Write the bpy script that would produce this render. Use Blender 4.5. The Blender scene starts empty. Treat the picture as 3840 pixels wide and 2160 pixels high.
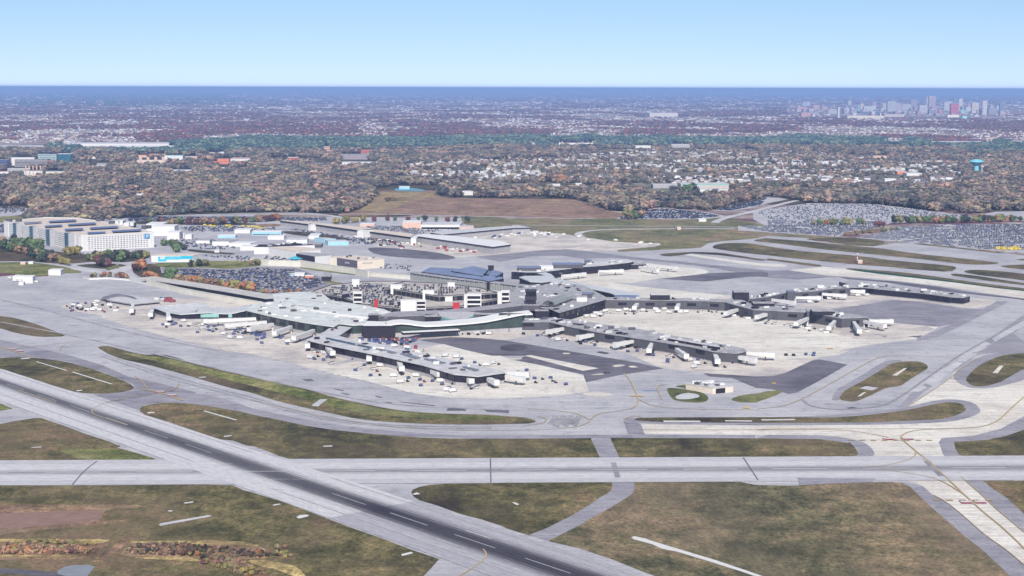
import bpy, math, random
import numpy as np
from mathutils import Vector, Matrix
rnd = random.Random(7)
R = math.radians
SC = bpy.context.scene
COL = SC.collection

# ------------------------------------------------------------ camera, sky, sun, exposure
HC = 250.0                      # camera height above the airfield, metres
FPX, PITCH, ROLL = 6125.0, math.atan((1080 - 329) / 6125.0), 0.00234
cd = bpy.data.cameras.new('camera'); cam = bpy.data.objects.new('camera', cd); COL.objects.link(cam)
cd.sensor_width = 36.0; cd.lens = 36.0 * FPX / 3840.0; cd.clip_start = 5.0; cd.clip_end = 500000.0
cam.matrix_world = Matrix.Translation((0, 0, HC)) @ Matrix.Rotation(math.pi / 2 - PITCH, 4, 'X') @ Matrix.Rotation(ROLL, 4, 'Z')
SC.camera = cam

SUN_EL, SUN_AZ = R(38), R(176)   # azimuth measured clockwise from +Y (the viewing direction)
w = bpy.data.worlds.new('World'); SC.world = w; w.use_nodes = True
nt = w.node_tree; nt.nodes.clear()
wo = nt.nodes.new('ShaderNodeOutputWorld'); bg = nt.nodes.new('ShaderNodeBackground')
sky = nt.nodes.new('ShaderNodeTexSky'); sky.sky_type = 'NISHITA'; sky.sun_disc = False
sky.sun_elevation = SUN_EL; sky.sun_rotation = SUN_AZ
sky.altitude = 300; sky.air_density = 1.0; sky.dust_density = 0.2; sky.ozone_density = 3.0
bg.inputs[1].default_value = 0.12
tc = nt.nodes.new('ShaderNodeTexCoord'); sx = nt.nodes.new('ShaderNodeSeparateXYZ'); cx = nt.nodes.new('ShaderNodeCombineXYZ')
def wm(op, a, b=0.0):
    q = nt.nodes.new('ShaderNodeMath'); q.operation = op
    for v, i in ((a, 0), (b, 1)):
        if isinstance(v, (int, float)): q.inputs[i].default_value = v
        else: nt.links.new(v, q.inputs[i])
    return q.outputs[0]
nt.links.new(tc.outputs['Generated'], sx.inputs[0]); zc = wm('MAXIMUM', sx.outputs[2], 0.0)
nt.links.new(sx.outputs[0], cx.inputs[0]); nt.links.new(sx.outputs[1], cx.inputs[1])
nt.links.new(wm('ADD', wm('ADD', zc, wm('MINIMUM', wm('MULTIPLY', zc, 1.6), 0.08)), 0.15), cx.inputs[2])
vn = nt.nodes.new('ShaderNodeVectorMath'); vn.operation = 'NORMALIZE'; nt.links.new(cx.outputs[0], vn.inputs[0]); nt.links.new(vn.outputs[0], sky.inputs[0])
hs = nt.nodes.new('ShaderNodeHueSaturation'); hs.inputs['Saturation'].default_value = 0.82; hs.inputs['Value'].default_value = 1.0
nt.links.new(sky.outputs[0], hs.inputs['Color']); tr = nt.nodes.new('ShaderNodeValToRGB'); e_ = tr.color_ramp.elements; e_[0].position = 0.0; e_[0].color = (1.08, .965, 1.0, 1); e_[1].position = .055; e_[1].color = (1.04, 1.16, 1.08, 1); e2 = e_.new(.16); e2.color = (1, 1, 1, 1)
nt.links.new(zc, tr.inputs[0]); mt_ = nt.nodes.new('ShaderNodeMix'); mt_.data_type = 'RGBA'; mt_.blend_type = 'MULTIPLY'; mt_.inputs[0].default_value = 1.0
nt.links.new(hs.outputs[0], mt_.inputs[6]); nt.links.new(tr.outputs[0], mt_.inputs[7]); nt.links.new(mt_.outputs[2], bg.inputs[0]); nt.links.new(bg.outputs[0], wo.inputs[0])

sl = bpy.data.lights.new('sun', 'SUN'); sl.energy = 4.6; sl.angle = R(0.5); sl.color = (1.0, 0.94, 0.86)
so = bpy.data.objects.new('sun', sl); COL.objects.link(so)
sdir = Vector((math.sin(SUN_AZ) * math.cos(SUN_EL), math.cos(SUN_AZ) * math.cos(SUN_EL), math.sin(SUN_EL)))
so.rotation_euler = sdir.to_track_quat('Z', 'Y').to_euler(); so.location = (0, -200, 900)
SC.view_settings.view_transform = 'Standard'; SC.view_settings.look = 'None'
SC.view_settings.exposure = 0.40; SC.view_settings.gamma = 1.0
SC.render.engine = 'CYCLES'
cy = SC.cycles
cy.max_bounces = 4; cy.diffuse_bounces = 2; cy.glossy_bounces = 2; cy.volume_bounces = 0; cy.transmission_bounces = 2
cy.use_denoising = True

# ------------------------------------------------------------ from the photograph's pixels to metres
CROP = {'F': (0, 0, 3840 / 2576)}
for k, o in dict(A0=(0, 1200), A1=(950, 1200), A2=(1900, 1200), A3=(2840, 1200), B0=(0, 1640), B1=(950, 1640), B2=(1900, 1640), B3=(2840, 1640)).items(): CROP[k] = (*o, 1000 / 2576)
for k, o in dict(U0=(0, 300), U1=(960, 300), U2=(1920, 300), U3=(2880, 300), M0=(0, 780), M1=(960, 780), M2=(1920, 780), M3=(2880, 780)).items(): CROP[k] = (*o, 960 / 2576)
for k, o in dict(Z0=(0, 800), Z1=(560, 960), Z2=(1240, 1000), Z3=(1940, 950), Z4=(2640, 1000)).items(): CROP[k] = (*o, 720 / 2576)
for k, o in dict(Y0=(1000, 790), Y1=(1500, 780)).items(): CROP[k] = (*o, 560 / 2576)
for k, o in dict(V0=(0, 560), V1=(500, 560), V2=(1000, 540), W0=(560, 800)).items(): CROP[k] = (*o, 520 / 2576)
CROP['C0'] = (2960, 330, 800 / 2576)
CA, SA = math.cos(ROLL), math.sin(ROLL); CP, SP = math.cos(PITCH), math.sin(PITCH)
def px(c, x, y):
    o = CROP[c]; return (o[0] + x * o[2], o[1] + y * o[2])
def gnd(n, z=0.0):
    """the point of the level plane z that the photograph shows at pixel n (3840 wide)"""
    u, v = n[0] - 1920, n[1] - 1080
    u, v = u * CA + v * SA, -u * SA + v * CA
    dy, dz = FPX * CP - v * SP, -(FPX * SP + v * CP)
    t = (z - HC) / dz
    return Vector((u * t, dy * t, z))
def P(c, x, y, z=0.0): return gnd(px(c, x, y), z)
def pix(X, Y, Z=0.0):
    """numpy: world -> photograph pixel"""
    zz = Z - HC; f = Y * CP - zz * SP; dn = -(Y * SP + zz * CP)
    u = FPX * X / f; v = FPX * dn / f
    return 1920 + u * CA - v * SA, 1080 + u * SA + v * CA
def high(base, ytop):
    """height of a thing whose foot is at pixel base and whose top shows at pixel row ytop"""
    g = gnd(base); d = math.hypot(g.x, g.y)
    lo = 0.0; hi = 600.0
    for _ in range(40):
        m = (lo + hi) / 2
        if pix(g.x, g.y, m)[1] > ytop: lo = m
        else: hi = m
    return lo
def T(*segs):
    """T('A0', [(x,y)...], 'A1', [...]) -> photograph pixels"""
    out = []
    for c, pts in zip(segs[::2], segs[1::2]): out += [px(c, x, y) for x, y in pts]
    return out
def round_off(pts, n=1):
    for _ in range(n):
        q = []
        for i in range(len(pts)):
            a, b = pts[i], pts[(i + 1) % len(pts)]
            q.append((a[0] * .78 + b[0] * .22, a[1] * .78 + b[1] * .22)); q.append((a[0] * .22 + b[0] * .78, a[1] * .22 + b[1] * .78))
        pts = q
    return pts
def in_poly(x, y, poly):
    r = np.zeros(x.shape, bool); n = len(poly); j = n - 1
    for i in range(n):
        xi, yi = poly[i]; xj, yj = poly[j]
        c = ((yi > y) != (yj > y)) & (x < (xj - xi) * (y - yi) / ((yj - yi) if yj != yi else 1e-9) + xi)
        r ^= c; j = i
    return r

# ------------------------------------------------------------ materials
def lin(c):
    return tuple(((v / 255) / 12.92 if v / 255 < .04045 else ((v / 255 + .055) / 1.055) ** 2.4) for v in c)
def alb(c, k=0.78):
    r_, g_, b_ = lin(c); mu = (r_ + g_ + b_) / 3
    if b_ > r_ and max(c) - min(c) < 34: b_ = b_ * .32 + mu * .64; r_ = r_ * .5 + mu * .52      # greys: the blue sky light already tints them
    return tuple(min(.86, v * k) for v in (r_, g_, b_)) + (1,)
MATS = {}
def nodes(name, rough=.85, spec=.25):
    m = bpy.data.materials.new(name); m.use_nodes = True; MATS[name] = m
    n = m.node_tree; b = n.nodes['Principled BSDF']; b.inputs['Roughness'].default_value = rough
    b.inputs['Specular IOR Level'].default_value = spec
    return m, n, b
def N(n, kind, **kw):
    x = n.nodes.new(kind)
    for k, v in kw.items(): setattr(x, k, v)
    return x
def noise(n, vec, scale, detail=4, rough=.6):
    t = N(n, 'ShaderNodeTexNoise'); t.inputs['Scale'].default_value = scale; t.inputs['Detail'].default_value = detail
    t.inputs['Roughness'].default_value = rough; n.links.new(vec, t.inputs['Vector']); return t.outputs['Fac']
def pos(n, sx=1, sy=1, rot=0.0, kind='world'):
    if kind == 'world': v = N(n, 'ShaderNodeNewGeometry').outputs['Position']
    else: v = N(n, 'ShaderNodeTexCoord').outputs['Object']
    mp = N(n, 'ShaderNodeMapping'); mp.inputs['Rotation'].default_value = (0, 0, rot); mp.inputs['Scale'].default_value = (sx, sy, 1)
    n.links.new(v, mp.inputs[0]); return mp.outputs[0]
def ramp(n, fac, stops, interp='LINEAR'):
    r = N(n, 'ShaderNodeValToRGB'); r.color_ramp.interpolation = interp; e = r.color_ramp.elements
    while len(e) < len(stops): e.new(.5)
    for i, (p_, c) in enumerate(stops): e[i].position = p_; e[i].color = c if len(c) == 4 else (*c, 1)
    n.links.new(fac, r.inputs[0]); return r.outputs[0]
def mix(n, fac, a, b, mode='MIX'):
    m = N(n, 'ShaderNodeMix', data_type='RGBA', blend_type=mode)
    for v, s in ((fac, 0), (a, 6), (b, 7)):
        if isinstance(v, (int, float)): m.inputs[s].default_value = v
        elif isinstance(v, tuple): m.inputs[s].default_value = v
        else: n.links.new(v, m.inputs[s])
    return m.outputs[2]
def mathn(n, op, a, b=0.0, clamp=False):
    m = N(n, 'ShaderNodeMath', operation=op, use_clamp=clamp)
    for v, s in ((a, 0), (b, 1)):
        if isinstance(v, (int, float)): m.inputs[s].default_value = v
        else: n.links.new(v, m.inputs[s])
    return m.outputs[0]
def plain(name, c, rough=.8, spec=.25, var=.12, scale=.25, metal=0.0):
    """paint, metal or stone with slight weathering in object space"""
    if name in MATS: return MATS[name]
    m, n, b = nodes(name, rough, spec); b.inputs['Metallic'].default_value = metal
    a = alb(c)
    f = mathn(n, 'ADD', mathn(n, 'MULTIPLY', noise(n, pos(n), scale, 5), .6), mathn(n, 'MULTIPLY', noise(n, pos(n, .5, 1), scale * 4, 4, .7), .4))
    lo = tuple(v * (1 - var * 1.6) for v in a[:3]) + (1,); hi = tuple(min(.88, v * (1 + var)) for v in a[:3]) + (1,)
    n.links.new(ramp(n, f, [(.36, lo), (.64, hi)]), b.inputs['Base Color']); return m
def paving(name, c, c2, joints=7.5, rot=0.0, blotch=.02, streak=True, jd=.88):
    """concrete or asphalt: blotches, long wheel streaks, fine grain and slab joints"""
    m, n, b = nodes(name, .9, .15)
    big = noise(n, pos(n), blotch, 6, .65)
    col = ramp(n, big, [(.40, alb(c2)), (.58, alb(c))])
    if streak:
        st = noise(n, pos(n, .012, .35, rot), 1.0, 5, .65)
        col = mix(n, .75, col, ramp(n, st, [(.36, (.76, .76, .79, 1)), (.6, (1.1, 1.1, 1.09, 1))]), 'MULTIPLY')
    gr = noise(n, pos(n, .8, .8), .5, 6, .82)
    col = mix(n, 1.0, col, ramp(n, gr, [(.36, (.68, .68, .71, 1)), (.46, (.97, .97, .98, 1)), (.56, (1.03, 1.03, 1.03, 1)), (.66, (1.2, 1.2, 1.18, 1))]), 'MULTIPLY')
    sp_ = noise(n, pos(n, .16, 1), .12, 4, .6)
    col = mix(n, 1.0, col, ramp(n, sp_, [(.3, (.66, .66, .7, 1)), (.38, (1, 1, 1, 1)), (.62, (1, 1, 1, 1)), (.7, (1.18, 1.17, 1.13, 1))]), 'MULTIPLY')
    pt = noise(n, pos(n, 1, 1), .09, 3, .5)
    col = mix(n, .9, col, ramp(n, pt, [(.32, (.78, .78, .81, 1)), (.43, (1, 1, 1, 1)), (.6, (1, 1, 1, 1)), (.7, (1.12, 1.11, 1.08, 1))]), 'MULTIPLY')
    if joints:
        br = N(n, 'ShaderNodeTexBrick'); br.offset = 0; n.links.new(pos(n, 1, 1, rot), br.inputs['Vector'])
        br.inputs['Scale'].default_value = 1.0; br.inputs['Brick Width'].default_value = joints; br.inputs['Row Height'].default_value = joints
        br.inputs['Mortar Size'].default_value = .16; br.inputs['Mortar Smooth'].default_value = .3
        br.inputs['Color1'].default_value = (1, 1, 1, 1); br.inputs['Color2'].default_value = (.955, .955, .96, 1); br.inputs['Mortar'].default_value = (jd, jd, jd, 1)
        col = mix(n, 1.0, col, br.outputs[0], 'MULTIPLY')
    n.links.new(col, b.inputs['Base Color']); return m
def grassy(name, dark, mid, light, warm, s=1.0):
    m, n, b = nodes(name, .95, .1)
    big = noise(n, pos(n, 1, .55), .0055 * s, 6, .62)
    fine = noise(n, pos(n, 1, .8), .06 * s, 7, .72)
    f = mathn(n, 'ADD', mathn(n, 'MULTIPLY', big, .62), mathn(n, 'MULTIPLY', fine, .38))
    col = ramp(n, f, [(.40, alb(dark)), (.475, alb(mid)), (.53, alb(light)), (.59, alb(warm))])
    g = noise(n, pos(n, 1, .7), .42, 6, .85)
    col = mix(n, 1.0, col, ramp(n, g, [(.38, (.5, .52, .5, 1)), (.62, (1.5, 1.46, 1.4, 1))]), 'MULTIPLY')
    g3 = noise(n, pos(n, 1, .6, .3), .12, 5, .8)
    col = mix(n, 1.0, col, ramp(n, g3, [(.38, (.7, .72, .7, 1)), (.62, (1.3, 1.27, 1.22, 1))]), 'MULTIPLY')
    g2 = noise(n, pos(n, .8, .8, .1), .035, 5, .7)
    col = mix(n, 1.0, col, ramp(n, g2, [(.38, (.62, .66, .62, 1)), (.62, (1.32, 1.28, 1.22, 1))]), 'MULTIPLY')
    hue = noise(n, pos(n, 1, .5, .4), .011 * s, 5, .6)
    col = mix(n, ramp(n, hue, [(.45, (0, 0, 0, 1)), (.7, (.6, .6, .6, 1))]), col, alb(warm))
    n.links.new(col, b.inputs['Base Color'])
    bp = N(n, 'ShaderNodeBump'); bp.inputs['Strength'].default_value = .5; bp.inputs['Distance'].default_value = .6
    n.links.new(g, bp.inputs['Height']); n.links.new(bp.outputs[0], b.inputs['Normal']); return m

# ------------------------------------------------------------ mesh building
def tag(o, label=None, cat=None, group=None, kind=None):
    if label: o['label'] = label
    if cat: o['category'] = cat
    if group: o['group'] = group
    if kind: o['kind'] = kind
    return o
class MB:
    def __init__(s): s.v = []; s.f = []; s.m = []
    def face(s, pts, mi=0):
        k = len(s.v); s.v += [tuple(p) for p in pts]; s.f.append(tuple(range(k, k + len(pts)))); s.m.append(mi)
    def box(s, c, size, rz=0.0, mi=0, top=1.0):
        """box standing on c; top shrinks the upper face"""
        cx, cy_, cz = c; a, b_ = size[0] / 2, size[1] / 2; ca, sa = math.cos(rz), math.sin(rz); k = len(s.v)
        for z, q in ((0, 1.0), (size[2], top)):
            for dx, dy in ((-a, -b_), (a, -b_), (a, b_), (-a, b_)):
                dx *= q; dy *= q; s.v.append((cx + dx * ca - dy * sa, cy_ + dx * sa + dy * ca, cz + z))
        for f in ((3, 2, 1, 0), (4, 5, 6, 7), (0, 1, 5, 4), (1, 2, 6, 5), (2, 3, 7, 6), (3, 0, 4, 7)): s.f.append(tuple(k + i for i in f)); s.m.append(mi)
    def prism(s, pts, z0, z1, mi=0, mtop=None, caps=True, bottom=False):
        """pts: xy outline; z1 may be a list"""
        n = len(pts); area = sum(pts[i][0] * pts[(i + 1) % n][1] - pts[(i + 1) % n][0] * pts[i][1] for i in range(n))
        if not isinstance(z1, (list, tuple)): z1 = [z1] * n
        if area < 0: pts = pts[::-1]; z1 = z1[::-1]
        k = len(s.v)
        s.v += [(p[0], p[1], z0) for p in pts] + [(p[0], p[1], z) for p, z in zip(pts, z1)]
        for i in range(n):
            j = (i + 1) % n; s.f.append((k + i, k + j, k + n + j, k + n + i)); s.m.append(mi)
        if caps: s.f.append(tuple(k + n + i for i in range(n))); s.m.append(mi if mtop is None else mtop)
        if bottom: s.f.append(tuple(k + i for i in reversed(range(n)))); s.m.append(mi)
    def tube(s, a, b, r0, r1=None, n=8, mi=0):
        a, b = Vector(a), Vector(b); r1 = r0 if r1 is None else r1; d = (b - a).normalized()
        u = d.orthogonal().normalized(); v = d.cross(u); k = len(s.v)
        for c, r in ((a, r0), (b, r1)):
            for i in range(n):
                t = 2 * math.pi * i / n; s.v.append(tuple(c + (u * math.cos(t) + v * math.sin(t)) * r))
        for i in range(n):
            j = (i + 1) % n; s.f.append((k + i, k + j, k + n + j, k + n + i)); s.m.append(mi)
        s.f.append(tuple(k + i for i in reversed(range(n)))); s.f.append(tuple(k + n + i for i in range(n))); s.m += [mi, mi]
    def beam(s, a, b, w_, h, mi=0):
        """level-sided beam of width w_ and height h; a, b are the middles of its underside"""
        a, b = Vector(a), Vector(b); d = b - a; t = Vector((-d.y, d.x, 0)).normalized() * w_ / 2; k = len(s.v)
        for c in (a, b):
            for q, z in ((-1, 0), (1, 0), (1, h), (-1, h)): s.v.append(tuple(c + t * q + Vector((0, 0, z))))
        for f in ((0, 1, 2, 3), (7, 6, 5, 4), (0, 4, 5, 1), (1, 5, 6, 2), (2, 6, 7, 3), (3, 7, 4, 0)): s.f.append(tuple(k + i for i in f)); s.m.append(mi)
    def build(s, name, mats, parent=None, loc=None, smooth=False):
        me = bpy.data.meshes.new(name)
        vs = s.v
        if loc is not None: vs = [(x - loc[0], y - loc[1], z - loc[2]) for x, y, z in vs]
        me.from_pydata(vs, [], s.f)
        if not isinstance(mats, (list, tuple)): mats = [mats]
        for m in mats: me.materials.append(m)
        if len(mats) > 1: me.polygons.foreach_set('material_index', s.m)
        if smooth: me.polygons.foreach_set('use_smooth', [True] * len(s.f))
        o = bpy.data.objects.new(name, me); COL.objects.link(o)
        if parent is not None: o.parent = parent
        elif loc is not None: o.location = loc
        return o
def empty(name, loc, label, cat, group=None, rz=0.0):
    e = bpy.data.objects.new(name, None); COL.objects.link(e); e.location = loc; e.rotation_euler.z = rz; e.empty_display_size = 5
    return tag(e, label, cat, group)
def copy_thing(src, loc, rz=0.0, sc=None, label=None, group=None):
    r = src.copy(); COL.objects.link(r); r.location = loc; r.rotation_euler = (0, 0, rz)
    if sc: r.scale = (sc, sc, sc) if isinstance(sc, float) else sc
    if label: r['label'] = label
    if group: r['group'] = group
    for ch in src.children:
        c = ch.copy(); COL.objects.link(c); c.parent = r
    return r
# ============================================================ ground and paving
ZN = [0]
def sheet(name, pts, z, mat, rounds=0, kind='structure'):
    ZN[0] += 1; z += ZN[0] * .0003
    if rounds: pts = round_off(pts, rounds)
    g = [gnd(p, z) for p in pts]
    ar = sum(g[i].x * g[(i + 1) % len(g)].y - g[(i + 1) % len(g)].x * g[i].y for i in range(len(g)))
    if ar < 0: g = g[::-1]
    b = MB(); b.face(g); o = b.build(name, mat); o['kind'] = kind; return o
def strip_pts(pts, width, z=0.0):
    """outline (world) of a strip along world points"""
    L = []; Rr = []
    for i, p in enumerate(pts):
        a = pts[max(0, i - 1)]; c = pts[min(len(pts) - 1, i + 1)]
        d = Vector((c.x - a.x, c.y - a.y, 0)).normalized(); t = Vector((-d.y, d.x, 0)) * width / 2
        L.append(Vector((p.x, p.y, z)) + t); Rr.append(Vector((p.x, p.y, z)) - t)
    return L, Rr
def smooth_line(p, n=2):
    for _ in range(n):
        q = [p[0]]
        for a, b in zip(p, p[1:]): q += [a.lerp(b, .25), a.lerp(b, .75)]
        p = q + [p[-1]]
    return p
def add_strip(b, pts, width, z, mi=0, dash=None):
    ZN[0] += 1; z += ZN[0] * .0003
    L, Rr = strip_pts(pts, width, z)
    for i in range(len(pts) - 1):
        if dash and int(i) % 2: continue
        b.face([L[i], Rr[i], Rr[i + 1], L[i + 1]], mi)
def resample(pts, step):
    out = [pts[0]]; acc = 0
    for a, b in zip(pts, pts[1:]):
        l = (b - a).length
        if l < 1e-6: continue
        t = step - acc
        while t <= l: out.append(a.lerp(b, t / l)); t += step
        acc = (acc + l) % step
    return out

# far country: brown autumn woods, grey roofs and pale yards, laid on one sheet to the horizon
m, n, b = nodes('land', .95, .1)
v1 = noise(n, pos(n, .5, 1), .0011, 7, .62); v2 = noise(n, pos(n, .7, 1), .0065, 6, .7); v3 = noise(n, pos(n, 1, 1), .035, 5, .75)
woods = ramp(n, v2, [(.3, alb((84, 66, 72))), (.5, alb((128, 84, 86))), (.62, alb((146, 96, 90))), (.75, alb((130, 122, 104)))])
town = ramp(n, v3, [(.34, alb((84, 76, 84))), (.46, alb((150, 138, 132))), (.58, alb((196, 184, 176))), (.68, alb((222, 214, 206)))])
f = mathn(n, 'ADD', mathn(n, 'MULTIPLY', v1, .6), mathn(n, 'MULTIPLY', v2, .4))
colr = mix(n, ramp(n, f, [(.46, (0, 0, 0, 1)), (.53, (1, 1, 1, 1))]), woods, town)
n.links.new(colr, b.inputs['Base Color'])
LAND = m
g = MB(); RH = 200000.0
ring = [(RH * math.cos(t), RH * math.sin(t)) for t in [2 * math.pi * i / 180 for i in range(180)]]
g.face([(x, y, 0) for x, y in ring]); go = g.build('ground', LAND); go['kind'] = 'structure'

GRASS = grassy('airfield_grass', (62, 53, 50), (88, 85, 59), (118, 110, 80), (128, 109, 90))
OLIVE = grassy('green_grass', (84, 90, 56), (104, 110, 66), (128, 130, 82), (150, 144, 104), 1.6)
RUSSET = grassy('russet_field', (128, 104, 94), (148, 122, 110), (164, 140, 120), (150, 118, 112), 1.4)
WEED = grassy('reddish_weeds', (94, 74, 66), (130, 104, 92), (152, 128, 104), (156, 132, 112), 2.5)
FOR = grassy('forest_floor', (58, 58, 50), (76, 74, 60), (96, 88, 70), (104, 84, 70), 3)
SUBG = grassy('suburb_ground', (76, 80, 66), (98, 98, 82), (128, 122, 112), (146, 138, 128), 3)
GREY = paving('grey_asphalt', (192, 194, 205), (172, 175, 190), 0, .1, .012)
LITE = paving('light_concrete', (208, 210, 218), (193, 196, 207), 7.6, .52, .02)
CREAM = paving('cream_concrete', (238, 232, 220), (220, 212, 200), 7.6, .0, .014, True, .93)
BEIGE = paving('stained_concrete', (230, 220, 208), (196, 188, 182), 6.0, .35, .018, True, .9)
SHOUL = paving('shoulder_asphalt', (162, 164, 181), (148, 150, 169), 0, .1, .02)
DARK = paving('dark_asphalt', (118, 120, 140), (98, 99, 118), 0, .25, .02)
MIDA = paving('worn_asphalt', (152, 154, 172), (134, 136, 156), 0, .4, .03)
LOTM = paving('parking_asphalt', (196, 197, 208), (180, 181, 194), 0, 0, .02)
WHITE = plain('white_paint', (222, 223, 226), .7, .2, .08, .5)
YELL = plain('yellow_paint', (190, 168, 128), .8, .2, .15, .5)
REDP = plain('red_paint', (206, 70, 110), .8, .2, .1, .5)

# the paved airport: everything up to the northern car parks
sheet('airport_pavement', T('M0', [(-2400, 3000), (-2400, 720), (0, 690), (120, 676), (200, 680), (370, 690), (480, 685), (620, 680), (-900, 440), (-900, 60), (1000, 110), (1280, 95), (1700, 80), (2100, 68), (2576, 60)],
      'M1', [(300, 50), (600, 60), (830, 92), (2080, 100), (2080, 155), (2200, 195), (2576, 198)],
      'M2', [(200, 220), (530, 260), (760, 290), (1000, 330), (1250, 345), (1480, 350), (1522, 370), (1440, 395), (1280, 400), (1150, 415), (1070, 430), (1120, 440), (1300, 430), (1700, 405), (1885, 395), (1920, 362), (1970, 345), (2100, 325), (2420, 300), (2576, 283)],
      'M3', [(0, 275), (200, 280), (360, 295), (500, 340), (800, 372), (1060, 382), (1170, 370), (1440, 345), (1850, 395), (2576, 480), (3400, 560), (3400, 4200)], 'M0', [(-900, 4200)]), .05, GREY)

LOTSB = MB(); rr_ = random.Random(5)
for k_ in range(420):
    q_ = gnd((rr_.uniform(-60, 3900), 345 + 188 * rr_.random() ** 1.1)); sc_ = q_.length / 6125; a_ = rr_.uniform(-.25, .25); w_, l_ = sc_ * rr_.uniform(12, 60), sc_ * rr_.uniform(14, 45)
    c_, s_ = math.cos(a_), math.sin(a_); LOTSB.face([(q_.x + x * c_ - y * s_, q_.y + x * s_ + y * c_, .6 + k_ * .01) for x, y in ((-w_ / 2, -l_ / 2), (w_ / 2, -l_ / 2), (w_ / 2, l_ / 2), (-w_ / 2, l_ / 2))], rr_.choice([0, 0, 1, 2, 3, 1]))
lo_ = LOTSB.build('distant_yards', [plain('yard_pale', (206, 200, 196), .9, .1, .2, .01), plain('yard_pink', (190, 160, 156), .9, .1, .2, .01), plain('yard_green', (130, 136, 108), .9, .1, .2, .01), plain('yard_grey', (160, 160, 168), .9, .1, .2, .01)]); lo_['kind'] = 'structure'
def grass(pts, z=.16, mat=None, r=1, name='grass_verge'): return sheet(name, pts, z, mat or GRASS, r)
grass(T('F', [(-240, 735), (0, 795), (40, 800), (100, 818), (150, 838), (168, 846), (100, 848), (40, 838), (0, 825), (-240, 790)]))
grass(T('A0', [(940, 265), (985, 250), (1060, 252), (1150, 278), (1300, 318), (1420, 338), (1520, 330), (1650, 345), (1900, 425), (2200, 495)],
        'A1', [(0, 550), (300, 610), (600, 690), (780, 745), (1000, 795), (1300, 855), (1560, 890), (1900, 905), (2300, 915)],
        'A2', [(0, 930), (130, 935), (230, 955), (285, 970), (270, 990), (200, 1000), (0, 1005)], 'A1', [(2200, 1010), (1900, 1008), (1600, 1000), (1300, 985), (1000, 955), (700, 890), (400, 825), (150, 760), (0, 705)],
        'A0', [(2200, 650), (1900, 560), (1650, 490), (1400, 425), (1200, 385), (1050, 330), (985, 290)]))
sheet('grass_band', T('A0', [(1120, 300), (1300, 330), (1420, 342), (1650, 370), (1900, 440), (2200, 515)], 'A1', [(0, 560), (300, 625), (600, 705), (780, 760), (1000, 810), (1300, 868), (1560, 898), (1900, 915), (2400, 925), (2440, 965), (1900, 960), (1560, 940), (1300, 925), (1000, 890), (780, 840), (600, 790), (300, 710), (0, 640)],
        'A0', [(2200, 580), (1900, 490), (1650, 430), (1420, 380), (1300, 350)]), .2, OLIVE, 1)
grass(T('A0', [(-500, 330), (0, 368), (130, 358), (300, 362), (450, 375), (650, 405), (850, 460), (1000, 510), (1170, 575), (1250, 615), (1292, 645), (1285, 670), (1200, 692), (1080, 708), (900, 712), (750, 700), (600, 660), (420, 600), (250, 545), (0, 465), (-500, 360)]))
grass(T('A0', [(-300, 740), (0, 802), (70, 835), (132, 855), (60, 866), (0, 876), (-300, 890)]), mat=OLIVE)
grass(T('A0', [(-300, 1050), (0, 1005), (150, 975), (330, 948), (400, 947), (600, 1015), (800, 1090), (1000, 1155), (1170, 1218)], 'B0', [(1130, 100), (1250, 130), (1400, 175), (1505, 208), (1470, 217), (1300, 222), (1000, 225), (500, 229), (0, 233), (-300, 235)]), r=0)
sheet('grass_patch', T('B0', [(580, 115), (1000, 108), (1230, 128), (1400, 178), (1490, 208), (1300, 220), (900, 222), (740, 200), (690, 170), (600, 150)]), .2, OLIVE, 1)
grass(T('A0', [(1350, 860), (1370, 835), (1430, 820), (1550, 802), (1700, 797), (1900, 815), (2100, 845), (2300, 880)], 'A1', [(0, 915), (250, 965), (500, 1020), (800, 1065), (1200, 1105), (1600, 1135), (1900, 1145)],
        'A2', [(0, 1147), (600, 1143), (812, 1140)], 'B2', [(850, 90), (905, 203), (500, 205), (0, 208)], 'B1', [(1800, 208), (1300, 208), (700, 210), (365, 212), (250, 180), (130, 130), (20, 90)],
        'B0', [(2440, 85), (2380, 78), (2250, 30)], 'A0', [(2100, 1150), (2050, 1130), (1850, 1060), (1650, 990), (1500, 945), (1400, 915), (1352, 882)]), r=0)
# runway shoulders, darker than the runways
SH = .10
def shoulder(p, r=0, z=SH, mat=None, name='paved_shoulder'): return sheet(name, p, z, mat or SHOUL, r)
CRM = .07
sheet('taxiway_concrete', T('A2', [(1300, 1005), (2400, 1018)], 'A3', [(0, 1020), (1300, 1008), (1500, 980), (1460, 835), (1700, 680), (1880, 552), (1900, 500), (2900, 480), (2900, 900), (2576, 935), (2350, 1050), (2100, 1118), (1900, 1132), (1780, 1140), (1750, 1185)],
      'B3', [(1765, 80), (1790, 160), (1840, 215), (1960, 380), (2200, 590), (2300, 690), (2576, 920), (2900, 1200), (2900, 1500), (2576, 1235), (2400, 1085), (2200, 950), (2000, 770), (1830, 630), (1700, 560), (1600, 470), (1400, 400), (1130, 215), (1100, 200), (1135, 160), (1110, 110), (1050, 60), (1000, 35)],
      'A3', [(1000, 1165), (900, 1145), (750, 1120), (500, 1110), (0, 1108)], 'A2', [(2000, 1107), (1332, 1103)]), CRM, CREAM)
shoulder(T('A3', [(640, 925), (860, 905), (1300, 870), (1470, 835), (1650, 790), (1800, 765), (1950, 768), (2100, 800), (2167, 880), (2110, 920), (1950, 970), (1750, 992), (1300, 1010), (0, 1020)], 'A2', [(1290, 1003), (1100, 960), (1220, 940), (1900, 955)]), 1)
shoulder(T('A3', [(1885, 555), (1920, 500), (2050, 400), (2200, 340), (2350, 310), (2576, 290), (2900, 280), (2900, 420), (2576, 580), (2430, 620), (2300, 650), (2180, 662), (2050, 655), (1950, 615)]), 1)
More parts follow.
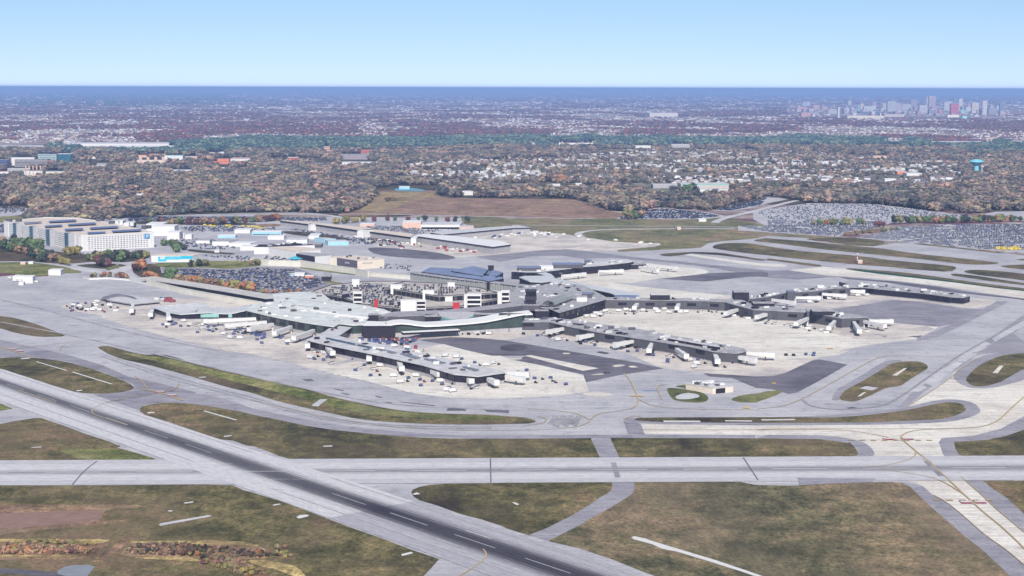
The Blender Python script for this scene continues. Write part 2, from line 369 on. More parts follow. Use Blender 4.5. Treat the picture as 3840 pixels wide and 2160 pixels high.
shoulder(T('A3', [(0, 1108), (500, 1110), (750, 1122), (900, 1147), (1020, 1180)], 'B3', [(1050, 62), (1110, 110), (1137, 160), (1100, 197), (950, 217), (830, 215), (820, 187), (0, 100)]), 1)
shoulder(T('A3', [(2900, 800), (2576, 930), (2350, 1050), (2100, 1116), (1900, 1132), (1780, 1140), (1755, 1180)], 'B3', [(1765, 80), (1790, 160), (1840, 217), (2000, 217), (2100, 100), (2900, 0)]), 0)
shoulder(T('B3', [(1380, 430), (1500, 450), (1600, 470), (1700, 560), (1830, 630), (2000, 770), (2200, 950), (2400, 1085), (2576, 1235), (2900, 1500), (2750, 1700), (2450, 1345), (2200, 1110), (1850, 820), (1560, 560)]), 0)
shoulder(T('B3', [(1960, 380), (2440, 383), (2480, 420), (2180, 420), (2280, 500), (2400, 575), (2576, 735), (2900, 980), (2900, 1200), (2576, 920), (2300, 690), (2200, 590)]), 0)
shoulder(T('A1', [(0, 858), (500, 960), (1000, 1040), (1500, 1085), (2000, 1112)], 'A2', [(0, 1112), (1200, 1106), (2400, 1112), (2400, 1148), (1500, 1148), (0, 1150)], 'A1', [(1500, 1130), (1000, 1090), (500, 1025), (0, 920)], 'A0', [(2300, 885), (1900, 820), (1700, 800), (1400, 820), (1340, 870), (1200, 800), (1600, 690), (2000, 720), (2300, 800)]), 0, .09)
shoulder(T('A0', [(-300, 130), (0, 190), (200, 235), (480, 295), (700, 350), (1000, 440), (1250, 550), (1500, 600), (1900, 700), (1700, 790), (1400, 820), (1340, 870), (900, 720), (1290, 680), (1290, 620), (1000, 505), (650, 400), (300, 355), (0, 360), (-300, 340)]), 0, .08, MIDA)
shoulder(T('A0', [(0, 190), (200, 235), (480, 295), (300, 300), (100, 345), (0, 345)]), 0, .1)
shoulder(T('A2', [(1130, 978), (1290, 1000), (1336, 1104), (1172, 1104)]), 0, .12, MIDA, 'asphalt_patch')
for q in ([('A2', [(-60, 240), (100, 232), (200, 255), (190, 285), (60, 300), (-60, 290)])], [('A2', [(900, 300), (1000, 318), (960, 330), (860, 312)])], [('A2', [(930, 500), (1000, 498), (1010, 512), (940, 518)])]):
    sheet('oil_stain', T(q[0][0], q[0][1]), .2, plain('oil_stain', (84, 84, 102), .8, .2, .25, .05), 1)
for q in ([(720, 705), (860, 690), (960, 705), (1045, 720), (980, 740), (880, 742), (760, 730)], [(1010, 440), (1090, 428), (1160, 436), (1060, 458)], [(1170, 445), (1230, 440), (1275, 458), (1200, 462)], [(540, 315), (620, 318), (600, 330), (540, 328)], [(30, 370), (150, 362), (150, 378), (50, 388)], [(860, 520), (930, 512), (940, 530), (800, 532)]):
    sheet('concrete_patch', T('A2', q), .22, BEIGE, 1)
SKID = plain('skid_mark', (158, 160, 174), .9, .1, .25, .1)
for k_ in range(14):
    x_ = 430 + k_ * 19 + (k_ % 3) * 9; b = MB(); p_ = smooth_line([P('A2', x_ + 25, 925 + (k_ % 4) * 8), P('A2', x_ + 8, 965), P('A2', x_ - 25, 1000 + (k_ % 5) * 9)]); add_strip(b, p_, 1.4 + (k_ % 3), .24); o = b.build('tyre_track', SKID); o['kind'] = 'structure'
sheet('paved_shoulder', T('A3', [(2900, -160), (2576, 40), (2300, 205), (2120, 330), (2000, 430), (1880, 500), (1600, 700), (1450, 832), (1370, 835), (1540, 655), (1600, 630), (1880, 440), (2070, 325), (2225, 190), (2500, 0), (2800, -200)]), .11, SHOUL)
sheet('paved_shoulder', T('A3', [(2576, 40), (2480, 130), (2560, 200), (2800, 240), (2900, 300), (2900, 420), (2576, 290), (2350, 310), (2100, 340), (2300, 210)]), .1, SHOUL)
for q in ([(2265, 182), (2576, -10), (2576, 55), (2300, 206)], [(2140, 245), (2200, 208), (2265, 232), (2180, 256)], [(2065, 312), (2120, 256), (2240, 256), (2130, 306)], [(1930, 395), (2040, 325), (2132, 322), (2010, 402)], [(1600, 602), (1760, 492), (1930, 400), (1990, 410), (1700, 640)], [(1560, 690), (1460, 690), (1590, 620), (1640, 655)]):
    sheet('concrete_pad', T('A3', q), .14, LITE)
sheet('sand_strip', T('M2', [(1730, 475), (1800, 462), (1900, 478), (2300, 530), (2540, 562)], 'M3', [(20, 556), (110, 562), (220, 580), (120, 592), (0, 588)], 'M2', [(2400, 572), (2100, 532), (1850, 492)]), .24, CREAM, 1)
# the connector road down to the second runway
CONN = sheet('connecting_taxiway', T('A2', [(812, 1130), (995, 1130)], 'B2', [(1050, 110), (1100, 210), (1225, 430), (1238, 470), (1235, 490), (1215, 540), (1170, 575), (1000, 680), (850, 760), (700, 850), (540, 930), (400, 1000), (210, 945), (400, 870), (600, 770), (820, 640), (900, 580), (980, 540), (1015, 500), (1022, 470), (1015, 430), (905, 205), (850, 90)]), .13, SHOUL)
grass(T('A2', [(1000, 1138), (2000, 1141), (2576, 1143)], 'A3', [(300, 1148), (600, 1150), (800, 1175), (880, 1190)], 'B3', [(890, 45), (940, 95), (977, 155), (960, 175), (850, 187), (500, 188), (0, 190)], 'B2', [(2400, 194), (1800, 200), (1095, 204), (1050, 110)]), r=0)
grass(T('A3', [(2900, 960), (2576, 1060), (2400, 1120), (2200, 1160), (2000, 1172), (1900, 1175)], 'B3', [(1905, 60), (1915, 110), (1950, 165), (1990, 183), (2300, 183), (2900, 186)]), r=0)
grass(T('B0', [(-900, 468), (0, 466), (700, 465), (1300, 461), (1800, 457), (2000, 456), (2250, 463), (2350, 510)], 'B1', [(0, 535), (250, 612), (500, 702), (760, 802), (1000, 892), (1250, 977), (1500, 1077), (1795, 1174), (1720, 1260), (1640, 1345), (1500, 1800)], 'B0', [(-900, 1800)]), r=0)
grass(T('B1', [(2447, 878), (2400, 855), (2200, 790), (2000, 740), (1800, 665), (1600, 605), (1550, 572), (1525, 530), (1540, 505), (1600, 480), (1700, 460), (1850, 447), (2300, 443)], 'B2', [(0, 439), (1015, 435), (1022, 470), (1015, 500), (980, 540), (900, 580), (820, 640), (600, 770), (400, 870), (210, 945)]), .17, r=0)
BIGR = grassy('dry_meadow', (80, 78, 62), (106, 102, 80), (134, 120, 98), (140, 122, 104))
grass(T('B2', [(1225, 433), (1600, 430), (2250, 430), (2380, 455)], 'B3', [(0, 460), (350, 466), (600, 450), (900, 440), (1100, 433), (1300, 430), (1400, 440), (1480, 480), (1560, 560), (1700, 690), (1850, 820), (2000, 950), (2200, 1110), (2450, 1345), (2800, 1700)],
        'B2', [(2000, 1700), (1450, 1345), (1300, 1290), (1000, 1170), (700, 1070), (400, 1002), (540, 930), (700, 850), (850, 760), (1000, 680), (1170, 575), (1215, 540), (1235, 490), (1238, 470)]), .17, BIGR, 0)
grass(T('B3', [(2180, 420), (2900, 418), (2900, 980), (2576, 735), (2400, 575), (2280, 500)]), r=0)
grass(T('A3', [(785, 770), (820, 700), (900, 650), (1050, 570), (1200, 480), (1290, 420), (1400, 400), (1530, 398), (1600, 410), (1648, 440), (1645, 470), (1560, 520), (1450, 590), (1380, 640), (1250, 650), (1100, 725), (960, 785), (900, 787)]))
shoulder(T('A3', [(715, 775), (745, 705), (800, 650), (1050, 510), (1150, 440), (1240, 395), (1380, 383), (1400, 400), (1300, 425), (1200, 480), (1050, 570), (900, 650), (820, 700), (790, 775)]), 0, .12)
grass(T('A3', [(2010, 570), (2060, 510), (2150, 430), (2280, 370), (2400, 335), (2576, 318), (2900, 305), (2900, 350), (2576, 470), (2450, 540), (2350, 600), (2200, 640), (2100, 640), (2040, 615)]))
grass(T('A2', [(1220, 965), (1270, 945), (1400, 942), (1800, 940), (2400, 938)], 'A3', [(0, 938), (400, 938), (700, 942), (1000, 925), (1300, 890), (1500, 860), (1650, 825), (1800, 797), (1900, 793), (1980, 810), (2020, 865), (1990, 890), (1900, 930), (1750, 960), (1500, 970), (1200, 985), (800, 992), (0, 992)], 'A2', [(1900, 990), (1500, 985), (1350, 978)]))
grass(T('A2', [(1540, 660), (1600, 655), (1700, 665), (1850, 690), (1920, 715), (1950, 745), (1940, 780), (1880, 797), (1750, 795), (1620, 775), (1580, 740)]), mat=OLIVE)
grass(T('A2', [(1610, 640), (1740, 620), (1740, 660)]), mat=OLIVE)
grass(T('A2', [(2160, 770), (2200, 745), (2300, 720), (2450, 705)], 'A3', [(70, 690), (180, 680), (262, 687), (150, 740), (0, 790)], 'A2', [(2400, 797), (2250, 795)]), mat=OLIVE)
shoulder(T('A2', [(1620, 740), (1720, 700), (1850, 715), (1870, 745), (1760, 765), (1650, 765)]), 1, .2, LITE, 'concrete_pad')
# grass between the far taxiways
for p in (T('M3', [(360, 310), (700, 295), (1000, 310), (1160, 330), (1170, 350), (1060, 375), (800, 360), (500, 330)]),
          T('M2', [(2430, 320), (2560, 302)], 'M3', [(0, 305), (200, 320), (500, 345), (800, 375), (1100, 400), (1500, 460), (1900, 500), (2200, 535), (2340, 550), (2280, 565), (2150, 570), (2000, 565), (1800, 545), (1500, 510), (1200, 480), (900, 450), (500, 410), (200, 370), (0, 345)], 'M2', [(2450, 335)]),
          T('M2', [(2010, 400), (2040, 370), (2150, 350), (2300, 350), (2400, 355)], 'M3', [(0, 385), (300, 430), (600, 455), (900, 480), (1200, 520), (1500, 550), (1850, 580), (1905, 600), (1840, 645), (1500, 620), (1200, 590), (900, 570), (500, 530), (200, 500), (0, 475)], 'M2', [(2400, 460), (2100, 420)]),
          T('M3', [(1835, 655), (2100, 680), (2400, 730), (2900, 800), (2900, 815), (2300, 745), (2000, 700), (1850, 680)]),
          T('M3', [(1960, 635), (2050, 620), (2200, 625), (2400, 640), (2900, 700), (2900, 770), (2400, 705), (2150, 680), (2010, 655)]),
          T('M3', [(2320, 585), (2450, 570), (2900, 565), (2900, 650), (2430, 605)]),
          T('M3', [(2480, 520), (2576, 508), (2800, 510), (2700, 540)]),
          T('M2', [(1470, 470), (1550, 455), (1750, 445), (1900, 442), (2100, 450), (2300, 480), (2560, 523)], 'M3', [(0, 505), (200, 530), (450, 560), (545, 575), (520, 590), (400, 580), (200, 550), (0, 525)], 'M2', [(2500, 530), (2300, 500), (2100, 475), (1900, 462), (1800, 455), (1700, 475), (1560, 488)]),
          T('M3', [(765, 610), (830, 605), (1000, 620), (1300, 640), (1700, 690), (2100, 750), (2900, 845), (2900, 870), (2300, 800), (1900, 745), (1500, 705), (1100, 660), (900, 635)]),
          T('M3', [(1440, 355), (1600, 360), (1900, 395), (2400, 450), (2300, 455), (1850, 400), (1550, 372)])):
    grass(p, .2)
# the long blast-fence strip of green along the far runway
sheet('green_strip', T('M3', [(860, 615), (1100, 640), (1500, 690), (1900, 740), (2300, 795), (2900, 860), (2900, 872), (2300, 805), (1900, 752), (1500, 706), (1100, 660), (940, 638)]), .26, plain('dark_green_strip', (44, 84, 70), .9, .1, .2, .05))
# green around the garages and the terminal roads
for p, mt in ((T('M0', [(-300, 690), (-300, 560), (200, 540), (450, 560), (700, 600), (850, 650), (700, 660), (620, 650), (450, 680), (330, 688), (100, 660), (0, 640)]), OLIVE),
          (T('M0', [(-300, 330), (0, 330), (250, 400), (600, 440), (840, 470), (1000, 450), (1500, 440), (1520, 500), (1300, 548), (1000, 535), (720, 560), (560, 560), (200, 530), (-300, 550)]), FOR),
          (T('M0', [(740, 575), (950, 560), (1200, 560), (1330, 590), (1150, 620), (900, 600)]), FOR),
          (T('M0', [(1340, 560), (1600, 560), (1640, 690), (1500, 720), (1400, 690), (1330, 640)]), FOR),
          (T('M0', [(1500, 555), (1900, 545), (2110, 535), (2400, 530)], 'M1', [(0, 535), (60, 580)], 'M0', [(2550, 590), (2300, 615), (2100, 600), (1900, 598), (1620, 600)]), OLIVE),
          (T('M0', [(1050, 620), (1150, 570), (1250, 590), (1230, 630), (1140, 640)]), OLIVE),
          (T('M0', [(1620, 640), (1800, 700), (2150, 780), (2576, 830)], 'M1', [(200, 850), (500, 870), (560, 890), (0, 845)], 'M0', [(2400, 825), (2000, 775), (1700, 735), (1490, 715)]), FOR),
          (T('M1', [(440, 590), (1000, 665), (1000, 678), (440, 608)]), OLIVE),
          (T('M1', [(635, 720), (660, 700), (800, 745), (870, 750), (860, 765), (720, 760)]), OLIVE),
          (T('M0', [(1880, 410), (2100, 430), (2400, 460), (2300, 470), (1900, 440)]), FOR),
          (T('M1', [(0, 160), (250, 158), (250, 186), (0, 192)]), RUSSET),
          (T('M1', [(250, 230), (520, 240), (760, 270), (1000, 320), (900, 330), (650, 300), (300, 260)]), FOR),
          (T('M0', [(1280, 130), (1900, 140), (2576, 150), (2576, 175), (1900, 170), (1300, 160)]), FOR),
          (T('M1', [(0, 62), (830, 80), (760, 88), (0, 84)]), RUSSET),
          (T('M0', [(-300, 120), (0, 85), (180, 80), (260, 100), (240, 140), (-300, 150)]), OLIVE)):
    grass(p, .14, mt)
# north: meadow, russet field, woodland floor, car parks
MEAD = grassy('north_meadow', (96, 100, 72), (116, 118, 86), (136, 130, 98), (146, 126, 108), 1.5)
sheet('north_meadow', T('M1', [(2050, 60), (2576, 110)], 'M2', [(2200, 100), (2576, 180)], 'M3', [(0, 250), (700, 292), (1170, 345), (1170, 370), (1060, 385), (800, 375), (360, 300), (0, 280)], 'M2', [(2420, 310), (2100, 335), (1970, 355), (1900, 400), (1700, 412), (1070, 440), (1000, 350), (530, 275), (200, 235), (0, 205)], 'M1', [(2200, 205), (2080, 150)]), .03, MEAD)
sheet('russet_field', T('U1', [(1000, 1320), (1110, 1260), (1180, 1180), (1180, 1130), (1300, 1110), (1850, 1110), (1830, 1170), (2000, 1185), (2576, 1195)], 'U2', [(650, 1200), (760, 1240), (900, 1300), (1130, 1345), (1150, 1362), (1020, 1392), (800, 1397), (0, 1387)], 'U1', [(1500, 1350), (840, 1375), (820, 1350)]), .04, RUSSET, 1)
sheet('woodland_floor', T('F', [(-700, 392), (960, 382), (1400, 372), (3200, 372), (3200, 545), (2700, 540), (1500, 500), (1000, 545), (-200, 560), (-700, 570)]), .02, FOR)
sheet('suburb_ground', T('F', [(1180, 440), (1400, 400), (1800, 385), (2700, 390), (2700, 490), (1900, 505), (1500, 470), (1200, 475)]), .03, SUBG, 1)
sheet('pale_meadow', T('U1', [(1040, 1310), (1110, 1265), (1180, 1190), (1190, 1135), (1500, 1122), (1830, 1128), (1760, 1180), (1520, 1225), (1420, 1290), (1200, 1330)]), .1, grassy('pale_meadow_grass', (128, 112, 86), (152, 134, 102), (170, 152, 116), (156, 132, 110), 1.5), 1)
for q in ([(1390, 1092), (1500, 1078), (1700, 1105), (1690, 1120), (1400, 1116)], [(1790, 1112), (1850, 1096), (1892, 1102), (1880, 1120)]): sheet('turquoise_court', T('U1', q), .2, plain('court_turquoise', (112, 168, 186), .8, .1, .25, .03), 1)
for p in (T('M3', [(-300, 180), (400, 178), (1000, 190), (1100, 210), (800, 240), (700, 290), (300, 260), (0, 245), (-300, 225)]),
          T('M3', [(1240, 190), (1600, 168), (2900, 150), (2900, 450), (2576, 455), (2300, 425), (1900, 400), (1400, 340), (1200, 330), (880, 295), (1100, 260)]),
          T('U3', [(-150, 1330), (120, 1280), (400, 1240), (1000, 1245), (1350, 1280), (1700, 1325), (2000, 1360), (2150, 1390), (1700, 1400), (1200, 1449), (1150, 1480), (0, 1480), (-150, 1400)]),
          T('U2', [(1040, 1395), (1200, 1350), (1400, 1300), (1550, 1290), (1700, 1305), (2000, 1335), (2150, 1370), (1950, 1400), (1300, 1400)]),
          T('U2', [(2050, 1310), (2300, 1240), (2576, 1180)], 'U3', [(100, 1185), (200, 1200), (0, 1240)], 'U2', [(2400, 1290), (2200, 1320)]),
          T('U3', [(2160, 1350), (2300, 1325), (2900, 1315), (2900, 1400), (2500, 1400)]),
          T('U0', [(-300, 1290), (0, 1290), (200, 1280), (370, 1300), (280, 1350), (100, 1370), (-300, 1375)])):
    sheet('car_park', p, .1, LOTM)
sheet('car_park', T('M0', [(1620, 600), (1900, 600), (2300, 618)], 'M1', [(0, 595), (400, 600), (640, 690), (720, 765), (1000, 760), (560, 830), (440, 860), (0, 845)], 'M0', [(2576, 820), (2150, 770), (1800, 700), (1640, 650)]), .18, MIDA)
sheet('access_road', T('M0', [(700, 590), (830, 600), (1050, 640), (1200, 600), (1340, 560), (1240, 550), (1380, 548), (1400, 570), (1260, 640), (1330, 680), (1450, 720), (1900, 790), (2576, 860)], 'M1', [(150, 870), (150, 895), (0, 885)], 'M0', [(2100, 850), (1450, 760), (1280, 720), (1180, 660), (1050, 665), (850, 640), (720, 615)]), .2, LITE)
# roads
def road(pts, width, z=.24, mat=None, name='road'):
    p = smooth_line([P(c, x, y) for c, x, y in pts]); b = MB(); add_strip(b, p, width, z)
    o = b.build(name, mat or LITE); o['kind'] = 'structure'; return o
road([('U3', 560, 1150), ('U3', 540, 1168), ('U3', 400, 1190), ('U3', 200, 1232), ('U3', 0, 1285), ('U2', 2400, 1330), ('U2', 2200, 1375), ('U2', 2080, 1410), ('M2', 2040, 150)], 16)
road([('U3', 0, 1345), ('U3', 150, 1400), ('M3', 290, 170)], 12)
road([('U3', 400, 1245), ('U3', 600, 1310), ('U3', 800, 1375), ('M3', 780, 100)], 14)
road([('U3', 1100, 1250), ('U3', 1350, 1325), ('U3', 1620, 1390)], 14)
road([('M0', -100, 40), ('M0', 900, 95), ('M0', 1700, 75), ('M0', 2576, 55), ('M1', 300, 48), ('M1', 600, 55), ('M1', 800, 85), ('M1', 860, 95)], 14)
road([('M1', 830, 62), ('M1', 1200, 60), ('M1', 2576, 92), ('M2', 850, 110)], 9, .12)
road([('M2', 0, 172), ('M2', 800, 178), ('M2', 2240, 186), ('M3', 600, 250)], 7, .12)
road([('M2', 700, 288), ('M2', 655, 265), ('M2', 700, 240), ('M2', 850, 222), ('M2', 1150, 211), ('M2', 2240, 208)], 13, .12)
road([('U2', 550, 1040), ('U2', 1000, 1045), ('U2', 1600, 1030)], 8, .12, BEIGE)
road([('B0', 1210, 990), ('B0', 1150, 1060), ('B0', 1040, 1130), ('B0', 930, 1210)], 6, .26, WEED, 'path')
road([('B0', -300, 1290), ('B0', 0, 1292), ('B0', 300, 1312), ('B0', 600, 1342), ('B0', 800, 1372)], 8, .26, DARK)
road([('A1', 2000, 1190), ('A1', 2000, 1190)], .1) if False else None
# aprons round the piers
sheet('apron', T('A0', [(1000, -10), (1500, 130), (2200, 305)], 'A1', [(0, 340), (300, 400), (600, 480), (720, 440), (1100, 330), (1000, 100), (0, -200)], 'A0', [(2200, -200), (1500, -220), (900, -150)]), .07, BEIGE)
sheet('apron', T('A1', [(600, 482), (720, 440), (1000, 400), (1300, 330), (2000, 200), (2400, 350)], 'A2', [(60, 385), (300, 430), (560, 490), (740, 530), (750, 560), (795, 690), (600, 722), (200, 745)], 'A1', [(2350, 762), (1900, 750), (1500, 700), (1100, 590), (800, 530)]), .08, CREAM)
sheet('apron', T('A1', [(1100, 60), (1900, 60)], 'A2', [(0, 40), (420, 40), (1400, 200), (2300, 330), (2576, 380)], 'A3', [(600, 360), (530, 390), (400, 450), (270, 510), (150, 540), (0, 545)], 'A2', [(2100, 525), (1900, 512), (1500, 465), (1100, 300), (300, 150), (0, 190)], 'A1', [(1700, 180), (1000, 260), (900, 160)]), .07, BEIGE)
sheet('apron', T('M2', [(600, 1000), (2576, 1040)], 'M3', [(0, 1080), (1000, 1130), (1200, 1160), (1720, 1195), (1500, 1320), (1000, 1380), (800, 1420), (700, 1449)], 'A3', [(900, 290), (780, 340), (600, 360), (0, 400)], 'A2', [(2300, 350), (1400, 130), (500, 0)]), .06, CREAM)
sheet('apron', T('M0', [(560, 980), (900, 940), (1100, 960), (1250, 1050), (1150, 1080), (960, 1075), (700, 1030)]), .1, BEIGE, 1)
sheet('apron', T('M3', [(250, 1100), (500, 1230), (1000, 1340), (1500, 1300), (1720, 1195), (1100, 1120), (600, 1090)]), .08, BEIGE, 1)
sheet('apron', T('M2', [(1270, 545), (1900, 610), (1990, 640), (1900, 680), (1500, 705), (1200, 755), (1000, 750), (1300, 790), (1800, 845), (2200, 880), (2200, 930), (1300, 900), (700, 760), (450, 700), (1100, 600)]), .07, CREAM)
sheet('apron', T('M2', [(0, 230), (300, 240), (530, 262), (1000, 335), (1250, 352), (1480, 352), (1500, 372), (1430, 390), (1120, 415), (1020, 430), (850, 440), (560, 415), (300, 425), (0, 450)], 'M1', [(2300, 480), (2000, 500), (1800, 470), (1250, 400), (1100, 330), (1700, 240)]), .07, BEIGE)
sheet('apron', T('M3', [(200, 625), (560, 590), (850, 610), (1000, 640), (1500, 705), (1900, 750), (2900, 880), (2900, 960), (2300, 870), (1700, 780), (1100, 710), (600, 680), (300, 640)]), .09, CREAM)
sheet('apron', T('M3', [(560, 930), (830, 850), (1200, 860), (1500, 870), (2050, 900), (2300, 930), (2290, 960), (2100, 1010), (1950, 1000), (1500, 940), (1200, 920), (900, 980), (600, 1020), (250, 1000)]), .09, BEIGE)
sheet('asphalt_apron', T('A1', [(1600, 195), (1900, 165), (2200, 175), (2400, 195)], 'A2', [(40, 205), (300, 250), (900, 350), (1250, 410), (1515, 466), (1100, 530), (770, 600), (745, 545), (740, 525), (560, 490), (300, 430), (60, 385), (150, 360), (200, 345)], 'A1', [(2480, 345), (2300, 345), (2050, 290), (1850, 235)]), .12, DARK)
sheet('white_strip', T('A2', [(170, 345), (230, 338), (890, 466), (740, 492)]), .18, CREAM)
sheet('asphalt_apron', T('A2', [(1900, 515), (2100, 525), (2400, 545)], 'A3', [(150, 540), (270, 510), (400, 450), (530, 390), (600, 380), (870, 430), (700, 530), (500, 640), (380, 700), (300, 712), (150, 672), (0, 655)], 'A2', [(2420, 660), (2180, 560), (1960, 545)]), .12, DARK)
sheet('asphalt_apron', T('M1', [(1100, 400), (1300, 395), (1800, 440), (2040, 500), (1900, 525), (1500, 500), (1200, 470)]), .12, DARK, 1)
sheet('asphalt_apron', T('M1', [(2200, 490), (2576, 455)], 'M2', [(300, 425), (560, 415), (850, 445), (1200, 490), (2576, 630)], 'M3', [(200, 625), (600, 680), (700, 692), (300, 720), (0, 700)], 'M2', [(2000, 600), (1600, 550), (1000, 500), (730, 510), (500, 480), (200, 485), (0, 520)], 'M1', [(2450, 540)]), .1, MIDA)
sheet('asphalt_apron', T('M2', [(1500, 712), (1990, 655), (2500, 640)], 'M3', [(0, 650), (0, 690)], 'M2', [(2400, 690), (1930, 740)]), .12, DARK)
sheet('asphalt_apron', T('M3', [(700, 690), (1300, 740), (1700, 790), (2000, 840), (2900, 950), (2900, 985), (2500, 915), (2250, 890), (1700, 830), (1200, 750), (800, 715)]), .11, DARK)
sheet('asphalt_apron', T('M3', [(600, 1020), (900, 985), (1250, 925), (1600, 950), (1950, 1010), (2160, 1020), (1900, 1150), (1720, 1195), (1200, 1150), (800, 1060)]), .12, MIDA)
sheet('asphalt_apron', T('M3', [(1300, 1080), (1500, 1060), (1850, 1110), (1700, 1190), (1350, 1140)]), .16, MIDA)
sheet('asphalt_patch', T('M3', [(2300, 940), (2420, 945), (2050, 1130), (1720, 1290), (1500, 1340), (1500, 1310), (1750, 1210), (2160, 1020)]), .18, SHOUL)
for q in ([(470, 572), (560, 568), (590, 588), (520, 592)], [(770, 660), (880, 678), (860, 684), (790, 670)], [(845, 700), (940, 716), (915, 722), (855, 708)], [(1260, 788), (1350, 798), (1310, 804)], [(1420, 788), (1760, 824), (1740, 830), (1430, 794)], [(1880, 848), (2040, 858), (2060, 876), (1865, 876)], [(2230, 868), (2470, 870), (2470, 900), (2260, 886)], [(1170, 735), (1190, 730), (1250, 745), (1230, 752)]):
    sheet('asphalt_patch', T('A1', q), .16, DARK)
for q in ([(860, 848), (920, 838), (965, 848), (900, 860)], [(1190, 150), (1260, 152), (1230, 162)], [(1450, 158), (1600, 148), (1560, 170)]):
    sheet('asphalt_patch', T('A3', q), .2, DARK)
for q in ([(560, 828), (645, 765), (720, 762), (625, 835)],): sheet('concrete_pad', T('A1', q), .26, LITE)
sheet('concrete_pad', T('A3', [(985, 660), (1050, 638), (1170, 655), (1110, 680)]), .26, LITE)
for q in ([(1300, 535), (1420, 465), (1450, 462), (1350, 537)], [(965, 738), (1020, 700), (1055, 695), (1000, 735)], [(2270, 512), (2340, 440), (2380, 440), (2320, 515)]): sheet('concrete_pad', T('A3', q), .27, CREAM)
sheet('white_gravel_strip', T('B2', [(1205, 965), (1235, 954), (1330, 975), (1500, 1030), (1700, 1090), (2000, 1180), (2300, 1280), (2560, 1370), (2500, 1376), (2250, 1290), (1900, 1180), (1650, 1105), (1500, 1075), (1400, 1030), (1230, 985)]), .28, WHITE)
sheet('concrete_path', T('B0', [(1535, 840), (1560, 828), (2010, 752), (2045, 755), (2030, 765), (1600, 845), (1560, 855), (1540, 850)]), .28, LITE)
sheet('russet_bank', T('B0', [(-300, 650), (0, 652), (600, 650), (1100, 648), (1380, 655), (1350, 680), (1040, 690), (980, 745), (1000, 800), (1250, 790), (1300, 800), (900, 845), (300, 905), (0, 945), (-300, 960)]), .2, WEED, 1)
sheet('bare_earth', T('B0', [(-300, 735), (0, 740), (500, 715), (960, 705), (980, 750), (950, 800), (500, 850), (200, 870), (0, 880), (-300, 890)]), .24, plain('bare_soil', (150, 122, 112), .95, .1, .12, .08), 1)
for p in (T('B0', [(-300, 990), (60, 985), (300, 990), (1070, 985), (1100, 1010), (1000, 1060), (930, 1150), (500, 1140), (0, 1140), (-300, 1150)]), T('B0', [(1150, 1150), (1200, 1080), (1260, 1005), (1700, 1000), (2300, 995), (2520, 1050), (2576, 1090)], 'B1', [(150, 1120), (150, 1170), (0, 1170)], 'B0', [(2300, 1180), (2576, 1300), (2576, 1400), (2200, 1280), (1900, 1180), (1500, 1150)]), T('B0', [(-300, 1150), (900, 1150), (900, 1175), (-300, 1185)])):
    sheet('weedy_bank', p, .2, WEED, 1)
STRAW = grassy('straw_grass', (120, 108, 78), (160, 142, 100), (188, 170, 124), (176, 150, 116), 3)
for p in (T('B0', [(-300, 985), (60, 980), (1065, 982), (1040, 1015), (700, 1040), (400, 1012), (-300, 1015)]), T('B0', [(1240, 1015), (1300, 1002), (2300, 992), (2540, 1055), (2300, 1040), (2000, 1035), (1400, 1022)]), T('B0', [(-300, 1128), (450, 1138), (920, 1150), (-300, 1152)]), T('B0', [(2380, 1185), (2576, 1180)], 'B1', [(150, 1190), (420, 1240), (560, 1400), (250, 1290), (60, 1240), (0, 1225)]), T('B0', [(1180, 1160), (1800, 1150), (2000, 1200), (1700, 1190)])):
    sheet('straw_bank', p, .26, STRAW, 1)
sheet('pond', T('B0', [(530, 1310), (640, 1235), (935, 1230), (850, 1330), (820, 1400), (650, 1345)]), .3, plain('pond_water', (136, 148, 164), .35, .4, .1, .1), 1)
